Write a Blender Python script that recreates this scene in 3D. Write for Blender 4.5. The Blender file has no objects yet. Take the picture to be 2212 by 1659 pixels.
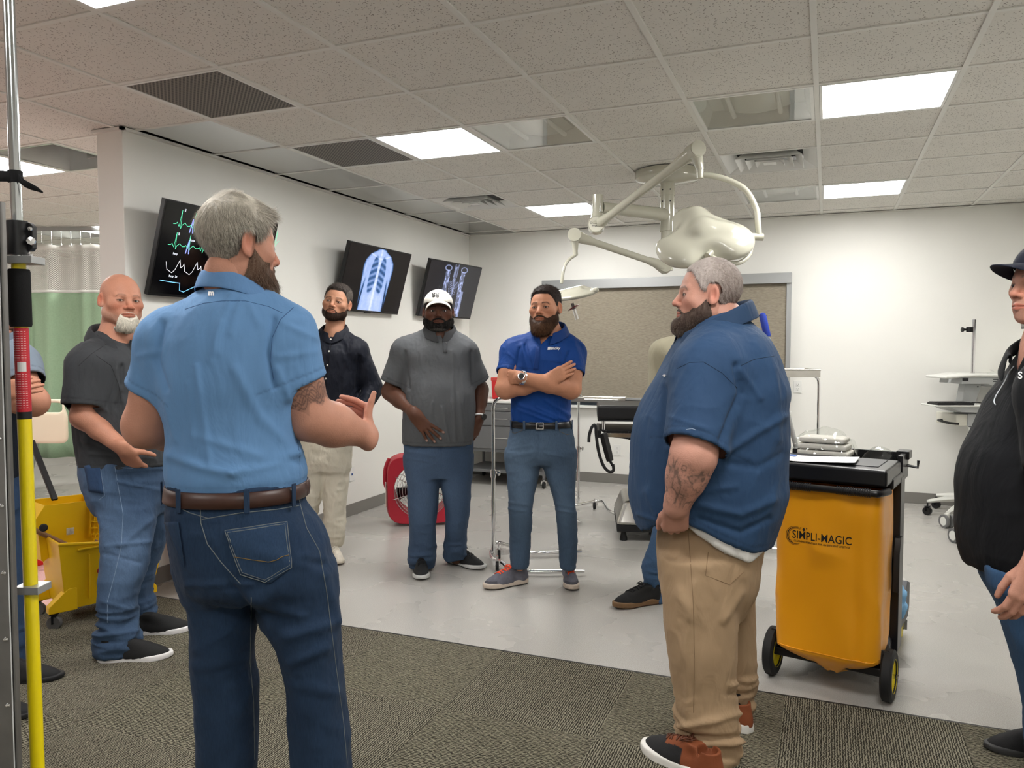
import bpy, bmesh, math, random, time, os
import numpy as np
from mathutils import Vector, Matrix
from mathutils.bvhtree import BVHTree
random.seed(7); RNG = np.random.RandomState(7)
SC = bpy.context.scene
COL = SC.collection
# ------------------------------------------------------------------ camera
YAW, PITCH, CZ, FPX = 0.3832, -0.0475, 1.405, 1686.0
CEIL = 2.626
cam = bpy.data.cameras.new('camera'); cam_o = bpy.data.objects.new('camera', cam); COL.objects.link(cam_o)
cam.sensor_width = 36.0; cam.lens = 36.0 * FPX / 2212.0; cam.clip_start = 0.05; cam.clip_end = 100
cam_o.location = (0, 0, CZ); cam_o.rotation_euler = (math.pi / 2 + PITCH, 0, YAW)
SC.camera = cam_o
# ------------------------------------------------------------------ world and exposure
w = bpy.data.worlds.new('world'); SC.world = w; w.use_nodes = True
w.node_tree.nodes['Background'].inputs[0].default_value = (0.9, 0.93, 1.0, 1)
w.node_tree.nodes['Background'].inputs[1].default_value = 0.0
SC.view_settings.view_transform = 'Standard'; SC.view_settings.look = 'None'
SC.view_settings.gamma = 1; SC.view_settings.use_curve_mapping = False
SC.view_settings.exposure = 0.16
SC.cycles.max_bounces = 7; SC.cycles.diffuse_bounces = 4; SC.cycles.glossy_bounces = 4; SC.cycles.transmission_bounces = 6; SC.cycles.caustics_reflective = False; SC.cycles.caustics_refractive = False
PANEL = 30.0          # emission strength of the lit ceiling panels
# ------------------------------------------------------------------ helpers
def V(*a): return np.array(a, float)
def nrm(v):
    v = np.asarray(v, float); return v / (np.linalg.norm(v) + 1e-12)
def s2l(c):
    c = c / 255.0; return c / 12.92 if c <= 0.04045 else ((c + 0.055) / 1.055) ** 2.4
def rgb(r, g, b): return (s2l(r), s2l(g), s2l(b))
def view_ray(px, py):
    """pixel of the 2212x1659 frame -> (lateral, height) per metre of horizontal distance"""
    a, b = px - 1106.0, py - 829.5
    hd = FPX * math.cos(PITCH) + b * math.sin(PITCH)
    return a / hd, (FPX * math.sin(PITCH) - b * math.cos(PITCH)) / hd
CYW, SYW = math.cos(YAW), math.sin(YAW)
def v2w(s, t, z):      # view frame -> room
    return V(s * CYW - t * SYW, s * SYW + t * CYW, z)
def at(px, py, d):     # point of the room at horizontal distance d
    a, b = view_ray(px, py); return v2w(a * d, d, CZ + b * d)
def onz(px, py, z=0.0):
    a, b = view_ray(px, py); return at(px, py, (z - CZ) / b)
def ony(px, py, y):
    a, b = view_ray(px, py); return at(px, py, y / (a * SYW + CYW))
def onx(px, py, x):
    a, b = view_ray(px, py); return at(px, py, x / (a * CYW - SYW))

def link(name, me, mat=None, parent=None, loc=None, rot=None):
    o = bpy.data.objects.new(name, me); COL.objects.link(o)
    if mat is not None and me is not None:
        for m in (mat if isinstance(mat, (list, tuple)) else [mat]): me.materials.append(m)
    if parent is not None: o.parent = parent
    if loc is not None: o.location = loc
    if rot is not None: o.rotation_euler = rot
    return o
def tag(o, label=None, cat=None, group=None, kind=None):
    if label: o['label'] = label
    if cat: o['category'] = cat
    if group: o['group'] = group
    if kind: o['kind'] = kind
    return o
def empty(name, loc=(0, 0, 0), rz=0.0, label=None, cat=None, group=None):
    o = bpy.data.objects.new(name, None); COL.objects.link(o); o.location = loc; o.rotation_euler = (0, 0, rz)
    o.empty_display_size = 0.05
    return tag(o, label, cat, group)
def np_mesh(name, verts, quads=None, tris=None, smooth=True, col=None):
    me = bpy.data.meshes.new(name)
    verts = np.asarray(verts, np.float32)
    parts = []; tot = []
    if quads is not None and len(quads): parts.append(np.asarray(quads, np.int32).ravel()); tot += [4] * len(quads)
    if tris is not None and len(tris): parts.append(np.asarray(tris, np.int32).ravel()); tot += [3] * len(tris)
    loops = np.concatenate(parts) if parts else np.zeros(0, np.int32)
    tot = np.array(tot, np.int32)
    me.vertices.add(len(verts)); me.vertices.foreach_set('co', verts.ravel())
    me.loops.add(len(loops)); me.loops.foreach_set('vertex_index', loops)
    me.polygons.add(len(tot))
    st = np.zeros(len(tot), np.int32); st[1:] = np.cumsum(tot)[:-1]
    me.polygons.foreach_set('loop_start', st)
    me.update(calc_edges=True)
    me.polygons.foreach_set('use_smooth', np.full(len(tot), smooth))
    if col is not None:
        ca = me.color_attributes.new('Col', 'FLOAT_COLOR', 'POINT')
        c4 = np.ones((len(verts), 4), np.float32); c4[:, :3] = col
        ca.data.foreach_set('color', c4.ravel())
    me.update()
    return me

class MB:
    """collects simple solids into one mesh"""
    def __init__(s): s.v = []; s.f = []; s.n = 0; s.M = None
    def add(s, vs, fs):
        vs = np.asarray(vs, float)
        if s.M is not None: vs = vs @ s.M[:3, :3].T + s.M[:3, 3]
        s.v.append(vs); s.f += [tuple(i + s.n for i in f) for f in fs]; s.n += len(vs); return s
    def box(s, lo, hi, taper=None):
        x0, y0, z0 = lo; x1, y1, z1 = hi
        v = [(x0, y0, z0), (x1, y0, z0), (x1, y1, z0), (x0, y1, z0), (x0, y0, z1), (x1, y0, z1), (x1, y1, z1), (x0, y1, z1)]
        if taper:
            cx, cy = (x0 + x1) / 2, (y0 + y1) / 2
            v = v[:4] + [(cx + (a - cx) * taper[0], cy + (b - cy) * taper[1], c) for a, b, c in v[4:]]
        return s.add(v, [(0, 3, 2, 1), (4, 5, 6, 7), (0, 1, 5, 4), (1, 2, 6, 5), (2, 3, 7, 6), (3, 0, 4, 7)])
    def cbox(s, c, sz): return s.box([c[i] - sz[i] / 2 for i in range(3)], [c[i] + sz[i] / 2 for i in range(3)])
    def obox(s, a, b, w, h, up=(0, 0, 1)):
        a = V(*a); b = V(*b); d = nrm(b - a); u = V(*up); x = nrm(np.cross(d, u)); u = np.cross(x, d)
        v = [p + x * sx * w / 2 + u * sz * h / 2 for p in (a, b) for sx, sz in ((-1, -1), (1, -1), (1, 1), (-1, 1))]
        return s.add(v, [(0, 1, 2, 3), (7, 6, 5, 4), (0, 4, 5, 1), (1, 5, 6, 2), (2, 6, 7, 3), (3, 7, 4, 0)])
    def tube(s, pts, r, n=10, caps=True, closed=False):
        pts = [V(*p) for p in pts]; m = len(pts)
        rs = r if isinstance(r, (list, tuple, np.ndarray)) else [r] * m
        vs = []; prev = None
        for i, p in enumerate(pts):
            if closed: d = nrm(pts[(i + 1) % m] - pts[i - 1])
            else: d = nrm(pts[min(i + 1, m - 1)] - pts[max(i - 1, 0)])
            if prev is None:
                u = V(0, 0, 1) if abs(d[2]) < 0.9 else V(1, 0, 0)
            else: u = prev
            x = nrm(np.cross(d, u)); u = np.cross(x, d); prev = u
            for k in range(n):
                t = 2 * math.pi * k / n
                vs.append(p + (x * math.cos(t) + u * math.sin(t)) * rs[i])
        fs = []
        for i in range(m if closed else m - 1):
            j = (i + 1) % m
            for k in range(n): fs.append((i * n + k, j * n + k, j * n + (k + 1) % n, i * n + (k + 1) % n))
        if caps and not closed:
            fs.append(tuple(range(n))); fs.append(tuple((m - 1) * n + k for k in reversed(range(n))))
        return s.add(vs, fs)
    def cyl(s, a, b, r, n=20, r2=None): return s.tube([a, b], [r, r if r2 is None else r2], n)
    def lathe(s, prof, n=28, M=None, caps=True):
        """prof: list of (radius, z); M optional 4x4"""
        vs = []; m = len(prof)
        for rr, z in prof:
            for k in range(n):
                t = 2 * math.pi * k / n; vs.append((rr * math.cos(t), rr * math.sin(t), z))
        fs = [(i * n + k, i * n + (k + 1) % n, (i + 1) * n + (k + 1) % n, (i + 1) * n + k) for i in range(m - 1) for k in range(n)]
        if caps and prof[0][0] > 1e-6: fs.append(tuple(reversed(range(n))))
        if caps and prof[-1][0] > 1e-6: fs.append(tuple((m - 1) * n + k for k in range(n)))
        vs = np.array(vs)
        if M is not None: vs = vs @ M[:3, :3].T + M[:3, 3]
        return s.add(vs, fs)
    def prism(s, poly, axis, a, b):
        """poly: 2D outline, extruded along axis 'x','y','z' from a to b"""
        n = len(poly); vs = []
        for c in (a, b):
            for p, q in poly:
                vs.append({'x': (c, p, q), 'y': (p, c, q), 'z': (p, q, c)}[axis])
        fs = [tuple(range(n)), tuple(reversed(range(n, 2 * n)))] + [(i, i + n, (i + 1) % n + n, (i + 1) % n) for i in range(n)]
        return s.add(vs, fs)
    def grid(s, P):
        """P: (m,n,3) sheet"""
        P = np.asarray(P, float); m, n = P.shape[:2]
        return s.add(P.reshape(-1, 3), [(i * n + j, (i + 1) * n + j, (i + 1) * n + j + 1, i * n + j + 1) for i in range(m - 1) for j in range(n - 1)])
    def build(s, name, mat, parent=None, loc=None, rot=None, smooth=False, bevel=0, solid=0, subsurf=0, angle=0.6):
        me = bpy.data.meshes.new(name)
        vs = np.concatenate(s.v) if s.v else np.zeros((0, 3))
        me.from_pydata([tuple(x) for x in vs], [], s.f)
        bm = bmesh.new(); bm.from_mesh(me); bmesh.ops.recalc_face_normals(bm, faces=bm.faces)
        if smooth:
            for f in bm.faces: f.smooth = True
            for e in bm.edges:
                if len(e.link_faces) == 2 and e.calc_face_angle(0) > angle: e.smooth = False
        bm.to_mesh(me); bm.free()
        o = link(name, me, mat, parent, loc, rot)
        if solid:
            m = o.modifiers.new('solid', 'SOLIDIFY'); m.thickness = solid; m.offset = 0
        if bevel:
            m = o.modifiers.new('bevel', 'BEVEL'); m.width = bevel; m.segments = 2; m.limit_method = 'ANGLE'; m.angle_limit = 0.5
            if not smooth:
                me.polygons.foreach_set('use_smooth', [True] * len(me.polygons)); m.harden_normals = True
        if subsurf:
            m = o.modifiers.new('sub', 'SUBSURF'); m.levels = subsurf; m.render_levels = subsurf
        return o
def basis(x, y, z, o=(0, 0, 0)):
    M = np.eye(4); M[:3, 0] = x; M[:3, 1] = y; M[:3, 2] = z; M[:3, 3] = o; return M
def frame_z(z, o=(0, 0, 0), up=(0, 0, 1)):
    z = nrm(z); u = V(*up)
    if abs(np.dot(z, u)) > 0.95: u = V(1, 0, 0)
    x = nrm(np.cross(u, z)); return basis(x, np.cross(z, x), z, o)
def arc(c, r, a0, a1, n, ax=(1, 0, 0), ay=(0, 0, 1)):
    c = V(*c); ax = V(*ax); ay = V(*ay)
    return [c + r * (ax * math.cos(a0 + (a1 - a0) * i / n) + ay * math.sin(a0 + (a1 - a0) * i / n)) for i in range(n + 1)]
def smooth_path(pts, n=8):
    pts = [V(*p) for p in pts]; out = []
    for i in range(len(pts) - 1):
        p0 = pts[max(i - 1, 0)]; p1 = pts[i]; p2 = pts[i + 1]; p3 = pts[min(i + 2, len(pts) - 1)]
        for k in range(n):
            t = k / n
            out.append(0.5 * (2 * p1 + (p2 - p0) * t + (2 * p0 - 5 * p1 + 4 * p2 - p3) * t * t + (3 * p1 - p0 - 3 * p2 + p3) * t ** 3))
    out.append(pts[-1]); return out
def text_mesh(txt, size=1.0, bold=0.0, shear=0.0):
    cu = bpy.data.curves.new('t', 'FONT'); cu.body = txt; cu.size = size; cu.offset = bold * size; cu.shear = shear
    cu.align_x = 'CENTER'; cu.align_y = 'CENTER'; cu.resolution_u = 3
    o = bpy.data.objects.new('t', cu); COL.objects.link(o)
    dg = bpy.context.evaluated_depsgraph_get(); dg.update()
    me = o.evaluated_get(dg).to_mesh()
    vs = np.array([v.co[:] for v in me.vertices]).reshape(-1, 3); fs = [tuple(p.vertices) for p in me.polygons]
    o.evaluated_get(dg).to_mesh_clear(); COL.objects.unlink(o); bpy.data.objects.remove(o); bpy.data.curves.remove(cu)
    return vs, fs
def text_on(name, txt, size, mat, parent, M, bold=0.0, shear=0.0, thick=0.0006, sx=1.0):
    vs, fs = text_mesh(txt, size, bold, shear); vs[:, 0] *= sx
    b = MB(); b.M = M; b.add(vs, fs); 
    me = bpy.data.meshes.new(name); me.from_pydata([tuple(x) for x in b.v[0]], [], b.f)
    o = link(name, me, mat, parent); m = o.modifiers.new('solid', 'SOLIDIFY'); m.thickness = thick; m.offset = 1
    return o
# ------------------------------------------------------------------ materials
def mat(name, col, rough=0.5, metal=0.0, spec=0.5, noise=None, bump=None, emit=0, trans=0, ior=1.45, coat=0, sss=0, vcol=False, alpha=1, aniso=0, sheen=0, colnoise=None):
    """noise=(scale, amount) varies the colour; bump=(scale, strength, dist)"""
    m = bpy.data.materials.new(name); m.use_nodes = True; nt = m.node_tree; N = nt.nodes; Lk = nt.links
    b = N['Principled BSDF']
    b.inputs['Base Color'].default_value = (*col, 1); b.inputs['Roughness'].default_value = rough
    b.inputs['Metallic'].default_value = metal; b.inputs['Specular IOR Level'].default_value = spec
    b.inputs['IOR'].default_value = ior
    if trans: b.inputs['Transmission Weight'].default_value = trans
    if alpha < 1: b.inputs['Alpha'].default_value = alpha
    if coat: b.inputs['Coat Weight'].default_value = coat
    if sheen: b.inputs['Sheen Weight'].default_value = sheen; b.inputs['Sheen Roughness'].default_value = 0.5
    if aniso: b.inputs['Anisotropic'].default_value = aniso
    if sss:
        b.inputs['Subsurface Weight'].default_value = sss; b.inputs['Subsurface Radius'].default_value = (0.012, 0.005, 0.003); b.inputs['Subsurface Scale'].default_value = 1
    if emit: b.inputs['Emission Color'].default_value = (*col, 1); b.inputs['Emission Strength'].default_value = emit
    src = None
    tc = N.new('ShaderNodeTexCoord')
    if vcol:
        a = N.new('ShaderNodeAttribute'); a.attribute_name = 'Col'; src = a.outputs['Color']
    if noise:
        n = N.new('ShaderNodeTexNoise'); n.inputs['Scale'].default_value = noise[0]; n.inputs['Detail'].default_value = 5
        Lk.new(tc.outputs['Object'], n.inputs['Vector'])
        mr = N.new('ShaderNodeMapRange'); mr.inputs[1].default_value = 0.3; mr.inputs[2].default_value = 0.7
        mr.inputs[3].default_value = 1 - noise[1]; mr.inputs[4].default_value = 1 + noise[1]
        Lk.new(n.outputs[0], mr.inputs[0])
        mx = N.new('ShaderNodeVectorMath'); mx.operation = 'SCALE'
        if src is not None: Lk.new(src, mx.inputs[0])
        else: mx.inputs[0].default_value = col
        Lk.new(mr.outputs[0], mx.inputs['Scale']); src = mx.outputs[0]
    if src is not None: Lk.new(src, b.inputs['Base Color'])
    if bump:
        n = N.new('ShaderNodeTexNoise'); n.inputs['Scale'].default_value = bump[0]; n.inputs['Detail'].default_value = 4
        Lk.new(tc.outputs['Object'], n.inputs['Vector'])
        bp = N.new('ShaderNodeBump'); bp.inputs['Strength'].default_value = bump[1]; bp.inputs['Distance'].default_value = bump[2]
        Lk.new(n.outputs[0], bp.inputs['Height']); Lk.new(bp.outputs[0], b.inputs['Normal'])
    return m
# ------------------------------------------------------------------ implicit-surface toolkit (used for people and soft shapes)
def smin(a, b, k):
    if k <= 0: return np.minimum(a, b)
    h = np.clip(0.5 + 0.5 * (b - a) / k, 0, 1)
    return b * (1 - h) + a * h - k * h * (1 - h)
def smax(a, b, k): return -smin(-a, -b, k)
class Prim:
    def __init__(s, f, lo, hi): s.f = f; s.lo = np.asarray(lo, float); s.hi = np.asarray(hi, float)
def cone(a, b, r1, r2=None, flat=None):
    a = V(*a); b = V(*b); r2 = r1 if r2 is None else r2; ab = b - a; L2 = float(ab @ ab) + 1e-12
    R = max(r1, r2)
    def f(P):
        q = P - a.astype(P.dtype); t = np.clip((q @ ab.astype(P.dtype)) / L2, 0, 1); q = q - t[:, None] * ab.astype(P.dtype)
        if flat is not None:
            ax, sc = flat; axn = nrm(ax).astype(P.dtype); c = q @ axn; q = q + (c * (1 / sc - 1))[:, None] * axn
        return np.sqrt((q * q).sum(1)) - (r1 + (r2 - r1) * t)
    return Prim(f, np.minimum(a, b) - R, np.maximum(a, b) + R)
def ell(c, r, R=None):
    c = V(*c); r = V(*r); m = max(r)
    def f(P):
        q = P - c.astype(P.dtype)
        if R is not None: q = q @ R.astype(P.dtype)
        k0 = np.sqrt(((q / r.astype(P.dtype)) ** 2).sum(1)); k1 = np.sqrt(((q / (r * r).astype(P.dtype)) ** 2).sum(1)) + 1e-9
        return k0 * (k0 - 1) / k1
    if R is None: return Prim(f, c - r, c + r)
    return Prim(f, c - m, c + m)
def hermite(xs, ys, q):
    xs = np.asarray(xs, float); ys = np.asarray(ys, float)
    m = np.gradient(ys, xs) if len(xs) > 2 else np.full(len(xs), (ys[-1] - ys[0]) / (xs[-1] - xs[0]))
    q = np.clip(q, xs[0], xs[-1]); i = np.clip(np.searchsorted(xs, q) - 1, 0, len(xs) - 2)
    h = xs[i + 1] - xs[i]; t = (q - xs[i]) / h
    return ys[i] * (2 * t**3 - 3 * t**2 + 1) + h * m[i] * (t**3 - 2 * t**2 + t) + ys[i + 1] * (-2 * t**3 + 3 * t**2) + h * m[i + 1] * (t**3 - t**2)
class Loft:
    """stack of horizontal super-ellipses; rows (z, xl, xr, y0, y1)"""
    def __init__(s, rows, n=2.2, off=0.0):
        rows = sorted(rows); A = np.array(rows, float); z = A[:, 0]
        s.z = np.linspace(z[0], z[-1], 160); s.T = [hermite(z, A[:, i], s.z) for i in range(1, 5)]
        s.z0, s.z1 = z[0], z[-1]; s.n = n; s.off = off
        s.cap0 = s.cap1 = 0.0
    def at(s, z):
        xl, xr, y0, y1 = [np.interp(z, s.z, t) for t in s.T]
        return (xl + xr) / 2, (y0 + y1) / 2, (xr - xl) / 2 + s.off, (y1 - y0) / 2 + s.off
    def point(s, z, th, k=1.0, add=0.0):
        cx, cy, a, b = s.at(z); c, d = math.cos(th), math.sin(th); e = 2 / s.n
        return V(cx + (a * k + add) * math.copysign(abs(c) ** e, c), cy + (b * k + add) * math.copysign(abs(d) ** e, d), z)
    def prim(s):
        def f(P):
            zc = P[:, 2]; cx, cy, a, b = s.at(zc); a = np.maximum(a, 0.01); b = np.maximum(b, 0.01)
            x = P[:, 0] - cx; y = P[:, 1] - cy; n = s.n
            u = np.abs(x) / a + 1e-9; v = np.abs(y) / b + 1e-9
            k0 = (u**n + v**n) ** (1 / n)
            g = k0 ** (1 - n) * np.sqrt((u ** (n - 1) / a) ** 2 + (v ** (n - 1) / b) ** 2)
            d = (k0 - 1) / (g + 1e-9)
            d = smax(d, zc - s.z1, 0.0 + s.cap1) ; d = smax(d, s.z0 - zc, s.cap0)
            return d
        lo = (s.T[0].min() - s.off, s.T[2].min() - s.off, s.z0); hi = (s.T[1].max() + s.off, s.T[3].max() + s.off, s.z1)
        return Prim(f, lo, hi)
class Field:
    def __init__(s): s.ops = []
    def u(s, p, k=0.0): s.ops.append(('u', p, k)); return s
    def sub(s, p, k=0.0): s.ops.append(('s', p, k)); return s
    def cut(s, f): s.ops.append(('c', f, 0)); return s      # intersection with f<0
    def eval(s, P, margin=0.05):
        d = np.full(len(P), 10.0, P.dtype)
        for op, p, k in s.ops:
            if op == 'c': d = np.maximum(d, p(P)); continue
            lo = p.lo - margin - k; hi = p.hi + margin + k
            m = ((P > lo) & (P < hi)).all(1)
            if not m.any(): continue
            if m.all(): m = slice(None)
            q = p.f(P[m]).astype(P.dtype)
            if op == 'u': d[m] = smin(d[m], q, k)
            else: d[m] = smax(d[m], -q, k)
        return d
    def prim(s, lo, hi): return Prim(lambda P: s.eval(P), lo, hi)
    def bounds(s):
        lo = np.min([p.lo for o, p, k in s.ops if o == 'u'], 0); hi = np.max([p.hi for o, p, k in s.ops if o == 'u'], 0)
        return lo, hi
def mesh_field(fld, h, lo=None, hi=None, B=6):
    l0, h0 = fld.bounds()
    lo = l0 - 2 * h if lo is None else np.maximum(lo, l0 - 2 * h); hi = h0 + 2 * h if hi is None else np.minimum(hi, h0 + 2 * h)
    nb = np.maximum(np.ceil((hi - lo) / (h * B)).astype(int), 1)
    cs = [lo[i] + (np.arange(nb[i]) + 0.5) * h * B for i in range(3)]
    G = np.stack(np.meshgrid(*cs, indexing='ij'), -1).reshape(-1, 3).astype(np.float32)
    dc = fld.eval(G, margin=10.0)
    act = np.abs(dc) < h * B * 1.25 + 0.01
    D = np.repeat(np.repeat(np.repeat(dc.reshape(nb), B, 0), B, 1), B, 2).astype(np.float32)
    A = np.repeat(np.repeat(np.repeat(act.reshape(nb), B, 0), B, 1), B, 2)
    ii = np.argwhere(A)
    P = (lo + ii * h).astype(np.float32)
    D[A] = fld.eval(P, margin=h * 3 + 0.012)
    return surfnet(D, lo, h)
def surfnet(D, o, h):
    S = D < 0
    c = [S[i:S.shape[0] - 1 + i, j:S.shape[1] - 1 + j, k:S.shape[2] - 1 + k] for i in (0, 1) for j in (0, 1) for k in (0, 1)]
    an = c[0].copy(); al = c[0].copy()
    for x in c[1:]: an |= x; al &= x
    M = an & ~al
    I = np.argwhere(M); n = len(I)
    idx = np.full(M.shape, -1, np.int64); idx[tuple(I.T)] = np.arange(n)
    acc = np.zeros((n, 3)); cnt = np.zeros(n)
    for ax in range(3):
        o1, o2 = [a for a in range(3) if a != ax]
        for p in (0, 1):
            for q in (0, 1):
                a = I.copy(); a[:, o1] += p; a[:, o2] += q; b = a.copy(); b[:, ax] += 1
                da = D[tuple(a.T)]; db = D[tuple(b.T)]; m = (da < 0) != (db < 0)
                t = np.where(m, da / np.where(m, da - db, 1), 0)
                pt = a.astype(float); pt[:, ax] += t
                acc[m] += pt[m]; cnt[m] += 1
    V_ = acc / np.maximum(cnt, 1)[:, None] * h + o
    quads = []
    for ax in range(3):
        o1, o2 = [(1, 2), (2, 0), (0, 1)][ax]
        sl = [slice(None)] * 3; sl2 = [slice(None)] * 3
        sl[ax] = slice(0, -1); sl2[ax] = slice(1, None)
        sa = S[tuple(sl)]; sb = S[tuple(sl2)]
        E = np.argwhere(sa != sb)
        E = E[(E[:, o1] > 0) & (E[:, o2] > 0) & (E[:, o1] < M.shape[o1]) & (E[:, o2] < M.shape[o2])]
        if not len(E): continue
        fl = sa[tuple(E.T)]
        def cell(d1, d2):
            e = E.copy(); e[:, o1] += d1; e[:, o2] += d2; return idx[tuple(e.T)]
        q = np.stack([cell(-1, -1), cell(0, -1), cell(0, 0), cell(-1, 0)], 1)
        q[~fl] = q[~fl][:, ::-1]
        quads.append(q[(q >= 0).all(1)])
    Q = np.concatenate(quads) if quads else np.zeros((0, 4), int)
    return V_, Q
def vnormals(Vt, Q):
    n = np.cross(Vt[Q[:, 2]] - Vt[Q[:, 0]], Vt[Q[:, 3]] - Vt[Q[:, 1]])
    N = np.zeros_like(Vt)
    for i in range(4): 
        for a in range(3): N[:, a] += np.bincount(Q[:, i], n[:, a], minlength=len(Vt))
    return N / (np.linalg.norm(N, axis=1)[:, None] + 1e-12)
def relax(Vt, Q, it=1, lam=0.5):
    for _ in range(it):
        S = np.zeros_like(Vt); c = np.zeros(len(Vt))
        for i in range(4):
            j = Q[:, (i + 1) % 4]
            for a in range(3): S[:, a] += np.bincount(Q[:, i], Vt[j, a], minlength=len(Vt))
            c += np.bincount(Q[:, i], minlength=len(Vt))
            for a in range(3): S[:, a] += np.bincount(j, Vt[Q[:, i], a], minlength=len(Vt))
            c += np.bincount(j, minlength=len(Vt))
        Vt = Vt * (1 - lam) + lam * S / np.maximum(c, 1)[:, None]
    return Vt
def drop(Vt, Q, keepq, *arrs):
    Q = Q[keepq]; used = np.zeros(len(Vt), bool); used[Q.ravel()] = True
    mp = np.cumsum(used) - 1
    return (Vt[used], mp[Q]) + tuple(a[used] for a in arrs)
def _hash(i, j, k, s):
    x = (i * 374761393 + j * 668265263 + k * 2147483647 + s * 1274126177) & 0xffffffff
    x = ((x ^ (x >> 13)) * 1274126177) & 0xffffffff
    return ((x ^ (x >> 16)) & 0xffff) / 32768.0 - 1.0
def vnoise(P, s=0):
    P = np.asarray(P, float); I = np.floor(P).astype(np.int64); F = P - I; F = F * F * (3 - 2 * F)
    r = 0
    for a in (0, 1):
        for b in (0, 1):
            for c in (0, 1):
                wgt = (F[:, 0] if a else 1 - F[:, 0]) * (F[:, 1] if b else 1 - F[:, 1]) * (F[:, 2] if c else 1 - F[:, 2])
                r = r + wgt * _hash(I[:, 0] + a, I[:, 1] + b, I[:, 2] + c, s)
    return r
def sstep(a, b, x):
    t = np.clip((x - a) / (b - a), 0, 1); return t * t * (3 - 2 * t)
def gauss(P, c, r):
    q = (P - np.asarray(c)) / np.asarray(r); return np.exp(-(q * q).sum(1))
def seg2(X, Z, a, b):
    ax, az = a; bx, bz = b; dx, dz = bx - ax, bz - az; L = dx * dx + dz * dz + 1e-12
    t = np.clip(((X - ax) * dx + (Z - az) * dz) / L, 0, 1)
    return np.hypot(X - ax - t * dx, Z - az - t * dz)

def smooth_border(Vt, Q, it=10):
    E = np.concatenate([np.stack([Q[:, i], Q[:, (i + 1) % 4]], 1) for i in range(4)]); key = np.sort(E, 1)
    u, inv, cnt = np.unique(key[:, 0].astype(np.int64) * (len(Vt) + 1) + key[:, 1], return_inverse=True, return_counts=True)
    B = key[cnt[inv] == 1]
    if not len(B): return Vt
    Vt = Vt.copy(); c = np.bincount(B.ravel(), minlength=len(Vt)); m = c == 2
    for _ in range(it):
        S = np.zeros_like(Vt)
        for a in range(3): S[:, a] = np.bincount(B[:, 0], Vt[B[:, 1], a], minlength=len(Vt)) + np.bincount(B[:, 1], Vt[B[:, 0], a], minlength=len(Vt))
        Vt[m] = .45 * Vt[m] + .55 * S[m] / 2
    return Vt
# ------------------------------------------------------------------ heads
def head_base(h=0.0021):
    F = Field()
    F.u(ell((0, -.020, .036), (.0745, .098, .086)))
    F.u(ell((0, .022, .000), (.0655, .068, .088)), .03)
    F.u(ell((0, .026, -.060), (.052, .056, .050)), .03)
    for s in (-1, 1):
        F.u(ell((s * .047, .008, -.060), (.017, .026, .030)), .03)
        F.u(ell((s * .045, .058, -.016), (.021, .020, .017)), .03)
    F.u(ell((0, .071, -.096), (.020, .018, .015)), .025)
    F.u(ell((0, .050, -.088), (.034, .034, .020)), .02)
    # eye sockets, brow, nose
    for s in (-1, 1): F.sub(ell((s * .032, .103, .0015), (.0185, .022, .0125)), .014)
    for s in (-1, 1): F.u(cone((s * .012, .0835, .0215), (s * .044, .068, .0235), .0075, .0055), .014)
    F.u(cone((0, .080, .018), (0, .1065, -.024), .0078, .0105), .012)
    F.u(ell((0, .1075, -.0275), (.0105, .0095, .0085)), .006)
    for s in (-1, 1):
        F.u(ell((s * .0130, .0945, -.031), (.0068, .0095, .0070)), .006)
        F.sub(ell((s * .0062, .1045, -.0375), (.0036, .0060, .0030)), .003)
    # mouth
    F.u(ell((0, .0755, -.060), (.030, .0205, .024)), .02)
    for s in (-1, 1):
        F.u(cone((s * .0035, .0975, -.0570), (s * .0235, .0855, -.0610), .0042, .0020), .006)
        F.u(cone((0, .0955, -.0675), (s * .0170, .0885, -.0655), .0058, .0026), .006)
        F.sub(cone((0, .1030, -.0618), (s * .0255, .0885, -.0630), .0017, .0011), .003)
    # lids around the eyeballs
    for s in (-1, 1):
        e = Field(); e.u(ell((s * .0315, .0735, .0015), (.0152, .0142, .0138)))
        e.sub(ell((s * .0320, .0885, .0010), (.0128, .016, .0037)), .0015)
        F.u(e.prim(*e.bounds()), .005)
    # ears
    for s in (-1, 1):
        a = .32; R = np.array([[math.cos(a), -s * math.sin(a), 0], [s * math.sin(a), math.cos(a), 0], [0, 0, 1]])
        e = Field(); e.u(ell((s * .0785, -.013, .000), (.0072, .0178, .0300), R)); e.u(ell((s * .0745, -.004, -.022), (.006, .010, .012), R), .006)
        e.sub(ell((s * .0865, -.008, .002), (.0085, .0105, .0205), R), .004)
        F.u(e.prim((s * .078 - .02, -.04, -.04), (s * .078 + .02, .015, .04)), .006)
    F.u(cone((0, -.022, -.045), (0, -.040, -.120), .056, .056), .018)
    F.cut(lambda P: -P[:, 2] - .135)
    Vt, Q = mesh_field(F, h, lo=(-.11, -.13, -.14), hi=(.11, .13, .13))
    Vt = relax(Vt, Q, 1, .35)
    keep = Vt[Q].mean(1)[:, 2] > -.128
    return drop(Vt, Q, keep)
HV, HQ = head_base()
HN = vnormals(HV, HQ)
def hair_mask(P, style):
    """signed height over the hairline, in metres"""
    x, y, z = P.T; ax = np.abs(x)
    hl = np.interp(y, [-.12, -.085, -.05, -.03, -.02, .004, .012, .030, .045, .060, .08, .1],
                   [-.052, -.050, -.040, -.028, .010, .034, .004, .012, .040, .066, .080, .085])
    front = np.interp(y, [.03, .09], [0, 1]) * style.get('front', 0.0)
    temple = np.exp(-((ax - .045) / .016) ** 2) * sstep(.03, .07, y) * style.get('temple', .012)
    return z - hl - front - temple + style.get('low', 0)
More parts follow.
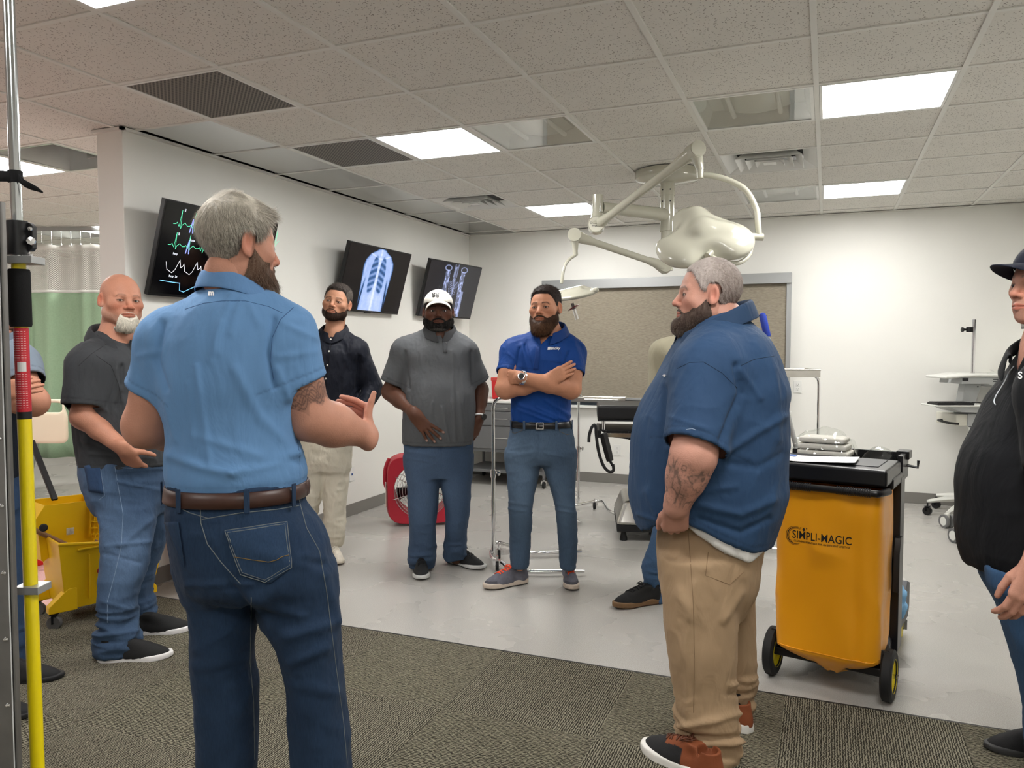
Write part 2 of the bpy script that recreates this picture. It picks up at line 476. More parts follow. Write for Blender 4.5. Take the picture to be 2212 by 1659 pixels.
def beard_mask(P, style):
    x, y, z = P.T; ax = np.abs(x)
    top = np.interp(ax, [0, .012, .024, .034, .046, .058, .068, .078], [-.038, -.040, -.046, -.056, -.050, -.040, -.012, .012])
    top = np.minimum(top, np.interp(y, [-.005, .015, .045], [.02, -.012, -.040])) + style.get('cheek', 0)
    a = top - z
    a = np.minimum(a, y + np.interp(z, [-.1, -.06, 0], [.02, .008, -.004]))        # ear line
    a = np.minimum(a, z + .122 - np.interp(y, [0, .05], [0.02, -.002]))
    lip = 1 - np.sqrt((x / .0235) ** 2 + ((z + .0625) / .0092) ** 2)
    a = np.minimum(a, -lip * .035)
    if style.get('goatee'): a = np.minimum(a, .036 - ax + np.where(z < -.07, .004, 0))
    return a
def face_colour(style):
    x, y, z = HV.T; ax = np.abs(x); P = HV
    base = np.array(style['skin']); C = np.tile(base, (len(P), 1))
    n = vnoise(P * 55, 3) * .5 + vnoise(P * 140, 4) * .3
    C = C * (1 + .05 * n)[:, None]
    red = np.array(style.get('red', (1.06, .86, .83)))
    Pm = np.stack([ax, y, z], 1)
    r = .8 * gauss(P, (0, .105, -.027), (.02, .02, .014)) + .55 * gauss(Pm, (.042, .07, -.028), (.022, .03, .02)) + .9 * gauss(Pm, (.082, -.015, 0), (.014, .03, .034))
    C *= 1 + (red - 1) * (np.clip(r, 0, 1) * style.get('flush', 1.0))[:, None]
    lip = np.clip(1.25 - np.sqrt((x / .0225) ** 2 + ((z + .0625) / .0085) ** 2), 0, .25) * 4 * (y > .07)
    C *= 1 + (np.array(style.get('lip', (.86, .66, .64))) - 1) * np.clip(lip, 0, 1)[:, None]
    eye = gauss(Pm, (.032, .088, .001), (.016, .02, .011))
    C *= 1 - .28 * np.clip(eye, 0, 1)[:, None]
    # lash line at the rim of the eye opening
    q = np.sqrt(((ax - .032) / .0132) ** 2 + ((z - .001) / .0050) ** 2)
    lash = np.exp(-((q - 1.0) / .20) ** 2) * (y > .06) * np.where(z > .001, 1.0, .5)
    C *= 1 - .80 * np.clip(lash, 0, 1)[:, None]
    hc = np.array(style['hair'])
    if style.get('brow', 1):
        zb = .0235 + .0035 * np.sin(np.clip((ax - .012) / .036, 0, 1) * 3.0) - .010 * np.clip((ax - .040) / .014, 0, 1)
        b = np.exp(-((z - zb) / .0044) ** 4) * sstep(.011, .016, ax) * (1 - sstep(.047, .053, ax)) * (y > .03) * (.75 + .35 * vnoise(P * np.array([500, 200, 300]), 8))
        bc = np.array(style.get('browc', hc)); k = (np.clip(b, 0, 1) * style.get('brow', 1) * .9)[:, None]; C = C * (1 - k) + bc * k
    nos = gauss(Pm, (.0062, .1045, -.0365), (.004, .006, .0025)); C *= 1 - .7 * np.clip(nos, 0, 1)[:, None]
    C *= 1 - .5 * (np.exp(-((z + .0628) / .0014) ** 2) * (ax < .024) * (y > .07))[:, None]
    if 'hairless' not in style:
        k = (sstep(-.004, .006, hair_mask(P, style['hs'])) * .85)[:, None]
        k = k * (1 - sstep(.070, .076, ax) * (np.abs(y + .012) < .024) * (z < .034))[:, None]
        C = C * (1 - k) + hc * .8 * k
    if style.get('stubble', 0):
        st = dict(style.get('bs', {})); st['goatee'] = False
        k = (sstep(-.006, .008, beard_mask(P, st)) * style['stubble'] * (.85 + .3 * vnoise(P * 400, 5)))[:, None]; C = C * (1 - k) + np.array(style.get('stubc', hc)) * k
    return np.clip(C, 0, 1)
def head_deform(P, style):
    Q = P.copy()
    jw, fat = style.get('jaw', 1.0), style.get('fat', 0.0)
    k = sstep(.0, -.07, P[:, 2])
    Q[:, 0] *= style.get('w', 1.0) * (1 + (jw - 1) * k)
    Q[:, 0] *= 1 + fat * gauss(P, (0, .02, -.06), (9, .07, .045))
    Q[:, 2] = Q[:, 2] * style.get('h', 1.0) - style.get('chin', 0) * k * (P[:, 1] > 0) * sstep(0, .05, P[:, 1])
    Q[:, 1] *= style.get('d', 1.0) * .945
    nose = style.get('nose', 0)
    if nose: Q[:, 1] += nose * gauss(P, (0, .11, -.024), (.014, .03, .018)); Q[:, 0] *= 1 + nose * 30 * gauss(P, (0, .1, -.03), (.02, .02, .01))
    return Q
def head_frame(yaw, pitch=0, roll=0):
    y = V(math.sin(yaw) * math.cos(pitch), -math.cos(yaw) * math.cos(pitch), math.sin(pitch))
    x = nrm(np.cross(y, V(0, 0, 1))); z = np.cross(x, y)
    c, s = math.cos(roll), math.sin(roll); x, z = x * c + z * s, z * c - x * s
    return np.stack([x, y, z], 1)
def ribbons(P0, D0, L, wdt, N0, segs=3, droop=0.0, wave=0.0, rng=RNG, spread=0.25):
    """thin tapering hair strips: roots P0, directions D0, lengths L, normals N0"""
    n = len(P0); side = np.cross(D0, N0); side /= np.linalg.norm(side, axis=1)[:, None] + 1e-9
    D = D0 + side * rng.randn(n, 1) * spread + N0 * np.abs(rng.randn(n, 1)) * spread * .5
    D /= np.linalg.norm(D, axis=1)[:, None]
    pts = [P0]; p = P0.copy()
    for i in range(segs):
        D = D + np.array([0, 0, -droop]) / segs + rng.randn(n, 3) * wave / segs; D /= np.linalg.norm(D, axis=1)[:, None]
        p = p + D * (L / segs)[:, None]; pts.append(p)
    Vs = []
    for i, q in enumerate(pts):
        ww = wdt * (1 - .75 * (i / segs) ** 1.5)
        Vs += [q - side * ww / 2, q + side * ww / 2]
    Vv = np.stack(Vs, 1).reshape(-1, 3); m = 2 * (segs + 1); b = np.arange(n)[:, None] * m
    Q = np.concatenate([b + np.array([[2 * i, 2 * i + 1, 2 * i + 3, 2 * i + 2]]) for i in range(segs)])
    return Vv, Q, m
def hair_part(name, mask_t, style, colfn, frame, parent, mt, flow, n, length, wdt, droop, wave, shift=None, spread=.25, stick=0.0, shell=True):
    """mask_t: thickness per head vertex (<=0: bare). Shell of the hair mass plus loose strands on it."""
    t = mask_t; vq = (t[HQ] > 0).all(1)
    if not vq.any(): return
    Dv = head_deform(HV, style); N = HN
    P = Dv + N * t[:, None]
    if shift is not None: P = P + shift(HV, t)
    Vt, Q, tt, NN, src = drop(P, HQ, vq, t, N, HV)
    Vt = relax(Vt, Q, 2, .5)
    NN = vnormals(Vt, Q)
    rid = vnoise(np.stack([src[:, 0] * 260, src[:, 1] * 200, src[:, 2] * 50], 1), 11) * .35 + vnoise(src * 900, 12) * .2
    bump = np.minimum(tt, .006)
    Vt = Vt + NN * (rid * bump * .55)[:, None]
    c = colfn(src, rid)
    # strands
    tri_w = np.maximum(tt[Q[:, 0]], .0008) ** .4; tri_w /= tri_w.sum()
    qi = RNG.choice(len(Q), n, p=tri_w); uv = RNG.rand(n, 2)
    q = Q[qi]; A = Vt[q[:, 0]] * ((1 - uv[:, 0]) * (1 - uv[:, 1]))[:, None] + Vt[q[:, 1]] * (uv[:, 0] * (1 - uv[:, 1]))[:, None] + Vt[q[:, 2]] * (uv[:, 0] * uv[:, 1])[:, None] + Vt[q[:, 3]] * ((1 - uv[:, 0]) * uv[:, 1])[:, None]
    Nr = NN[q[:, 0]]; sr = src[q[:, 0]]; tr = tt[q[:, 0]]
    fl = flow(sr); fl = fl - Nr * (fl * Nr).sum(1)[:, None]; fl /= np.linalg.norm(fl, axis=1)[:, None] + 1e-6
    D = fl + Nr * stick; D /= np.linalg.norm(D, axis=1)[:, None]
    L = length * np.clip(tr / (tt.max() + 1e-9) * 1.6, .35, 1.0) * (.7 + .6 * RNG.rand(n))
    R0 = A - Nr * (0.0012 + 0.3 * tr * RNG.rand(n))[:, None]
    SV, SQ, m = ribbons(R0, D, L, wdt, Nr, droop=droop, wave=wave, spread=spread)
    sc = colfn(sr, RNG.randn(n) * .9); SC_ = np.repeat(sc, m, 0)
    if shell: AV = np.concatenate([Vt, SV]); AQ = np.concatenate([Q, SQ + len(Vt)]); AC = np.concatenate([c, SC_])
    else: AV, AQ, AC = SV, SQ, SC_
    c0, R, s = frame
    me = np_mesh(name, AV @ R.T * s + c0, AQ, col=np.clip(AC, 0, 1))
    return link(name, me, mt, parent)
def eye_mesh(iris, gaze, centre, r):
    n, m = 20, 22; vs = []; cs = []
    g = nrm(gaze); M = frame_z(g)
    for i in range(m + 1):
        th = math.pi * i / m; 
        for k in range(n):
            p = 2 * math.pi * k / n; bulge = 1.0 + .06 * max(0, 1 - (th / .5) ** 2)
            vs.append((math.sin(th) * math.cos(p), math.sin(th) * math.sin(p), math.cos(th) * bulge))
            a = th
            cs.append((.01, .01, .01) if a < .2 else ((.6 * iris[0], .6 * iris[1], .6 * iris[2]) if a > .46 and a < .56 else (iris if a < .5 else (.55, .50, .46))))
    vs = np.array(vs) * r; vs = vs @ M[:3, :3].T + centre
    Q = [(i * n + k, (i + 1) * n + k, (i + 1) * n + (k + 1) % n, i * n + (k + 1) % n) for i in range(m) for k in range(n)]
    return np_mesh('eye', vs, Q, col=np.array(cs))
# ------------------------------------------------------------------ bodies and clothes
M_skin = mat('skin', (.6, .35, .25), rough=.5, vcol=True, spec=.28, bump=(240, .25, .003), noise=(30, .05))
M_hair = mat('hair', (.1, .1, .1), rough=.6, vcol=True, spec=.12)
M_eye = mat('eye_ball', (.8, .8, .8), rough=.08, vcol=True)
M_sock = mat('black_knit', rgb(24, 24, 26), rough=.9)
_cloth = {}
def cloth(name, c, rough=.85, weave=900, kind='knit', spec=.25):
    if name in _cloth: return _cloth[name]
    m = mat(name, c, rough=rough, spec=spec, vcol=True, sheen=.03)
    nt = m.node_tree; N = nt.nodes; L = nt.links; b = N['Principled BSDF']; tc = [n for n in N if n.type == 'TEX_COORD'][0]
    at_ = [n for n in N if n.type == 'ATTRIBUTE'][0]
    mp = N.new('ShaderNodeMapping'); L.new(tc.outputs['Object'], mp.inputs['Vector'])
    n = N.new('ShaderNodeTexNoise'); n.inputs['Detail'].default_value = 3
    if kind == 'denim': mp.inputs['Scale'].default_value = (1, 1, .12); n.inputs['Scale'].default_value = 420
    else: n.inputs['Scale'].default_value = weave
    L.new(mp.outputs[0], n.inputs['Vector'])
    n2 = N.new('ShaderNodeTexNoise'); n2.inputs['Scale'].default_value = 7; n2.inputs['Detail'].default_value = 4; L.new(tc.outputs['Object'], n2.inputs['Vector'])
    k1, k2 = {'denim': (.55, .30), 'knit': (.22, .08), 'twill': (.10, .05)}[kind]
    ad = N.new('ShaderNodeMath'); ad.operation = 'MULTIPLY_ADD'; L.new(n.outputs[0], ad.inputs[0]); ad.inputs[1].default_value = k1; ad.inputs[2].default_value = 1 - k1 / 2 - k2 / 2
    ad2 = N.new('ShaderNodeMath'); ad2.operation = 'MULTIPLY_ADD'; L.new(n2.outputs[0], ad2.inputs[0]); ad2.inputs[1].default_value = k2; L.new(ad.outputs[0], ad2.inputs[2])
    mx = N.new('ShaderNodeVectorMath'); mx.operation = 'SCALE'; L.new(at_.outputs['Color'], mx.inputs[0]); L.new(ad2.outputs[0], mx.inputs['Scale']); L.new(mx.outputs[0], b.inputs['Base Color'])
    bp = N.new('ShaderNodeBump'); bp.inputs['Strength'].default_value = .18; bp.inputs['Distance'].default_value = .002
    mp3 = N.new('ShaderNodeMapping'); mp3.inputs['Scale'].default_value = (1, 1, .45); L.new(tc.outputs['Object'], mp3.inputs['Vector'])
    n3 = N.new('ShaderNodeTexNoise'); n3.inputs['Scale'].default_value = 13; n3.inputs['Detail'].default_value = 3.5; n3.inputs['Distortion'].default_value = .8; L.new(mp3.outputs[0], n3.inputs['Vector'])
    b3 = N.new('ShaderNodeBump'); b3.inputs['Strength'].default_value = .55; b3.inputs['Distance'].default_value = {'denim': .016, 'knit': .016, 'twill': .022}[kind]; L.new(n3.outputs[0], b3.inputs['Height'])
    L.new(n.outputs[0], bp.inputs['Height']); L.new(b3.outputs[0], bp.inputs['Normal']); L.new(bp.outputs[0], b.inputs['Normal'])
    _cloth[name] = m; return m

class Person:
    def __init__(s, px0, D, label, group=None):
        s.D = D; a, b = view_ray(px0, 829.5); s.s0 = a * D
        s.root = empty('person', v2w(s.s0, D, 0), YAW, label, 'person', group)
        s.cam = V(-s.s0, -D, CZ); s.bvh = {}; s.skin = None
    def L(s, px, py, dy=0.0):
        a, b = view_ray(px, py); d = s.D + dy; return V(a * d - s.s0, dy, CZ + b * d)
    def mpp(s, dy=0): return (s.D + dy) / FPX
    def rows(s, data, close=None):
        """(py, xl, xr, dyc, half_depth) -> Loft rows"""
        out = []
        for py, xl, xr, dyc, hd in data:
            A = s.L(xl, py, dyc); B = s.L(xr, py, dyc); out.append(((A[2] + B[2]) / 2, A[0], B[0], dyc - hd, dyc + hd))
        return out
    def ray(s, key, px, py):
        d = nrm(s.L(px, py) - s.cam); best = None
        for k in (key if isinstance(key, (list, tuple)) else [key]):
            h = s.bvh[k].ray_cast(Vector(s.cam), Vector(d))
            if h[0] is not None and (best is None or h[3] < best[2]): best = (np.array(h[0]), np.array(h[1]), h[3])
        return best
    def drape(s, key, name, corners, mt, off=.002, nu=10, nv=10, thick=.0015, parent=None, shape=None, col=None):
        """sheet laid on the surface of a garment; corners tl,tr,br,bl in frame pixels"""
        tl, tr, br, bl = [np.array(c, float) for c in corners]; P = np.zeros((nv + 1, nu + 1, 3)); ok = True; last = None
        for j in range(nv + 1):
            for i in range(nu + 1):
                u, v = i / nu, j / nv
                if shape: u, v = shape(u, v)
                q = (tl * (1 - u) + tr * u) * (1 - v) + (bl * (1 - u) + br * u) * v
                h = s.ray(key, *q)
                if h is None: ok = False; p = last if last is not None else s.L(*q)
                else: p = h[0] + h[1] * off
                P[j, i] = p; last = p
        b = MB(); b.grid(P); o = b.build(name, mt, parent or s.root, smooth=True)
        m = o.modifiers.new('solid', 'SOLIDIFY'); m.thickness = thick; m.offset = 1; return o
    def seam(s, key, name, pts, mt, r=.0014, off=0.0, parent=None, step=6, dash=0, b=None):
        own = b is None; b = b or MB(); path = []
        for i in range(len(pts) - 1):
            a, c = np.array(pts[i], float), np.array(pts[i + 1], float); n = max(1, int(np.hypot(*(c - a)) / step))
            for k in range(n + (i == len(pts) - 2)):
                h = s.ray(key, *(a + (c - a) * k / n))
                if h is not None: path.append(h[0] + h[1] * off)
        if len(path) < 2: return None
        if dash:
            for i in range(0, len(path) - 1, 2): b.tube(path[i:i + 2], r, 5)
        else: b.tube(path, r, 6)
        return b.build(name, mt, parent or s.root, smooth=True) if own else None
    def decal_text(s, key, name, txt, cx, cy, wpx, mt, rot=0, off=.0015, bold=.02, shear=0, parent=None, curve=0):
        vs, fs = text_mesh(txt, 1.0, bold, shear); w_ = vs[:, 0].max() - vs[:, 0].min(); k = wpx / w_
        out = []
        for x, y, _ in vs:
            X, Y = x * k * math.cos(rot) + y * k * math.sin(rot), x * k * math.sin(rot) - y * k * math.cos(rot)
            h = s.ray(key, cx + X, cy + Y)
            if h is None: return
            out.append(tuple(h[0] + h[1] * off))
        me = bpy.data.meshes.new(name); me.from_pydata(out, [], fs); o = link(name, me, mt, parent or s.root)
        m = o.modifiers.new('solid', 'SOLIDIFY'); m.thickness = .0008; m.offset = 1
        return o
    # -------- head
    def head(s, px, py, H, yaw, pitch=0, roll=0, dy=0, style=None, gaze=None):
        """px,py: centre between crown and chin; H: crown-to-chin height in metres"""
        st = style; s.style = st; k = H / .232; R = head_frame(yaw, pitch, roll); c = s.L(px, py, dy) - R[:, 2] * (.006 * k)
        s.hc, s.hR, s.hk = c, R, k
        Vd = head_deform(HV, st)
        s.hverts = Vd @ R.T * k + c; s.hcol = face_colour(st)
        for sg in (-1, 1):
            e = V(sg * .0315 * st.get('w', 1), .0728 * st.get('d', 1) * .945, .0015 * st.get('h', 1)) * k @ R.T + c
            g = R[:, 1] if gaze is None else nrm(np.array(gaze))
            link('eye', eye_mesh(st.get('iris', rgb(70, 50, 35)), g, e, .0130 * k), M_eye, s.root)
        s.bvh['head'] = BVHTree.FromPolygons([Vector(v) for v in s.hverts], [tuple(q) for q in HQ])
        return s
    def hp(s, x, y, z): return V(x, y, z) * s.hk @ s.hR.T + s.hc
    def hair(s, tmax=.006, col=None, grey=None, n=3500, length=.014, wdt=.0008, flow=None, droop=.2, wave=.25, tfn=None, spread=.3, stick=.3, edge=.022, shift=None, name='hair'):
        st = s.style; hm = hair_mask(HV, st['hs']); x, y, z = HV.T; ax = np.abs(x)
        t = tmax * sstep(-.001, edge, hm) + .0006
        if tfn: t = t * tfn(HV)
        ear = sstep(.067, .073, ax) * (np.sqrt(((y + .012) / .026) ** 2 + ((z - .002) / .037) ** 2) < 1)
        t = np.where((hm > 0) & (ear < .5), t, -1)
        colfn = lambda P, r: s._hc(P, r, col, grey)
        flow = flow or (lambda P: np.stack([P[:, 0] * 1.5, np.where(P[:, 1] > .0, .55, -.3), -.25 - np.maximum(0, .06 - P[:, 2]) * 8], 1))
        return hair_part(name, t, st, colfn, (s.hc, s.hR, s.hk), s.root, M_hair, lambda P: flow(P) @ np.eye(3), n, length, wdt, droop, wave, spread=spread, stick=stick, shift=shift)
    def _hc(s, P, r, col, grey):
        c = np.array(col)[None] * (1 + .32 * np.clip(r, -1.6, 2.2))[:, None]
        if grey is not None:
            g, f = grey; k = np.clip(f(P) + .35 * np.clip(r, -1, 1), 0, 1)[:, None]; c = c * (1 - k) + np.array(g) * (1 + .12 * np.clip(r, -1, 1))[:, None] * k
        return c
    def beard(s, tmax=.012, col=None, grey=None, n=3000, length=.014, wdt=.0008, droop=.5, wave=.35, chin=0.0, mask=None, spread=.35, base=.0006, drop_=0.0, name='beard', stick=.35):
        st = s.style; bm_ = beard_mask(HV, st.get('bs', {})); x, y, z = HV.T; ax = np.abs(x)
        low = sstep(-.035, -.10, z) * sstep(.0, .05, y)
        t = (base + np.minimum(tmax * (.30 + .70 * low), np.where(z > -.05, .0035 + .0 * z + np.clip(-.012 - z, 0, 1) * .12, 1)) * sstep(0, .020, bm_)) + chin * np.exp(-((ax) / .042) ** 2) * sstep(-.055, -.11, z) * sstep(.0, .04, y)
        ear = (ax > .068) & (np.sqrt(((y + .012) / .024) ** 2 + ((z - .002) / .036) ** 2) < 1)
        t = np.where((bm_ > 0) & ~ear, t, -1)
        if mask: t = np.where(mask(HV), t, -1)
        colfn = lambda P, r: s._hc(P, r, col, grey)
        sh = (lambda P, tt: np.stack([0 * tt, drop_ * .25 * tt / max(tmax, 1e-4), -drop_ * np.clip(tt / (tmax + chin), 0, 1) * sstep(-.06, -.1, P[:, 2])], 1)) if drop_ else None
        return hair_part(name, t, st, colfn, (s.hc, s.hR, s.hk), s.root, M_hair, lambda P: np.stack([P[:, 0] * 3, P[:, 1] * 0 + .12, P[:, 2] * 0 - 1], 1) @ np.eye(3), n, length, wdt, droop, wave, spread=spread, stick=stick, shift=sh)
    # -------- meshes
    def finish(s, name, Vt, Q, mt, col, key=None, parent=None):
        if key: s.bvh[key] = BVHTree.FromPolygons([Vector(v) for v in Vt], [tuple(q) for q in Q])
        return link(name, np_mesh(name, Vt, Q, col=np.clip(col, 0, 1)), mt, parent or s.root)
def arm_field(F, pts, rad, muscle=1.0):
    for i in range(len(pts) - 1): F.u(cone(pts[i], pts[i + 1], rad[i], rad[i + 1]), .02)
def hand_prims(F, wrist, X, N, thumb_side=1, size=1.0, curl=None, spread=.06, thumb=((.55, .75, .35), (.8, .45, .45), (.9, .2, .45)), wr=.026, wk=.015):
    """X: wrist to knuckles, N: out of the palm; curl: 4x3 bend angles of index..little"""
    X = nrm(X); N = nrm(N - X * np.dot(N, X)); T = np.cross(N, X) * thumb_side; z = size
    P = lambda a, b, c: wrist + (X * a + T * b + N * c) * z
    flat = (N, .62)
    kn = [P(.092, .027, 0), P(.096, .009, -.001), P(.091, -.010, -.001), P(.083, -.027, 0)]
    for i, q in enumerate(kn):
        b = P(.012, .014 - .010 * i, 0); F.u(cone(b, q, .023 * z, .0165 * z, flat), .012)
    F.u(cone(P(-.02, 0, 0), P(.02, 0, 0), wr * z, .027 * z, (N, .78)), wk)
    ln = [(.043, .026, .021), (.047, .029, .022), (.044, .027, .022), (.034, .020, .019)]
    curl = curl or [(.35, .35, .2)] * 4
    nails = []
    for i in range(4):
        a = spread * (1.5 - i); d = nrm(X * math.cos(a) + T * math.sin(a)); p = kn[i]; r = [.0104, .0095, .0088, .0075]; ang = 0
        if i == 3: r = [x * .88 for x in r]
        for j in range(3):
            ang += curl[i][j]; dd = d * math.cos(ang) + N * math.sin(ang); q = p + dd * ln[i][j] * z
            F.u(cone(p, q, r[j] * z, r[j + 1] * z), .004 if j == 0 else .0025)
            p = q
        nn = -d * math.sin(ang) + N * math.cos(ang); nails.append((p - dd * .004 * z - nn * .0035 * z, dd, -nn))
    p = P(.018, .018, .004); r = [.0155, .0115, .0098, .0080]
    for j, (a, b, c) in enumerate(thumb):
        dd = nrm(X * a + T * b + N * c); q = p + dd * (.046, .034, .027)[j] * z
        F.u(cone(p, q, r[j] * z, r[j + 1] * z), .010 if j == 0 else .003); p = q
    return nails
def mesh_multi(F, regions, h0, lo=None, hi=None):
    """coarse mesh of F, replaced by finer meshes inside the boxes of regions [(lo,hi,h)]"""
    Vt, Q = mesh_field(F, h0, lo, hi); c = Vt[Q].mean(1); keep = np.ones(len(Q), bool)
    for a, b, h in regions: keep &= ~((c > np.array(a) + h0 * 1.2) & (c < np.array(b) - h0 * 1.2)).all(1)
    Vt, Q = drop(Vt, Q, keep); Vs, Qs, n = [Vt], [Q], len(Vt)
    for a, b, h in regions:
        v, q = mesh_field(F, h, a, b); Vs.append(v); Qs.append(q + n); n += len(v)
    return np.concatenate(Vs), np.concatenate(Qs)
def wrinkles(P, N, amp, sc, seed, sharp=1.5, warp=.4):
    q = P / np.array(sc); q = q + warp * np.stack([vnoise(q * .7, seed + 1), vnoise(q * .7, seed + 2), vnoise(q * .7, seed + 3)], 1)
    n = vnoise(q, seed); r = 1 - np.abs(n) * 2
    return amp * (np.sign(r) * np.abs(r) ** sharp * .5)
def folds(s, P, N, lst, front=True):
    """explicit creases: (px,py,px,py,width_m,amp_m) polylines in frame pixels"""
    d = np.zeros(len(P)); X = P[:, 0]; Z = P[:, 2]; k = s.D / (s.D + P[:, 1])
    X = X * k + s.s0 * (k - 1); Z = CZ + (Z - CZ) * k
    vis = np.clip(-N[:, 1] * 3 + .4, 0, 1) if front else 1
    for f in lst:
        pts = f[:-2]; w_, a_ = f[-2:]
        qs = [s.L(pts[i], pts[i + 1]) for i in range(0, len(pts), 2)]; dm = None
        for i in range(len(qs) - 1):
            e = seg2(X, Z, (qs[i][0], qs[i][2]), (qs[i + 1][0], qs[i + 1][2])); dm = e if dm is None else np.minimum(dm, e)
        d += a_ * np.exp(-(dm / w_) ** 2) * vis
    return d
def tone(c, P, seed, amt=.06): return np.array(c)[None] * (1 + amt * vnoise(P * 9, seed))[:, None]
def shirt(s, name, loft, arms, colour, mt, neck, h=.0065, k=.045, wr=None, fl=(), seed=1, vcut=None, body_k=.05, dz=None, colfn=None, extra=None):
    """arms: list of dict(pts, rad, f (sleeve end as fraction of the chain), add) ; neck: (point, r) hole"""
    F = Field(); F.u(loft.prim()); caps = []
    for a in arms:
        p, r = a['pts'], a['rad']; ln = [np.linalg.norm(p[i + 1] - p[i]) for i in range(len(p) - 1)]; tot = a['f']
        G = Field(); rem = tot
        for i in range(len(ln)):
            fr = min(rem / ln[i], 1.0); e = p[i] + (p[i + 1] - p[i]) * min(fr + .25, 1.3 if fr >= 1 else fr + .25)
            ad0, ad1 = a['add'][i], a['add'][i + 1]; rr = r[i] + ad0; r2 = (r[i + 1] + ad1)
            if fr < 1:
                G.u(cone(p[i], p[i + 1], rr, r2), .02)
                n_ = nrm(p[i + 1] - p[i]); q_ = p[i] + (p[i + 1] - p[i]) * fr
                if 'tilt' in a: n_ = nrm(n_ + np.array(a['tilt']))
                G.cut(lambda P, n_=n_.astype(np.float32), q_=q_.astype(np.float32): (P - q_) @ n_)
                caps.append((q_, n_, r2 + .06)); break
            G.u(cone(p[i], p[i + 1], rr, r2), .02); rem -= ln[i]
            if i == len(ln) - 1:
                n_ = nrm(p[i + 1] - p[i]); q_ = p[i + 1]; G.cut(lambda P, n_=n_.astype(np.float32), q_=q_.astype(np.float32): (P - q_) @ n_); caps.append((q_, n_, r2 + .06))
        lo, hi = G.bounds(); F.u(G.prim(lo, hi), a.get('k', k))
        if 'trap' in a: F.u(cone(a['trap'], p[0], a.get('trap_r', .055), r[0] + a['add'][0] * .8), body_k)
    if extra: extra(F)
    if dz: F.cut(lambda P: dz(P))
    Vt, Q = mesh_field(F, h); Vt = relax(Vt, Q, 1, .4); N = vnormals(Vt, Q); C = Vt[Q].mean(1); n = N[Q].mean(1); keep = np.ones(len(Q), bool)
    for q_, n_, R in caps: keep &= ~((np.abs((C - q_) @ n_) < h * 1.1) & (np.linalg.norm(C - q_, axis=1) < R) & (n @ n_ > .75))
    keep &= ~((n[:, 2] < -.8) & (C[:, 2] < loft.z0 + .10) & (np.abs(C[:, 2] - loft.z0) < h if not dz else np.abs(dz(C)) < h))
    if neck is not None: keep &= np.linalg.norm((C - neck[0]) * np.array([1, 1, .8]), axis=1) > neck[1]
    if vcut is not None: keep &= ~vcut(C, n)
    Vt, Q = drop(Vt, Q, keep); Vt = smooth_border(Vt, Q); N = vnormals(Vt, Q); d = 0
    wr = wr or [(.006, (.09, .09, .16), 1.3)]
    for i, (a, sc, sh) in enumerate(wr): d = d + wrinkles(Vt, N, a, sc, seed + 10 * i, sh)
    d = d + folds(s, Vt, N, fl); Vt = Vt + N * d[:, None]
    c = tone(colour, Vt, seed); g = 0
    for q_, n_, R in caps: g = np.maximum(g, np.exp(-((((Vt - q_) @ n_) + .024) / .0028) ** 2) * (np.linalg.norm(Vt - q_, axis=1) < R + .03))
    hz = -dz(Vt) if dz else Vt[:, 2] - loft.z0
    g = np.maximum(g, np.exp(-((hz - .024) / .0028) ** 2)); c = c * (1 - .28 * g)[:, None]; Vt = Vt - N * (.0012 * g)[:, None]
    if colfn: c = colfn(s, Vt, N, c)
    o = s.finish(name, Vt, Q, mt, c, name)
    m = o.modifiers.new('solid', 'SOLIDIFY'); m.thickness = .0035; m.offset = -1
    return o
def pants(s, name, hips, legs, colour, mt, h=.008, wr=None, fl=(), seed=5, colfn=None, ztop=None, k=.03, bunch=(.007, .22)):
    F = Field(); F.u(hips.prim())
    for l in legs: F.u(l.prim(), k)
    if ztop is not None: F.cut(lambda P: P[:, 2] - ztop)
    Vt, Q = mesh_field(F, h); Vt = relax(Vt, Q, 1, .4); N = vnormals(Vt, Q); C = Vt[Q].mean(1); n = N[Q].mean(1); keep = np.ones(len(Q), bool)
    keep &= ~((n[:, 2] > .8) & (C[:, 2] > Vt[:, 2].max() - h * 1.2))
    for l in legs: keep &= ~((n[:, 2] < -.8) & (np.abs(C[:, 2] - l.z0) < h * 1.2))
    Vt, Q = drop(Vt, Q, keep); Vt = smooth_border(Vt, Q); N = vnormals(Vt, Q); d = 0
    for i, (a, sc, sh) in enumerate(wr or [(.006, (.10, .10, .10), 1.2)]): d = d + wrinkles(Vt, N, a, sc, seed + 10 * i, sh)
    if bunch:
        a, zt = bunch; z0 = min(l.z0 for l in legs); kz = sstep(zt + .12, zt - .06, Vt[:, 2])
        d = d + kz * wrinkles(Vt, N, a * 2, (.14, .14, .035), seed + 77, 1.0, .6) 
    d = d + folds(s, Vt, N, fl); Vt = Vt + N * d[:, None]
    c = tone(colour, Vt, seed)
    if colfn: c = colfn(s, Vt, N, c)
    o = s.finish(name, Vt, Q, mt, c, name)
    m = o.modifiers.new('solid', 'SOLIDIFY'); m.thickness = .003; m.offset = -1
    return o
def body(s, F, regions=(), h=.006, colfn=None, lo=None, hi=None):
    """one skin mesh: head and neck, arms, hands and the trunk inside the clothes"""
    Vt, Q = mesh_multi(F, list(regions), h, lo, hi)
    Vt = relax(Vt, Q, 1, .3)
    c = np.tile(np.array(s.style['skin']), (len(Vt), 1)) * (1 + .05 * vnoise(Vt * 40, 9) + .04 * vnoise(Vt * 12, 10))[:, None]
    if colfn: c = colfn(s, Vt, c)
    n = len(Vt); Va = np.concatenate([Vt, s.hverts]); Qa = np.concatenate([Q, HQ + n]); Ca = np.concatenate([c, s.hcol])
    return s.finish('body', Va, Qa, M_skin, Ca, 'body')
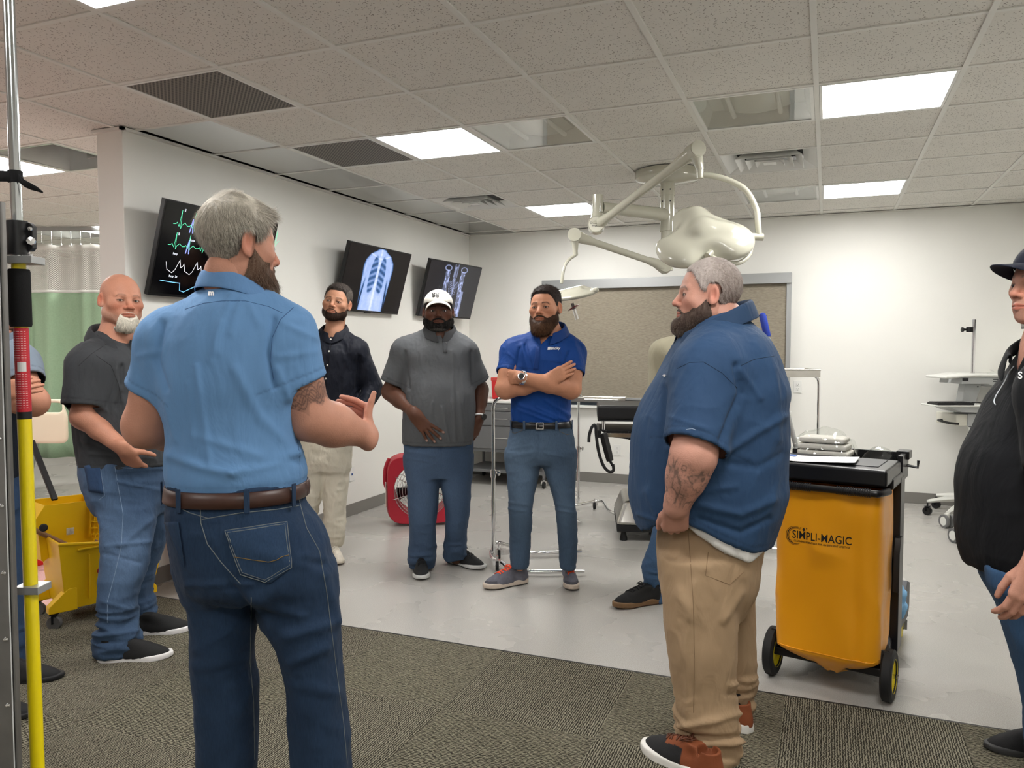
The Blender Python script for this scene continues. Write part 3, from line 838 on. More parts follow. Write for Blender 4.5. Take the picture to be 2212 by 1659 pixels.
def collar(s, c, a, b, front, mt, h_back=.045, flap=.050, tip=.075, gap=.25, drop_f=.05, flare=.018, lean=0.0, n=40, spread_tip=.5, open_=0.0):
    """fold-over collar round the neck. front: direction angle (0 = towards the camera, + = image right)"""
    P = []
    for i in range(n + 1):
        u = i / n; ph = gap + (2 * math.pi - 2 * gap) * u           # angle from the front
        fr = (1 + math.cos(ph)) / 2                                  # 1 at front
        d = V(math.sin(front + ph), -math.cos(front + ph), 0)
        R = 1 / math.sqrt((math.sin(ph) / a) ** 2 + (math.cos(ph) / b) ** 2)
        base = np.array(c, float) + V(0, 0, -drop_f * fr ** 1.5); e = abs(u - .5) * 2; tipk = sstep(.72, 1.0, e)
        hb = h_back * (1 - .45 * fr)
        R2 = R + open_ * fr
        fl_ = flap + (tip - flap) * tipk
        side = nrm(np.cross(V(0, 0, 1), d)) * (1 if u > .5 else -1)
        out = [base + d * R2 + V(0, 0, -.006), base + d * (R2 - .004) + V(0, 0, hb * .5), base + d * (R2 - .004) + V(0, 0, hb), base + d * (R2 + .003) + V(0, 0, hb + .004), base + d * (R2 + .009) + V(0, 0, hb - .003)]
        for k in (.35, .7, 1.0):
            out.append(base + d * (R2 + .009 + flare * k) + V(0, 0, hb - fl_ * k) + side * (tipk * spread_tip * .045 * k))
        P.append(out)
    m = MB(); m.grid(P); o = m.build('collar', mt, s.root, smooth=True, angle=3)
    me = o.data; ca = me.color_attributes.new('Col', 'FLOAT_COLOR', 'POINT')
    return o, m
def paint(o, c):
    me = o.data; ca = me.color_attributes.get('Col') or me.color_attributes.new('Col', 'FLOAT_COLOR', 'POINT')
    a = np.ones((len(me.vertices), 4), np.float32); a[:, :3] = c; ca.data.foreach_set('color', a.ravel()); return o
def collar_on(s, *a, colour=(.1, .1, .1), **k):
    o, m = collar(s, *a, **k); paint(o, colour)
    md = o.modifiers.new('solid', 'SOLIDIFY'); md.thickness = .003; md.offset = 0
    sb = o.modifiers.new('sub', 'SUBSURF'); sb.levels = 1; sb.render_levels = 1
    s.bvh['collar'] = BVHTree.FromPolygons([Vector(v) for v in np.concatenate(m.v)], m.f)
    return o
def belt(s, loft, z, hgt, mt, tilt=0, buckle=None, mt_b=None, loops=(), mt_l=None, add=.006, name='belt'):
    P = []
    for j, (dz, ex) in enumerate([(-.5, .0), (-.46, .004), (0, .005), (.46, .004), (.5, .0)]):
        P.append([loft.point(z + dz * hgt, t, add=add + ex) + V(0, 0, tilt * math.cos(t)) for t in np.linspace(0, 2 * math.pi, 61)])
    b = MB(); b.grid(P); o = b.build(name, mt, s.root, smooth=True, angle=3)
    md = o.modifiers.new('solid', 'SOLIDIFY'); md.thickness = .003; md.offset = -1
    if buckle is not None:
        p = loft.point(z, buckle, add=add + .008); q = loft.point(z, buckle + .05, add=add + .008); x = nrm(q - p); nn = nrm(np.cross(x, V(0, 0, 1))); bb = MB(); w_, h_ = .046, hgt * 1.12
        M = basis(x, nn, V(0, 0, 1), p); bb.M = M; t = .005
        bb.box((-w_ / 2, -t, -h_ / 2), (w_ / 2, t, -h_ / 2 + .006)); bb.box((-w_ / 2, -t, h_ / 2 - .006), (w_ / 2, t, h_ / 2)); bb.box((-w_ / 2, -t, -h_ / 2), (-w_ / 2 + .006, t, h_ / 2)); bb.box((w_ / 2 - .006, -t, -h_ / 2), (w_ / 2, t, h_ / 2)); bb.box((-.002, -t - .001, -.003), (w_ / 2, t + .001, .003))
        bb.build('buckle', mt_b, o, bevel=.001)
    for t in loops:
        p = loft.point(z, t, add=add + .009); x = nrm(loft.point(z, t + .05) - loft.point(z, t)); nn = nrm(np.cross(x, V(0, 0, 1))); bb = MB(); bb.M = basis(x, nn, V(0, 0, 1), p)
        bb.box((-.007, -.002, -hgt * .75), (.007, .002, hgt * .72)); lo = bb.build('belt_loop', mt_l, s.root, bevel=.0015); paint(lo, s.pc)
    return o
# -------- shoes
def shoe(s, heel, toe, mt_sole, mt_up, cs, cu, L=.295, wd=1.0, zt=.105, laces=None, lace_mt=None, sole_h=.030, tongue=True, colfn=None, h=.0045, mid=None, solecol=None):
    """heel, toe: points on the floor in person space"""
    heel = V(heel[0], heel[1], 0); toe = V(toe[0], toe[1], 0); Y = nrm(toe - heel); X = np.cross(Y, V(0, 0, 1)); Z = V(0, 0, 1)
    R = np.stack([X, Y, Z], 1); c = heel; k = L / .295
    S = Field()
    def slab(P):
        y = P[:, 1] / k; x = P[:, 0] / (k * wd)
        hw = np.interp(y, [0, .02, .06, .12, .17, .215, .26, .285, .297], [.012, .030, .035, .033, .041, .047, .040, .026, .004])
        ce = np.interp(y, [0, .1, .2, .3], [0, -.002, 0, -.004])
        lift = np.interp(y, [0, .02, .2, .295], [.006, 0, 0, .014])
        top = sole_h + np.interp(y, [0, .06, .15, .295], [.006, .002, -.003, .004])
        d = np.maximum(np.abs(x - ce) - hw, np.maximum(-y, y - .297))
        q = smax(d, P[:, 2] / 1 - top, .008); return smax(q, lift - P[:, 2], .006) * k
    S.u(Prim(slab, (-.06, -.01, -.002), (.06, .31 * k, .06)))
    Vt, Q = mesh_field(S, h, lo=(-.065, -.015, -.01), hi=(.065, .315 * k, .06)); Vt = relax(Vt, Q, 1, .3)
    cc = np.tile(np.array(cs), (len(Vt), 1))
    cc[Vt[:, 2] < .010] = np.array(solecol if solecol is not None else cs) * 1.0
    sh = MB(); 
    U = Field(); z0 = sole_h - .012
    U.u(ell((0, .205 * k, z0), (.044 * wd, .083 * k, .046))); U.u(ell((0, .15 * k, z0 + .008), (.038 * wd, .10 * k, .058)), .02)
    U.u(ell((0, .050 * k, z0 + .010), (.034 * wd, .052 * k, .070)), .02); U.u(cone((0, .050 * k, .05), (0, .045 * k, zt), .034 * wd, .033 * wd), .02)
    U.u(cone((0, .19 * k, z0 + .035), (0, .095 * k, z0 + .075), .022, .026), .02)
    U.sub(cone((0, .052 * k, zt - .012), (0, .048 * k, zt + .08), .029 * wd, .034 * wd), .004)
    U.cut(lambda P: z0 - P[:, 2]); U.cut(lambda P: P[:, 2] - zt - .004)
    Vu, Qu = mesh_field(U, h, lo=(-.07, -.02, 0), hi=(.07, .32 * k, .17)); Vu = relax(Vu, Qu, 1, .3)
    cu_ = np.tile(np.array(cu), (len(Vu), 1)) * (1 + .12 * vnoise(Vu * 90, 3))[:, None]
    if colfn: cu_ = colfn(Vu / k, cu_)
    tr = lambda A: A @ R.T + c
    root = s.root
    o = link('shoe', np_mesh('shoe', tr(Vu), Qu, col=np.clip(cu_, 0, 1)), mt_up, root)
    link('sole', np_mesh('sole', tr(Vt), Q, col=np.clip(cc, 0, 1)), mt_sole, o)
    if laces is not None:
        b = MB(); bv = BVHTree.FromPolygons([Vector(v) for v in Vu], [tuple(q) for q in Qu])
        def top(x, y):
            hh = bv.ray_cast(Vector((x, y * k, .3)), Vector((0, 0, -1))); return V(*(hh[0] if hh[0] else (x, y * k, .08))) + V(0, 0, .0025)
        for i in range(5):
            y = .115 + i * .019; b.tube([top(x, y + (.008 if (x > 0) == (i % 2 == 0) else 0)) for x in np.linspace(-.020, .020, 7)], .0026, 6)
            b.tube([top(x, y + .019 * (x + .02) / .04) for x in np.linspace(-.020, .020, 7)], .0024, 6)
        p = top(0, .112)
        for sg in (-1, 1): b.tube(smooth_path([p, p + V(sg * .018, .006, .010), p + V(sg * .030, .020, .002), p + V(sg * .014, .012, .004), p], 5), .0022, 6); b.tube(smooth_path([p, p + V(sg * .012, -.01, .004), p + V(sg * .028, .03, -.004)], 5), .0022, 6)
        vs = np.concatenate(b.v); b2 = MB(); b2.add(tr(vs), b.f); b2.build('laces', lace_mt, o, smooth=True)
    return o
M_black = mat('black_plastic', rgb(18, 18, 20), rough=.4)
# ------------------------------------------------------------------ the room
GX0, GY0, DX, DY = -0.0685, 3.9596, .6057, .6096
XL, XR, YB, YR, XFAR = -3.655, 1.553, 7.81, -3.0, -10.2
gx = lambda i: GX0 + DX * i
gy = lambda j: GY0 + DY * j
M_wall = mat('wall_paint', rgb(236, 235, 229), rough=.55, bump=(160, .05, .002), noise=(2, .012))
M_base = mat('vinyl_cove_base', rgb(128, 125, 120), rough=.45)
M_white = mat('white_enamel', rgb(232, 232, 228), rough=.35)
M_grid = mat('grid_enamel', rgb(226, 225, 219), rough=.5)
M_dark = mat('plenum_board', rgb(60, 58, 55), rough=.9)  # plain dark grey for the ceiling slab, carpet backing and duct backs
def tile_mat():
    m = mat('mineral_tile', rgb(224, 221, 214), rough=.95, noise=(4, .02)); nt = m.node_tree; N = nt.nodes; L = nt.links; b = N['Principled BSDF']
    tc = [n for n in N if n.type == 'TEX_COORD'][0]; src = b.inputs['Base Color'].links[0].from_socket
    geo = N.new('ShaderNodeNewGeometry')
    v = N.new('ShaderNodeTexVoronoi'); v.inputs['Scale'].default_value = 95; L.new(geo.outputs['Position'], v.inputs['Vector'])
    n = N.new('ShaderNodeTexNoise'); n.inputs['Scale'].default_value = 60; n.inputs['Detail'].default_value = 2; L.new(geo.outputs['Position'], n.inputs['Vector'])
    wb = N.new('ShaderNodeTexNoise'); wb.inputs['Scale'].default_value = 240; L.new(geo.outputs['Position'], wb.inputs['Vector'])
    # pinholes: small voronoi centres, only where the noise is high, with ragged rims
    a = N.new('ShaderNodeMath'); a.operation = 'MULTIPLY_ADD'; L.new(wb.outputs[0], a.inputs[0]); a.inputs[1].default_value = .35; L.new(v.outputs['Distance'], a.inputs[2])
    t = N.new('ShaderNodeMapRange'); t.inputs[1].default_value = .40; t.inputs[2].default_value = .48; t.inputs[3].default_value = 1; t.inputs[4].default_value = 0; L.new(a.outputs[0], t.inputs[0])
    g = N.new('ShaderNodeMapRange'); g.inputs[1].default_value = .44; g.inputs[2].default_value = .50; L.new(n.outputs[0], g.inputs[0])
    k = N.new('ShaderNodeMath'); k.operation = 'MULTIPLY'; L.new(t.outputs[0], k.inputs[0]); L.new(g.outputs[0], k.inputs[1])
    k2 = N.new('ShaderNodeMath'); k2.operation = 'MULTIPLY'; L.new(k.outputs[0], k2.inputs[0]); k2.inputs[1].default_value = .72
    mx = N.new('ShaderNodeMix'); mx.data_type = 'RGBA'; L.new(k2.outputs[0], mx.inputs[0]); L.new(src, mx.inputs[6]); mx.inputs[7].default_value = (*rgb(92, 80, 68), 1); L.new(mx.outputs[2], b.inputs['Base Color'])
    bp = N.new('ShaderNodeBump'); bp.invert = True; bp.inputs['Strength'].default_value = .5; bp.inputs['Distance'].default_value = .003; L.new(k.outputs[0], bp.inputs['Height']); L.new(bp.outputs[0], b.inputs['Normal'])
    return m
M_tile = tile_mat()
def vinyl_mat(name, c, c2, rough=.27):
    m = mat(name, c, rough=rough, spec=.45); nt = m.node_tree; N = nt.nodes; L = nt.links; b = N['Principled BSDF']; g = N.new('ShaderNodeNewGeometry')
    n = N.new('ShaderNodeTexNoise'); n.inputs['Scale'].default_value = 260; n.inputs['Detail'].default_value = 3; L.new(g.outputs['Position'], n.inputs['Vector'])
    n2 = N.new('ShaderNodeTexNoise'); n2.inputs['Scale'].default_value = 1.4; n2.inputs['Detail'].default_value = 4; L.new(g.outputs['Position'], n2.inputs['Vector'])
    r = N.new('ShaderNodeMapRange'); r.inputs[1].default_value = .38; r.inputs[2].default_value = .62; L.new(n.outputs[0], r.inputs[0])
    mx = N.new('ShaderNodeMix'); mx.data_type = 'RGBA'; mx.inputs[6].default_value = (*c, 1); mx.inputs[7].default_value = (*c2, 1); L.new(r.outputs[0], mx.inputs[0]); L.new(mx.outputs[2], b.inputs['Base Color'])
    r2 = N.new('ShaderNodeMapRange'); r2.inputs[1].default_value = .3; r2.inputs[2].default_value = .7; r2.inputs[3].default_value = rough - .02; r2.inputs[4].default_value = rough + .03; L.new(n2.outputs[0], r2.inputs[0]); L.new(r2.outputs[0], b.inputs['Roughness'])
    bp = N.new('ShaderNodeBump'); bp.inputs['Strength'].default_value = .06; bp.inputs['Distance'].default_value = .001; L.new(n.outputs[0], bp.inputs['Height']); L.new(bp.outputs[0], b.inputs['Normal'])
    return m
M_vinyl = vinyl_mat('grey_sheet_vinyl', rgb(164, 161, 156), rgb(184, 181, 175))
M_pink = vinyl_mat('pink_sheet_vinyl', rgb(206, 172, 168), rgb(226, 200, 194))
def carpet_mat():
    m = mat('ribbed_carpet', rgb(110, 104, 90), rough=.95, spec=.1); nt = m.node_tree; N = nt.nodes; L = nt.links; b = N['Principled BSDF']; tc = [n for n in N if n.type == 'TEX_COORD'][0]
    nd = N.new('ShaderNodeTexNoise'); nd.inputs['Scale'].default_value = 90; nd.inputs['Detail'].default_value = 3; L.new(tc.outputs['Object'], nd.inputs['Vector'])
    ad = N.new('ShaderNodeVectorMath'); ad.operation = 'MULTIPLY_ADD'; L.new(nd.outputs[1], ad.inputs[0]); ad.inputs[1].default_value = (.014, .014, .014); L.new(tc.outputs['Object'], ad.inputs[2])
    wv = N.new('ShaderNodeTexWave'); wv.inputs['Scale'].default_value = 36; wv.bands_direction = 'X'; wv.inputs['Distortion'].default_value = 0; L.new(ad.outputs[0], wv.inputs['Vector'])
    n2 = N.new('ShaderNodeTexNoise'); n2.inputs['Scale'].default_value = 300; n2.inputs['Detail'].default_value = 3; L.new(tc.outputs['Object'], n2.inputs['Vector'])
    mp = N.new('ShaderNodeMapping'); mp.inputs['Scale'].default_value = (1, .22, 1); L.new(tc.outputs['Object'], mp.inputs['Vector']); L.new(mp.outputs[0], n2.inputs['Vector'])
    h = N.new('ShaderNodeMath'); h.operation = 'MULTIPLY_ADD'; L.new(n2.outputs[0], h.inputs[0]); h.inputs[1].default_value = .9; L.new(wv.outputs['Fac'], h.inputs[2])
    r = N.new('ShaderNodeMapRange'); r.inputs[1].default_value = .45; r.inputs[2].default_value = 1.35; L.new(h.outputs[0], r.inputs[0])
    cr = N.new('ShaderNodeValToRGB'); e = cr.color_ramp.elements; e[0].color = (*rgb(44, 42, 36), 1); e[1].color = (*rgb(150, 145, 127), 1); e[1].position = .95; e2 = e.new(.45); e2.color = (*rgb(84, 80, 69), 1)
    L.new(r.outputs[0], cr.inputs[0]); L.new(cr.outputs[0], b.inputs['Base Color'])
    bp = N.new('ShaderNodeBump'); bp.inputs['Strength'].default_value = .9; bp.inputs['Distance'].default_value = .004; L.new(h.outputs[0], bp.inputs['Height']); L.new(bp.outputs[0], b.inputs['Normal'])
    return m
M_carpet = carpet_mat()
def struct(b, name, m, parent=None, **k):
    o = b.build(name, m, parent, **k)
    if parent is None: o['kind'] = 'structure'
    return o
# floor
XC, YC = -3.81, 3.262
floor = struct(MB().box((XFAR, YR, -.12), (XR, YB, 0)), 'floor', M_vinyl)
b = MB().box((XFAR, YR, .0), (XC - .004, 4.3, .0015)); b.build('pink_vinyl_sheet', M_pink, floor)
b = MB().box((-6.5, 3.205, .0015), (XC - .01, 3.228, .0022)); b.build('blue_stripe', mat('blue_tape', rgb(84, 138, 190), rough=.5), floor)
b = MB().box((XC + .02, YR, 0), (XR, YC - .012, .0035)); b.build('carpet_backing', M_dark, floor)
b = MB(); b.box((XC - .006, YC - .012, 0), (XR, YC + .006, .0075)); struct(b, 'trim_1', mat('black_edge_strip', rgb(40, 38, 36), rough=.5), bevel=.002)
b = MB(); b.box((XC - .006, YR, 0), (XC + .018, YC - .012, .0075)); struct(b, 'trim_2', bpy.data.materials['black_edge_strip'], bevel=.002)
T_ = .61; proto = None; nt_ = 0
for j in range(8):
    for i in range(10):
        x0 = XC + .018 + i * T_; y1 = YC - .013 - j * T_; x1 = min(x0 + T_, XR - .002)
        if x1 - x0 < .1: continue
        w_, d_ = x1 - x0 - .0015, T_ - .0015
        full = abs(x1 - x0 - T_) < 1e-6
        if full and proto is not None: me = proto
        else:
            q = MB().box((-w_ / 2, -d_ / 2, 0), (w_ / 2, d_ / 2, .0085)); me = bpy.data.meshes.new('carpet_tile'); me.from_pydata([tuple(v) for v in q.v[0]], [], q.f); me.materials.append(M_carpet)
            if full: proto = me
        o = link('carpet_tile', me, None, floor, ((x0 + x1) / 2, y1 - T_ / 2, .0015), (0, 0, (math.pi / 2 if (i + j) % 2 and full else 0) + (math.pi if random.random() < .5 else 0)))
# seam weld in the sheet vinyl
b = MB(); b.box((XC, 4.985, 0), (XR, 4.988, .0006)); b.build('weld_seam', mat('weld_rod', rgb(206, 203, 198), rough=.4), floor)
# walls
struct(MB().box((-3.85, 3.27, 0), (XL, YB, CEIL + .3)), 'wall_left', M_wall, bevel=.004)
struct(MB().box((XFAR, YB, 0), (XR, YB + .12, CEIL + .3)), 'wall_back', M_wall)
struct(MB().box((XR, YR, 0), (XR + .12, YB + .12, CEIL + .3)), 'wall_right', M_wall)
struct(MB().box((XFAR, YR - .12, 0), (XR + .12, YR, CEIL + .3)), 'wall_rear', M_wall)
struct(MB().box((XFAR - .12, YR - .12, 0), (XFAR, YB + .12, CEIL + .3)), 'wall_far', M_wall)
for nm, lo, hi in (('baseboard_left', (XL, 3.27, 0), (XL + .007, YB, .10)), ('baseboard_back', (XL, YB - .007, 0), (XR, YB, .10)), ('baseboard_right', (XR - .007, 3.27, 0), (XR, YB, .10)), ('baseboard_end', (-3.857, 3.263, 0), (XL + .007, 3.27, .10)), ('baseboard_far', (XFAR, YB - .007, 0), (-3.85, YB, .10))):
    struct(MB().box(lo, hi), nm, M_base, bevel=.003)
# wall angle under the ceiling
b = MB(); b.box((XL, 3.25, CEIL - .018), (XL + .022, YB, CEIL - .003)); b.box((XL, YB - .022, CEIL - .012), (XR, YB, CEIL - .003)); b.box((-3.87, 3.25, CEIL - .018), (XL + .022, 3.272, CEIL - .003)); struct(b, 'trim_3', M_grid)
# ceiling
ceil = struct(MB().box((XFAR, YR, CEIL + .3), (XR, YB, CEIL + .4)), 'ceiling', M_dark)
LIT = [(0, 0), (0, 4), (-4, 0), (-4, 4), (-4, -4), (0, -4), (-9, -5), (-9, -1), (-12, 3), (-13, -1), (-4, -8), (0, -8), (-9, 3)]
HOUS = [(-1, 0), (-3, 0), (-1, 4), (-8, -1), (-13, 3)]
PERF = [(-5, -2), (-5, 0)]; DIFF = [(-5, 3), (-1, 2)]
SKIP = set(LIT) | set(HOUS) | set(PERF) | set(DIFF)
tile_me = None; n_t = 0; far = MB()
for i in range(-17, 3):
    for j in range(-12, 7):
        if (i, j) in SKIP: continue
        x0, x1, y0, y1 = gx(i) + .004, gx(i + 1) - .004, gy(j) + .004, gy(j + 1) - .004
        x1 = min(x1, XR - .003); x0 = max(x0, XFAR + .003); y1 = min(y1, YB - .003); y0 = max(y0, YR + .003)
        if x1 - x0 < .03 or y1 - y0 < .03: continue
        if i == -6 and j >= -1: x1 = min(x1, XL - .0)      # row against the dividing wall
        vis = -14 <= i <= 2 and j >= -4
        if not vis: far.box((x0, y0, CEIL + .004), (x1, y1, CEIL + .016)); continue
        full = (i != -6 or j < -1) and j < 6 and i < 2
        if full and tile_me is not None: me = tile_me
        else:
            a, c = (x1 - x0) / 2, (y1 - y0) / 2
            q = MB().box((-a, -c, .0), (a, c, .014)); me = bpy.data.meshes.new('ceiling_tile'); me.from_pydata([tuple(v) for v in q.v[0]], [], q.f); me.materials.append(M_tile)
            if full: tile_me = me
        link('ceiling_tile', me, None, ceil, ((x0 + x1) / 2, (y0 + y1) / 2, CEIL + .0035)); n_t += 1
o = far.build('ceiling_tile_field', M_tile, ceil); o['kind'] = 'stuff'
for i in range(-17, 4):
    if XFAR < gx(i) < XR - .02: MB().box((gx(i) - .012, YR, CEIL - .003), (gx(i) + .012, YB, CEIL + .006)).build('grid_runner', M_grid, ceil, bevel=.001)
for j in range(-11, 7):
    if YR < gy(j) < YB - .02: MB().box((XFAR, gy(j) - .012, CEIL - .0022), (XR, gy(j) + .012, CEIL + .005)).build('grid_runner', M_grid, ceil, bevel=.001)
# ceiling fixtures
M_panel = mat('lit_diffuser', (1.0, .985, .96), rough=.5, emit=PANEL)
M_sheet = mat('galvanised_sheet', (.62, .63, .62), rough=.28, metal=.9, noise=(3, .12))
M_sheet_w = mat('white_reflector', rgb(232, 232, 226), rough=.22, metal=.15)
def film_mat(name, base=.05, rough=.05, tint=(.97, .98, .97)):
    m = bpy.data.materials.new(name); m.use_nodes = True; N = m.node_tree.nodes; L = m.node_tree.links; tr = N.new('ShaderNodeBsdfTransparent'); tr.inputs[0].default_value = (*tint, 1)
    gl = N.new('ShaderNodeBsdfGlossy'); gl.inputs['Roughness'].default_value = rough; mx = N.new('ShaderNodeMixShader'); lw = N.new('ShaderNodeLayerWeight'); lw.inputs[0].default_value = .5; pw = N.new('ShaderNodeMath'); pw.operation = 'POWER'; L.new(lw.outputs['Facing'], pw.inputs[0]); pw.inputs[1].default_value = 5; fr = N.new('ShaderNodeMath'); fr.operation = 'MULTIPLY'; L.new(pw.outputs[0], fr.inputs[0]); fr.inputs[1].default_value = .7
    ad = N.new('ShaderNodeMath'); ad.operation = 'ADD'; ad.inputs[1].default_value = base; L.new(fr.outputs[0], ad.inputs[0]); L.new(ad.outputs[0], mx.inputs[0]); L.new(tr.outputs[0], mx.inputs[1]); L.new(gl.outputs[0], mx.inputs[2]); L.new(mx.outputs[0], N['Material Output'].inputs[0]); return m
M_clear = film_mat('clear_acrylic', .10, .02)
def place_words(i, j):
    return {(0, 0): 'large lit panel right of the mirrored fixture above the surgical lamp', (0, 4): 'small lit panel on the right near the back wall', (-4, 0): 'lit panel between the dark vent and the clear fixture over the screens',
            (-4, 4): 'lit panel left of the surgical lamp mount near the back wall', (-4, -4): 'lit panel cut by the top edge on the left', (-9, -1): 'lit panel at the left edge beside the metal housing', (-12, 3): 'small lit panel above the green curtain'}.get((i, j))
def fixture_frame(parent, cx, cy, hx, hy, wd=.020, m=None, name='frame', z=CEIL - .004):
    b = MB(); 
    for lo, hi in (((-hx, -hy), (hx, -hy + wd)), ((-hx, hy - wd), (hx, hy)), ((-hx, -hy + wd), (-hx + wd, hy - wd)), ((hx - wd, -hy + wd), (hx, hy - wd))): b.box((lo[0], lo[1], 0), (hi[0], hi[1], .012))
    return b.build(name, m or M_white, parent, (0, 0, z - CEIL), bevel=.001)
hx, hy = DX / 2 - .013, DY / 2 - .013
for n_, (i, j) in enumerate(LIT):
    t = empty('ceiling_light', ((gx(i) + gx(i + 1)) / 2, (gy(j) + gy(j + 1)) / 2, CEIL), 0, place_words(i, j) or 'lit square ceiling panel outside the picture, not visible in the photo', 'ceiling light', 'lit square panels in the ceiling' if place_words(i, j) else 'lit ceiling panels outside the picture')
    fixture_frame(t, 0, 0, hx, hy, .014)
    q = MB().box((-hx + .013, -hy + .013, .0), (hx - .013, hy - .013, .006)); q.build('diffuser', M_panel, t)
hw = {(-1, 0): 'mirrored ceiling fixture with clear cover left of the large lit panel', (-3, 0): 'clear-covered ceiling fixture right of the lit panel over the screens', (-1, 4): 'pale covered fixture left of the small lit panel by the back wall', (-8, -1): 'open galvanised metal housing beside the left lit panel', (-13, 3): 'metal housing above the green curtain rail'}
for (i, j) in HOUS:
    t = empty('recessed_fixture', ((gx(i) + gx(i + 1)) / 2, (gy(j) + gy(j + 1)) / 2, CEIL), 0, hw[(i, j)], 'ceiling fixture', 'recessed fixtures in the ceiling grid')
    metal = i < -7; fixture_frame(t, 0, 0, hx, hy, .018, M_sheet if metal else M_white)
    b = MB(); h_ = .20 if metal else .085
    a, c, a2, c2 = hx - .018, hy - .018, hx - .05, hy - .05
    for (p, q, r, s_) in (((-a, -c), (a, -c), (a2, -c2), (-a2, -c2)), ((a, -c), (a, c), (a2, c2), (a2, -c2)), ((a, c), (-a, c), (-a2, c2), (a2, c2)), ((-a, c), (-a, -c), (-a2, -c2), (-a2, c2))):
        b.add([(*p, .002), (*q, .002), (*r, h_), (*s_, h_)], [(0, 1, 2, 3)])
    b.add([(-a2, -c2, h_), (a2, -c2, h_), (a2, c2, h_), (-a2, c2, h_)], [(0, 1, 2, 3)])
    b.build('housing', M_sheet if metal else M_white, t)
    if not metal:
        [MB().tube([(sx, -.2, .035), (sx, .2, .035)], .013, 10).build('lamp_tube', M_white, t, smooth=True) for sx in (-.12, .12)]
        b = MB(); b.grid([[(-.17 + .02 * k, y_, h_ - .01 - .03 * math.sin(k / 17 * math.pi)) for k in range(18)] for y_ in (-.22, .22)]); b.build('reflector', M_sheet_w, t, smooth=True)
        MB().box((-a, -c, -.001), (a, c, .0025)).build('clear_cover', M_clear, t)
    else:
        b = MB(); b.box((-.04, hy - .075, .05), (.03, hy - .06, .09)); b.build('junction_plate', M_sheet, t); b = MB(); b.tube(smooth_path([(.06, hy - .07, .05), (.09, hy - .08, .03), (.13, hy - .07, .02)], 5), .004, 6); b.build('cable', M_black, t, smooth=True)
def perf_mat():
    m = mat('perforated_grille', rgb(96, 92, 86), rough=.6); nt = m.node_tree; N = nt.nodes; L = nt.links; b = N['Principled BSDF']; tc = [n for n in N if n.type == 'TEX_COORD'][0]
    mp = N.new('ShaderNodeMapping'); mp.inputs['Scale'].default_value = (62, 62, 1); mp.inputs['Rotation'].default_value = (0, 0, math.radians(45)); L.new(tc.outputs['Object'], mp.inputs['Vector'])
    f = N.new('ShaderNodeVectorMath'); f.operation = 'FRACTION'; L.new(mp.outputs[0], f.inputs[0]); s_ = N.new('ShaderNodeVectorMath'); s_.operation = 'SUBTRACT'; L.new(f.outputs[0], s_.inputs[0]); s_.inputs[1].default_value = (.5, .5, 0)
    mu = N.new('ShaderNodeVectorMath'); mu.operation = 'MULTIPLY'; L.new(s_.outputs[0], mu.inputs[0]); mu.inputs[1].default_value = (1, 1, 0)
    l = N.new('ShaderNodeVectorMath'); l.operation = 'LENGTH'; L.new(mu.outputs[0], l.inputs[0])
    r = N.new('ShaderNodeMapRange'); r.inputs[1].default_value = .30; r.inputs[2].default_value = .38; L.new(l.outputs['Value'], r.inputs[0])
    mx = N.new('ShaderNodeMix'); mx.data_type = 'RGBA'; L.new(r.outputs[0], mx.inputs[0]); mx.inputs[6].default_value = (*rgb(34, 32, 30), 1); mx.inputs[7].default_value = (*rgb(128, 122, 114), 1); L.new(mx.outputs[2], b.inputs['Base Color'])
    return m
M_perf = perf_mat()
for (i, j), lb in zip(PERF, ('dark perforated return grille nearer to us', 'dark perforated return grille beside the lit panel over the screens')):
    t = empty('return_vent', ((gx(i) + gx(i + 1)) / 2, (gy(j) + gy(j + 1)) / 2, CEIL), 0, lb, 'ceiling vent', 'perforated ceiling grilles'); fixture_frame(t, 0, 0, hx, hy, .016)
    MB().box((-hx + .014, -hy + .014, 0), (hx - .014, hy - .014, .004)).build('perforated_panel', M_perf, t)
for (i, j), lb in zip(DIFF, ('square louvred air diffuser above the right-hand screens', 'square louvred air diffuser between the mirrored fixture and lamp mount')):
    t = empty('air_diffuser', ((gx(i) + gx(i + 1)) / 2, (gy(j) + gy(j + 1)) / 2, CEIL), 0, lb, 'air diffuser', 'louvred ceiling diffusers')
    MB().box((-hx, -hy, .09), (hx, hy, .095)).build('duct_back', M_dark, t)
    rings = [(hx, hx - .085, 0, .045), (.205, .160, -.012, .03), (.145, .105, -.012, .03), (.088, .055, -.012, .03)]
    for a, c, z0, z1 in rings:
        b = MB(); 
        for k in range(4):
            an = k * math.pi / 2; R_ = np.array([[math.cos(an), -math.sin(an)], [math.sin(an), math.cos(an)]])
            pts = [R_ @ np.array(p) for p in ((-a, -a), (a, -a), (c, -c), (-c, -c))]
            b.add([(*pts[0], z0), (*pts[1], z0), (*pts[2], z1), (*pts[3], z1)], [(0, 1, 2, 3)])
        o = b.build('louver', M_white, t, solid=.002)
    MB().box((-.040, -.040, -.012), (.040, .040, -.008)).build('center_plate', M_white, t, bevel=.001)
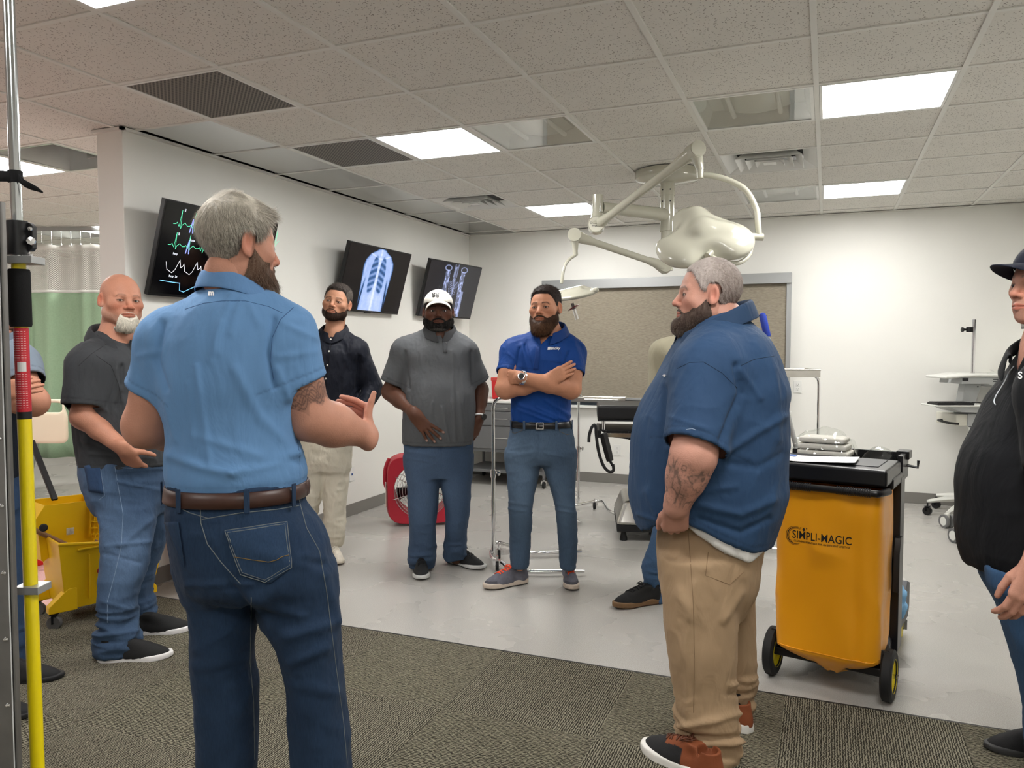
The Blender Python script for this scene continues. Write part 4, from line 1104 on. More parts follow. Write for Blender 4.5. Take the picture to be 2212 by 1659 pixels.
# window with roller shade on the back wall
def shade_mat():
    m = mat('shade_fabric', rgb(150, 142, 128), rough=.85); nt = m.node_tree; N = nt.nodes; L = nt.links; b = N['Principled BSDF']; g = N.new('ShaderNodeNewGeometry')
    mp = N.new('ShaderNodeMapping'); mp.inputs['Scale'].default_value = (30, 30, 420); L.new(g.outputs['Position'], mp.inputs['Vector']); n = N.new('ShaderNodeTexNoise'); n.inputs['Scale'].default_value = 1; n.inputs['Detail'].default_value = 4; L.new(mp.outputs[0], n.inputs['Vector'])
    cr = N.new('ShaderNodeValToRGB'); e = cr.color_ramp.elements; e[0].position = .35; e[0].color = (*rgb(128, 119, 104), 1); e[1].position = .65; e[1].color = (*rgb(156, 147, 131), 1); L.new(n.outputs[0], cr.inputs[0]); L.new(cr.outputs[0], b.inputs['Base Color'])
    return m
M_alu = mat('satin_aluminium', rgb(176, 178, 178), rough=.35, metal=.6)
W = empty('window_1', (-1.56, YB, 1.43)); W['kind'] = 'structure'
def wl(b): b.M = basis((1, 0, 0), (0, 1, 0), (0, 0, 1), (1.56, -YB, -1.43)); return b
wl(MB()).box((-2.78, YB - .085, 2.0), (-.315, YB, 2.097)).build('valance', M_alu, W, bevel=.003)
wl(MB()).box((-2.74, YB - .035, .885), (-.36, YB - .031, 2.01)).build('shade', shade_mat(), W)
wl(MB()).box((-2.74, YB - .045, .865), (-.36, YB - .022, .89)).build('bottom_rail', M_alu, W, bevel=.002)
for x0 in (-2.78, -.36): wl(MB()).box((x0, YB - .055, .80), (x0 + .042, YB, 2.0)).build('side_channel', M_alu, W, bevel=.002)
wl(MB()).box((-2.70, YB - .010, .80), (-.38, YB, 2.0)).build('window_pane', mat('dark_glass', rgb(60, 66, 72), rough=.08), W)
wl(MB()).box((-2.80, YB - .06, .775), (-.30, YB, .80)).build('window_sill', M_white, W, bevel=.003)
# outlets
def outlet(c, n, label, kind='duplex'):
    t = empty('wall_outlet', c, 0, label, 'outlet'); x = nrm(np.cross(V(0, 0, 1), n)); Mx = basis(x, V(0, 0, 1), n)
    b = MB(); b.M = Mx; b.box((-.036, -.058, 0), (.036, .058, .006)); b.build('cover_plate', M_white, t, bevel=.002)
    if kind == 'duplex':
        for sy in (-.021, .021):
            b = MB(); b.M = Mx; b.box((-.016, sy - .014, .006), (.016, sy + .014, .0085)); r = b.build('receptacle', M_white, t, bevel=.002)
            b = MB(); b.M = Mx; b.box((-.008, sy - .002, .0086), (-.0055, sy + .008, .0089)); b.box((.0055, sy - .002, .0086), (.008, sy + .008, .0089)); b.box((-.0025, sy - .010, .0086), (.0025, sy - .006, .0089)); b.build('slot', M_black, r)
    else:
        b = MB(); b.M = Mx; b.box((-.008, -.009, .006), (.008, .009, .009)); b.build('data_jack', mat('blue_jack', rgb(50, 84, 150), rough=.4), t, bevel=.001)
outlet((-1.98, YB, .345), V(0, -1, 0), 'white duplex outlet low on the back wall under the window')
outlet((XL, 5.49, .345), V(1, 0, 0), 'white data outlet with blue jack low on the left wall', 'data')
outlet((-.25, YB, 1.03), V(0, -1, 0), 'white outlet right of the window shade beside the tray stand')
# ------------------------------------------------------------------ wall screens
M_bez = mat('screen_bezel', rgb(20, 20, 22), rough=.3); M_glassk = mat('screen_black', rgb(6, 6, 9), rough=.12, spec=.5)
def emit_v(name, k):
    m = bpy.data.materials.new(name); m.use_nodes = True; N = m.node_tree.nodes; L = m.node_tree.links; b = N['Principled BSDF']; a = N.new('ShaderNodeAttribute'); a.attribute_name = 'Col'
    b.inputs['Base Color'].default_value = (.004, .004, .006, 1); b.inputs['Roughness'].default_value = .14; L.new(a.outputs['Color'], b.inputs['Emission Color']); b.inputs['Emission Strength'].default_value = k; return m
M_scr = emit_v('lit_screen', .95)
M_line = {}
def line_mat(c):
    if c not in M_line: M_line[c] = mat('trace_%d' % len(M_line), rgb(*c), rough=.4, emit=1.0)
    return M_line[c]
def television(tl, tr, down, label, picture=None, wall_x=None, W_=.97, H_=.556):
    """tl, tr: upper corners of the front; down: unit vector down the screen"""
    tl = V(*tl); tr = V(*tr); x = nrm(tr - tl); d = nrm(V(*down) - x * np.dot(V(*down), x)); n = np.cross(x, -d); n = n if True else n
    if np.dot(n, V(0, 0, 1.4) * 0 + V(1 if wall_x < -1 else -1, 0, 0)) < 0: n = -n
    c = tl + x * W_ / 2 + d * H_ / 2; t = empty('television', (0, 0, 0), 0, label, 'screen', 'flat screens on tilting wall mounts'); t.location = c
    Mx = basis(x, -d, n); 
    b = MB(); b.M = Mx; b.box((-W_ / 2, -H_ / 2, -.032), (W_ / 2, H_ / 2, 0)); b.box((-W_ * .36, -H_ * .40, -.055), (W_ * .36, H_ * .34, -.032)); b.box((-.045, -H_ / 2 - .008, -.02), (.045, -H_ / 2, -.004)); b.build('case', M_bez, t, bevel=.003)
    b = MB(); b.M = Mx; b.box((-W_ / 2 + .010, -H_ / 2 + .016, .0002), (W_ / 2 - .010, H_ / 2 - .010, .0012)); scr = b.build('screen', M_glassk, t)
    if picture is not None:
        nu, nv = picture.shape[1], picture.shape[0]; u = np.linspace(-W_ / 2 + .011, W_ / 2 - .011, nu); v = np.linspace(H_ / 2 - .011, -H_ / 2 + .017, nv)
        U, V_ = np.meshgrid(u, v); P = np.stack([U.ravel(), V_.ravel(), np.full(U.size, .0016)], 1) @ Mx[:3, :3].T
        I = np.arange(nu * nv).reshape(nv, nu); Q = np.stack([I[:-1, :-1].ravel(), I[1:, :-1].ravel(), I[1:, 1:].ravel(), I[:-1, 1:].ravel()], 1)
        link('picture', np_mesh('picture', P, Q, col=picture.reshape(-1, 3)), M_scr, scr)
    b = MB(); wp = c - n * .055; wq = V(wall_x, c[1], c[2] + .02); b.obox(wp, wq, .05, .05); b.box((min(wall_x, wall_x + .02 * np.sign(n[0])) - c[0] * 0, c[1] - .16, c[2] - .12), (max(wall_x, wall_x + .02 * np.sign(n[0])), c[1] + .16, c[2] + .12)); b.M = None
    for v_ in b.v: v_ -= c
    b.build('wall_mount', M_black, t)
    return t, scr, Mx
def pic_chest(nv=150, nu=250):
    u = np.linspace(0, 1, nu) * 1.74; v = np.linspace(0, 1, nv); U, Vv = np.meshgrid(u, v); X = (U - .87); Y = Vv
    wd = np.interp(Y, [0, .04, .10, .20, .30, .6, 1], [.10, .16, .30, .40, .43, .40, .37])
    body = sstep(0, .03, wd - np.abs(X))
    neckline = sstep(.02, .06, Y + .02 - .0 * X)
    arm_gap = np.exp(-((np.abs(X) - (.30 + .10 * (Y - .4))) / .018) ** 2) * sstep(.42, .62, Y)
    I = .70 * body * (1 - .85 * arm_gap)
    edge = np.exp(-((np.abs(X) - wd + .03) / .03) ** 2) * body; I -= .22 * edge
    for sg in (-1, 1):
        lx = X * sg - (.115 + .05 * (Y - .3)); r = np.sqrt((lx / (.085 + .03 * Y)) ** 2 + ((Y - .42) / .32) ** 2); lung = sstep(1.08, .86, r) * (np.abs(X) > .035)
        ribs = .5 + .5 * np.sin((Y * 1.0 + .55 * np.abs(X) ** 1.3 * -1) * 62); I -= lung * (.18 + .34 * ribs)
        I += .25 * np.exp(-((Y - (.155 - .25 * (X * sg - .05))) / .012) ** 2) * (X * sg > .02) * (X * sg < .34) * body
        I += .16 * np.exp(-((X * sg - (.345 + .05 * Y)) / .018) ** 2) * (Y > .2) * body
    spine = np.exp(-(X / .028) ** 2); I += .22 * spine * body * (1 + .3 * np.sin(Y * 90)); I += .10 * body * np.exp(-((X + .03) / .09) ** 2 - ((Y - .62) / .14) ** 2)
    I += .10 * body * sstep(.66, .78, Y) * (np.abs(X) < .26)
    q = np.stack([U.ravel() * 14, Vv.ravel() * 14, 0 * U.ravel()], 1); I += (.05 * vnoise(q, 3) + .03 * vnoise(q * 3, 4)).reshape(I.shape) * body
    I = np.clip(I * sstep(0, .03, Y + .01), 0, 1)
    c0 = np.array([0, 0, .002]); c1 = np.array([.05, .16, .42]); c2 = np.array([.42, .56, .95]); c3 = np.array([.78, .86, 1.0])
    a = np.clip(I / .35, 0, 1)[..., None]; b_ = np.clip((I - .35) / .35, 0, 1)[..., None]; g_ = np.clip((I - .75) / .25, 0, 1)[..., None]
    return ((c0 * (1 - a) + c1 * a) * (1 - b_) + c2 * b_) * (1 - g_) + c3 * g_
def pic_mri(nv=160, nu=260):
    u = np.linspace(0, 1, nu) * 1.74; v = np.linspace(0, 1, nv); U, Y = np.meshgrid(u, v); X = U - .87
    q = np.stack([U.ravel() * 20, Y.ravel() * 12, 0 * U.ravel()], 1); n1 = vnoise(q, 3).reshape(U.shape); n2 = vnoise(q * 2.2, 4).reshape(U.shape); I = 0 * X
    for sg in (-1, 1):
        sx = X * sg
        I += .8 * np.exp(-((np.sqrt(((sx - .27) / .10) ** 2 + ((Y - .09) / .05) ** 2) - 1) / .14) ** 2) * (Y < .16)
        tissue = sstep(.03, .0, np.abs(sx - (.27 - .02 * np.sin(Y * 5))) - .055) * (Y > .12) * (Y < .95); I += tissue * (.28 + .75 * np.clip(n2 * 1.4 + .1, 0, 1))
        arm = sstep(.012, .0, np.abs(sx - (.34 + .03 * Y)) - .035) * (Y > .50); I += arm * (.45 + .5 * np.clip(np.sin((sx - .05 * Y) * 260), 0, 1))
        for k in range(7):
            y0 = .30 + k * .045; a = .9 - k * .22; d = np.abs((Y - y0) - (sx - .03) * a * .6 + .02 * np.sin(sx * 60 + k)); I += .75 * np.exp(-(d / .006) ** 2) * (sx > .02) * (sx < .17 - .01 * k)
    I += .8 * np.exp(-(np.abs(X + .015 * np.sin(Y * 9)) / .030) ** 2) * (Y > .05) * (Y < .72) * (.55 + .45 * np.clip(n2 + .3, 0, 1))
    I += .6 * np.exp(-((np.abs(X) - .05) / .012) ** 2) * (Y < .25)
    I += .7 * sstep(1.05, .9, np.sqrt(((X - .07) / .085) ** 2 + ((Y - .82) / .15) ** 2)) * (.7 + .3 * n1)
    I += .35 * sstep(1.05, .9, np.sqrt(((X + .11) / .11) ** 2 + ((Y - .78) / .14) ** 2)) * (.5 + n1)
    I = np.clip(I, 0, 1)[..., None]; bg = np.array([.012, .012, .016]); return bg * (1 - I) + np.array([.50, .58, .95]) * I * (.6 + .4 * I)
tv1, scr1, MX1 = television((-3.45, 3.371, 2.236), (-3.45, 4.341, 2.236), (-.15, 0, -.535), 'flat screen with green heart traces behind the light blue polo man', None, XL)
television((-3.45, 5.20, 2.230), (-3.45, 6.17, 2.230), (-.15, 0, -.535), 'flat screen showing a blue chest x-ray above the black shirt man', pic_chest(), XL)
television((-3.45, 6.531, 2.232), (-3.355, 7.505, 2.232), (-.15, .014, -.535), 'flat screen showing a body scan above the white cap man', pic_mri(), XL)
television((1.39, 7.45, 2.10), (1.39, 6.48, 2.10), (.07, 0, -.53), 'flat screen on the right wall behind the navy cap', None, XR)
def trace(pts, c, wdt=.0025):
    b = MB(); b.M = MX1; 
    for k in range(len(pts) - 1):
        (x0, y0), (x1, y1) = pts[k], pts[k + 1]; d = nrm(V(x1 - x0, y1 - y0, 0)); n = V(-d[1], d[0], 0) * wdt / 2; a, e = V(x0, y0, .0014) - d * wdt * .4, V(x1, y1, .0014) + d * wdt * .4
        b.add([a - n, e - n, e + n, a + n], [(0, 1, 2, 3)])
    b.build('trace', line_mat(c), scr1)
def ecg(x0, x1, y, per, amp):
    pts = []; x = x0
    while x < x1: 
        pts += [(x, y + .0), (x + .18 * per, y + .002), (x + .26 * per, y + .012 * amp), (x + .34 * per, y), (x + .42 * per, y - .010 * amp), (x + .48 * per, y + .085 * amp), (x + .55 * per, y - .022 * amp), (x + .62 * per, y), (x + .80 * per, y + .016 * amp)]; x += per
    return pts
trace(ecg(-.40, .44, .148, .105, 1), (90, 220, 170)); trace(ecg(-.41, .44, .025, .105, .9), (90, 220, 170))
for yy in (.17, .045): trace([(-.27, yy - .055), (-.258, yy + .02), (-.246, yy - .055)], (130, 140, 220), .008)
pts = []
x = -.40
while x < .44: pts += [(x, -.075), (x + .015, -.118), (x + .055, -.135), (x + .075, -.115), (x + .10, -.055), (x + .115, -.10), (x + .13, -.088)]; x += .135
trace(pts, (225, 225, 230), .003); trace([(-.42, -.185), (-.34, -.190), (-.27, -.192), (-.262, -.235), (-.23, -.243), (-.15, -.205), (-.08, -.190), (.02, -.190), (.10, -.17), (.2, -.18), (.42, -.175)], (120, 190, 240), .004)
for tx, x, y, sz in (('II', -.33, .235, .022), ('Adult', -.10, .245, .026), ('Pulse', -.22, .205, .018), ('II', -.345, .095, .022), ('Pulse', -.235, .070, .018), ('Resp', -.345, -.022, .018), ('Resp  2x', -.33, -.155, .018)):
    Mt = MX1.copy(); Mt[:3, 3] = MX1[:3, :3] @ V(x, y, .0016); text_on('screen_text', tx, sz, line_mat((210, 214, 225)), scr1, Mt, bold=.01, thick=.0003)
# ------------------------------------------------------------------ the nine people
def floor_pt(s, px, py):
    a, b = view_ray(px, py); d = -CZ / b; return V(a * d - s.s0, d - s.D, 0)
M_rub_w = mat('white_foam_sole', rgb(225, 222, 216), rough=.6, vcol=True)
M_upper = mat('shoe_upper', rgb(30, 30, 32), rough=.75, vcol=True, bump=(500, .3, .002))
M_lace = mat('shoe_lace', rgb(20, 20, 22), rough=.8)
M_lace_o = mat('orange_lace', rgb(235, 80, 40), rough=.7)
M_lace_w = mat('white_lace', rgb(220, 214, 200), rough=.7)
M_lace_b = mat('brown_lace', rgb(90, 50, 30), rough=.7)
M_leather = mat('brown_leather', rgb(66, 42, 34), rough=.38, bump=(180, .15, .001), noise=(40, .12))
M_leather_k = mat('black_leather', rgb(22, 22, 24), rough=.35, bump=(180, .15, .001))
M_steel = mat('polished_steel', (.75, .75, .76), rough=.18, metal=1)
M_button = mat('pearl_button', rgb(215, 212, 205), rough=.3)
M_thread = mat('white_thread', rgb(232, 232, 232), rough=.7)

def skin_core(F, s, torso, neck_top, neck_base, r0=.060, r1=.068):
    F.u(cone(neck_top, neck_base, r0, r1)); F.u(cone(neck_base, neck_base + V(0, 0, -.05), r1, r1 + .012), .03)
    t = torso.prim(); zc = torso.z0 + .22; F.u(Prim(lambda P: np.maximum(t.f(P) + .018, zc - P[:, 2]), t.lo, t.hi), .03)
def legs_core(F, legs):
    for l in legs:
        q = []
        for z in np.linspace(l.z0 + .01, l.z1, 5):
            cx, cy, a, b = l.at(z); q.append((V(cx, cy, z), min(a, b) * .62))
        for i in range(4): F.u(cone(q[i][0], q[i + 1][0], q[i][1], q[i + 1][1]), .02)
def box_of(pts, pad): return np.min(pts, 0) - pad, np.max(pts, 0) + pad
def denim_col(c, fade=.35, knee=None):
    def f(s, P, N, col):
        z = P[:, 2]; k = fade * sstep(.25, .75, .5 + .5 * vnoise(P * np.array([5, 5, 2.5]), 21)) * np.clip(-N[:, 1], 0, 1) * sstep(.15, .5, z) * sstep(1.0, .8, z)
        return col * (1 + 1.6 * k)[:, None] + k[:, None] * np.array([.05, .055, .055])
    return f
DEN = rgb(62, 78, 98); DEN_D = rgb(38, 54, 76)

# ---- person in black dress shirt, cream trousers
def man_black_shirt():
    s = Person(715, 5.12, 'man in a black long-sleeved shirt and cream trousers by the chest x-ray screen')
    st = dict(skin=rgb(176, 128, 102), hair=rgb(34, 28, 26), hs=dict(front=.0, temple=.014), stubble=.45, bs=dict(cheek=-.006), w=1.07, jaw=1.08, iris=rgb(48, 30, 22), stubc=rgb(60, 44, 38), browc=rgb(40, 30, 26), chin=.002)
    s.head(728, 654, .236, -.06, .12, .17, style=st)
    s.hair(tmax=.011, col=rgb(40, 34, 32), grey=(rgb(120, 112, 104), lambda P: .10 + .25 * (np.abs(P[:, 0]) > .055)), n=3500, length=.016, wdt=.0011, tfn=lambda P: .45 + .9 * sstep(.04, .11, P[:, 2]), flow=lambda P: np.stack([P[:, 0] * 1.5, np.where(P[:, 2] > .07, -.8, -.4), .1 - np.maximum(0, .07 - P[:, 2]) * 12], 1))
    s.beard(tmax=.005, col=rgb(48, 36, 30), n=3500, length=.007, wdt=.0009)
    T = Loft(s.rows([(712, 700, 742, .01, .05), (728, 684, 754, .01, .08), (752, 655, 772, 0, .112), (800, 645, 777, 0, .125), (845, 649, 774, 0, .125), (885, 651, 770, 0, .12), (912, 650, 768, 0, .12)]))
    sh = [s.L(769, 757), s.L(660, 757)]; el = [s.L(806, 838, .03), s.L(628, 838, .03)]; wr_ = [s.L(780, 893, -.10), s.L(664, 900, -.10)]
    nb = s.L(722, 722, .0); F = Field(); skin_core(F, s, T, s.hp(0, -.025, -.07), nb, .056, .062)
    for i in (0, 1): arm_field(F, [sh[i], el[i], wr_[i]], [.05, .042, .030])
    L1 = Loft(s.rows([(985, 651, 706, 0, .085), (1030, 648, 699, -.02, .08), (1074, 645, 693, -.03, .07), (1117, 643, 686, .0, .065), (1165, 648, 684, .06, .055), (1198, 650, 682, .1, .052)]))
    L2 = Loft(s.rows([(985, 702, 757, 0, .09), (1030, 697, 753, 0, .08), (1074, 699, 749, 0, .072), (1103, 700, 746, 0, .066), (1152, 698, 745, 0, .062), (1180, 702, 736, .02, .055)]))
    legs_core(F, [L1, L2]); reg = []
    for i in (0, 1):
        X = V(-.35 if i == 0 else .35, -.2, -.9); sd = 1 if i == 0 else -1
        hand_prims(F, wr_[i], X, V(-.8 if i == 0 else .8, .5, 0), sd, .98, curl=[(.5, .5, .3)] * 4)
        reg.append((*box_of([wr_[i], wr_[i] + nrm(X) * .19], .05), .0032))
    body(s, F, reg, .008)
    mt = cloth('black_shirt_cloth', rgb(16, 20, 32), kind='twill', rough=.6, weave=1400)
    col = rgb(17, 21, 33)
    arms = [dict(pts=[sh[i], el[i], wr_[i]], rad=[.052, .046, .034], add=[.020, .014, .012], f=np.linalg.norm(el[i] - sh[i]) + .78 * np.linalg.norm(wr_[i] - el[i]), trap=nb + V(.028 if i == 0 else -.028, .01, .018), trap_r=.040) for i in (0, 1)]
    vc = lambda C, n: (C[:, 1] < 0) & (C[:, 2] > s.L(720, 733)[2]) & (np.abs(C[:, 0] - s.L(716, 733)[0]) < (C[:, 2] - s.L(716, 733)[2]) * .75)
    shirt(s, 'dress_shirt', T, arms, col, mt, (nb + V(0, 0, .04), .070), seed=3, wr=[(.009, (.07, .07, .14), .9), (.006, (.03, .03, .07), 1.6), (.002, (.012, .012, .025), 1)], vcut=vc,
          fl=[(776, 770, 770, 850, .012, -.012), (730, 880, 775, 840, .01, .006), (714, 733, 700, 905, .006, .003)])
    collar_on(s, nb + V(0, .0, .038), .077, .076, .0, mt, colour=col, gap=.30, h_back=.035, flap=.05, tip=.07, drop_f=.055, flare=.016, spread_tip=.9)
    b = MB()
    for px, py in ((714.5, 733), (711, 759), (707.5, 789), (704, 818), (700.5, 847)):
        h = s.ray('dress_shirt', px, py)
        if h: b = MB(); b.M = frame_z(h[1], h[0] + h[1] * .001); b.lathe([(.0, 0), (.0058, 0), (.0062, .0015), (.0045, .0028), (0, .002)], 12); b.build('button', M_button, s.root, smooth=True)
    s.seam('dress_shirt', 'placket', [(717, 733), (707, 800), (700, 870)], mt, r=.0018)
    H = Loft(s.rows([(905, 650, 768, 0, .122), (925, 649, 765, 0, .125), (960, 649, 760, 0, .125), (1000, 651, 757, 0, .118), (1015, 655, 754, 0, .105)]))
    mp = cloth('cream_twill', rgb(205, 198, 180), kind='twill', rough=.7, weave=1500); s.pc = rgb(206, 199, 182)
    pants(s, 'trousers', H, [L1, L2], s.pc, mp, seed=15, wr=[(.010, (.08, .08, .05), 1.2), (.006, (.04, .04, .07), 1.2)], bunch=(.006, .16))
    for hp_, tp in (((716, 1198), (737, 1230)), ((663, 1196), (640, 1222))):
        shoe(s, floor_pt(s, *hp_), floor_pt(s, *tp), M_rub_w, M_upper, rgb(205, 196, 180), rgb(212, 204, 190), L=.30, laces=1, lace_mt=M_lace_w, solecol=rgb(120, 70, 45))
    return s
# ---- person in grey polo and white cap
def man_white_cap():
    s = Person(948, 4.85, 'man in a white baseball cap, grey polo shirt and blue jeans')
    st = dict(skin=rgb(92, 60, 46), hair=rgb(18, 15, 14), hs=dict(), stubble=.5, bs={}, w=1.10, jaw=1.12, fat=.06, iris=rgb(25, 15, 12), red=(1.1, .9, .86), lip=(.95, .75, .72), nose=.004)
    s.head(947, 672, .238, .10, .04, 0.0, style=st, gaze=(.15, -1, .05))
    s.hair(tmax=.003, col=rgb(22, 18, 17), n=1200, length=.006)
    s.beard(tmax=.013, col=rgb(20, 17, 16), grey=(rgb(120, 116, 110), lambda P: .35 * (P[:, 2] < -.1) * (np.abs(P[:, 0]) < .035)), n=3500, length=.009, wdt=.0012, wave=.7)
    # cap
    c, R, k = s.hc, s.hR, s.hk
    C_ = Field(); C_.u(ell((0, -.018, .052), (.089, .112, .086))); C_.cut(lambda P: -(P[:, 2] - .046 - .10 * P[:, 1] * 0 - np.clip(P[:, 1], -.1, .1) * .12))
    Vt, Q = mesh_field(C_, .004); N = vnormals(Vt, Q); cc = Vt[Q].mean(1); nn = N[Q].mean(1)
    Vt, Q = drop(Vt, Q, ~(nn[:, 2] < -.8))
    ang = np.arctan2(Vt[:, 0], Vt[:, 1] + .018); seam = np.exp(-((np.mod(ang + math.pi / 6 + math.pi, math.pi / 3) - math.pi / 6) / .02) ** 2) * sstep(.14, .12, Vt[:, 2]); N = vnormals(Vt, Q); Vt = Vt - N * (seam * .0012)[:, None]
    M_cap = mat('white_cotton', rgb(225, 222, 214), rough=.8, bump=(800, .2, .001))
    cap = link('cap', np_mesh('cap', Vt @ R.T * k + c, Q), M_cap, s.root); m_ = cap.modifiers.new('s', 'SOLIDIFY'); m_.thickness = .003
    s.bvh['cap'] = BVHTree.FromPolygons([Vector(v) for v in Vt @ R.T * k + c], [tuple(q) for q in Q])
    P = []
    for j in range(9):
        r_ = j / 8; row = []
        for i in range(25):
            u = -1 + 2 * i / 24; x = .079 * math.sin(u * 1.25); y0 = -.018 + .108 * math.cos(u * 1.15)
            y = y0 + r_ * .070 * math.sqrt(max(0, 1 - u * u * .95)); z = .056 + .012 * (1 - u * u) * 1 - .026 * u * u - .004 - r_ * .012 - .010 * r_ * r_
            row.append(V(x * (1 + .04 * r_), y, z) @ R.T * k + c)
        P.append(row)
    b = MB(); b.grid(P); o = b.build('brim', M_cap, cap, smooth=True, angle=3); m_ = o.modifiers.new('s', 'SOLIDIFY'); m_.thickness = .0035
    b = MB(); b.M = frame_z(R @ V(0, -.018 * 0, 1), c + R @ V(0, -.018, .1375) * k); b.lathe([(0, -.004), (.008, 0), (.006, .003), (0, .004)], 12); b.build('button', M_cap, cap, smooth=True)
    for dx, dz, rr in ((-4.2, 2.6, 3.6), (4.2, 2.6, 3.6), (-4.0, -2.4, 3.2), (4.0, -2.4, 3.2)):
        h = s.ray('cap', 941 + dx, 637 - dz)
        if h: b = MB(); b.M = frame_z(h[1], h[0]); b.lathe([(rr * s.mpp() * .45, 0), (rr * s.mpp() * 1.1, 0), (rr * s.mpp() * 1.1, .0018), (rr * s.mpp() * .45, .0018), (rr * s.mpp() * .45, 0)], 14, caps=False); b.build('emblem_ring', M_black, cap)
    T = Loft(s.rows([(712, 926, 974, .02, .055), (730, 905, 992, .015, .09), (755, 880, 1013, .0, .130), (800, 878, 1021, -.01, .16), (840, 876, 1024, -.03, .18), (880, 873, 1027, -.04, .19), (915, 871, 1026, -.04, .185), (958, 871, 1020, -.02, .17)]))
    sh = [s.L(1002, 761), s.L(878, 760)]; el = [s.L(1036, 842, .05), s.L(844, 846, .0)]; wr_ = [s.L(1035, 905, -.05), s.L(897, 896, -.215)]
    nb = s.L(950, 722, .01); F = Field(); skin_core(F, s, T, s.hp(0, -.025, -.07), nb, .062, .070)
    for i in (0, 1): arm_field(F, [sh[i], el[i], wr_[i]], [.060, .050, .030])
    el_m = el[1] * .6 + wr_[1] * .4; F.u(cone(el[1], el_m, .050, .046), .03); F.u(cone(el[0], el[0] * .6 + wr_[0] * .4, .048, .045), .03)
    L1 = Loft(s.rows([(985, 873, 954, 0, .12), (1040, 880, 949, -.01, .11), (1080, 882, 946, -.02, .10), (1130, 885, 942, -.02, .095), (1160, 886, 941, 0, .09), (1200, 884, 939, .02, .085), (1224, 884, 936, .03, .08)]))
    L2 = Loft(s.rows([(985, 944, 1021, 0, .12), (1040, 952, 1018, .0, .11), (1100, 962, 1014, .02, .10), (1160, 962, 1007, .06, .09), (1190, 960, 1008, .10, .085), (1207, 962, 1012, .12, .08)]))
    legs_core(F, [L1, L2]); reg = []
    X = V(.62, -.10, -.70); n1 = hand_prims(F, wr_[1], X, V(0, 1, 0), -1, 1.08, curl=[(.1, .15, .1), (.1, .2, .1), (.1, .2, .1), (.1, .2, .1)], spread=.20, thumb=((.7, .3, .8), (.7, .1, .9), (.8, 0, .7)), wr=.029, wk=.035)
    reg.append((*box_of([wr_[1], wr_[1] + nrm(X) * .21], .055), .003))
    X = V(-.38, -.10, -.92); n2 = hand_prims(F, wr_[0], X, V(-.75, .65, 0), 1, 1.08, curl=[(.25, .3, .2)] * 4, spread=.08, thumb=((.7, .6, .2), (.9, .3, .1), (1, .1, .1)))
    reg.append((*box_of([wr_[0], wr_[0] + nrm(X) * .21], .055), .003))
    def nc(s, Vt, c):
        for p, d, n in n1 + n2: k_ = np.clip(gauss(Vt, p, (.0075, .0075, .0075)) * 1.6, 0, 1)[:, None]; c = c * (1 - k_ * .8) + np.array(rgb(190, 160, 150)) * k_ * .8
        return c
    body(s, F, reg, .007, colfn=nc)
    mt = cloth('grey_polo_cloth', rgb(88, 90, 92), weave=1300); col = rgb(88, 90, 93)
    arms = [dict(pts=[sh[i], el[i], wr_[i]], rad=[.062, .055, .034], add=[.022, .030, .02], f=.80 * np.linalg.norm(el[i] - sh[i]), trap=nb + V(.035 if i == 0 else -.035, .01, .016), trap_r=.044) for i in (0, 1)]
    q0 = s.L(962, 738); vc = lambda C, n: (C[:, 1] < 0) & (C[:, 2] > q0[2]) & (np.abs(C[:, 0] - q0[0]) < (C[:, 2] - q0[2]) * .6)
    shirt(s, 'polo_shirt', T, arms, col, mt, (nb + V(0, 0, .04), .078), seed=31, wr=[(.008, (.10, .10, .26), .9), (.004, (.035, .035, .12), 1.6), (.0015, (.012, .012, .03), 1)], vcut=vc,
          fl=[(976, 760, 983, 950, .010, .006), (955, 880, 970, 955, .009, .007), (935, 870, 925, 950, .010, .005), (876, 760, 884, 840, .009, -.012), (1018, 760, 1020, 830, .009, -.012), (990, 850, 1000, 950, .010, .006)])
    collar_on(s, nb + V(.0, -.002, .036), .088, .086, .12, mt, colour=rgb(70, 71, 73), gap=.32, h_back=.038, flap=.05, tip=.065, drop_f=.05, flare=.018, spread_tip=.7)
    paint(s.drape('polo_shirt', 'placket', [(956, 739), (967, 739), (966, 762), (958, 762)], mt, off=.002, nu=4, nv=6), rgb(80, 82, 85))
    for py in (742, 757):
        h = s.ray('polo_shirt', 963, py)
        if h: b = MB(); b.M = frame_z(h[1], h[0] + h[1] * .003); b.lathe([(.0, 0), (.0055, 0), (.0058, .0015), (.0045, .0025), (0, .002)], 10); b.build('button', mat('grey_button', rgb(60, 60, 62), rough=.3), s.root, smooth=True)
    H = Loft(s.rows([(945, 873, 1022, -.01, .165), (985, 873, 1021, 0, .16), (1012, 877, 1019, 0, .14), (1028, 882, 1016, .0, .12)]))
    s.pc = DEN; mp = cloth('blue_denim', DEN, kind='denim', rough=.9)
    pants(s, 'jeans', H, [L1, L2], rgb(60, 78, 102), mp, seed=45, wr=[(.008, (.12, .12, .09), 1.2), (.004, (.05, .05, .05), 1.2)], bunch=(.009, .14), colfn=denim_col(DEN, .30), fl=[(950, 960, 955, 1005, .006, -.008), (884, 975, 940, 985, .007, .005), (880, 990, 930, 998, .006, .004), (960, 975, 1018, 968, .007, .005)])
    for hp_, tp in (((911, 1224), (909, 1260)), ((968, 1213), (1038, 1230))):
        shoe(s, floor_pt(s, *hp_), floor_pt(s, *tp), M_rub_w, M_upper, rgb(200, 200, 198), rgb(26, 27, 29), L=.32, wd=1.06, laces=1, lace_mt=M_lace, solecol=rgb(30, 30, 32))
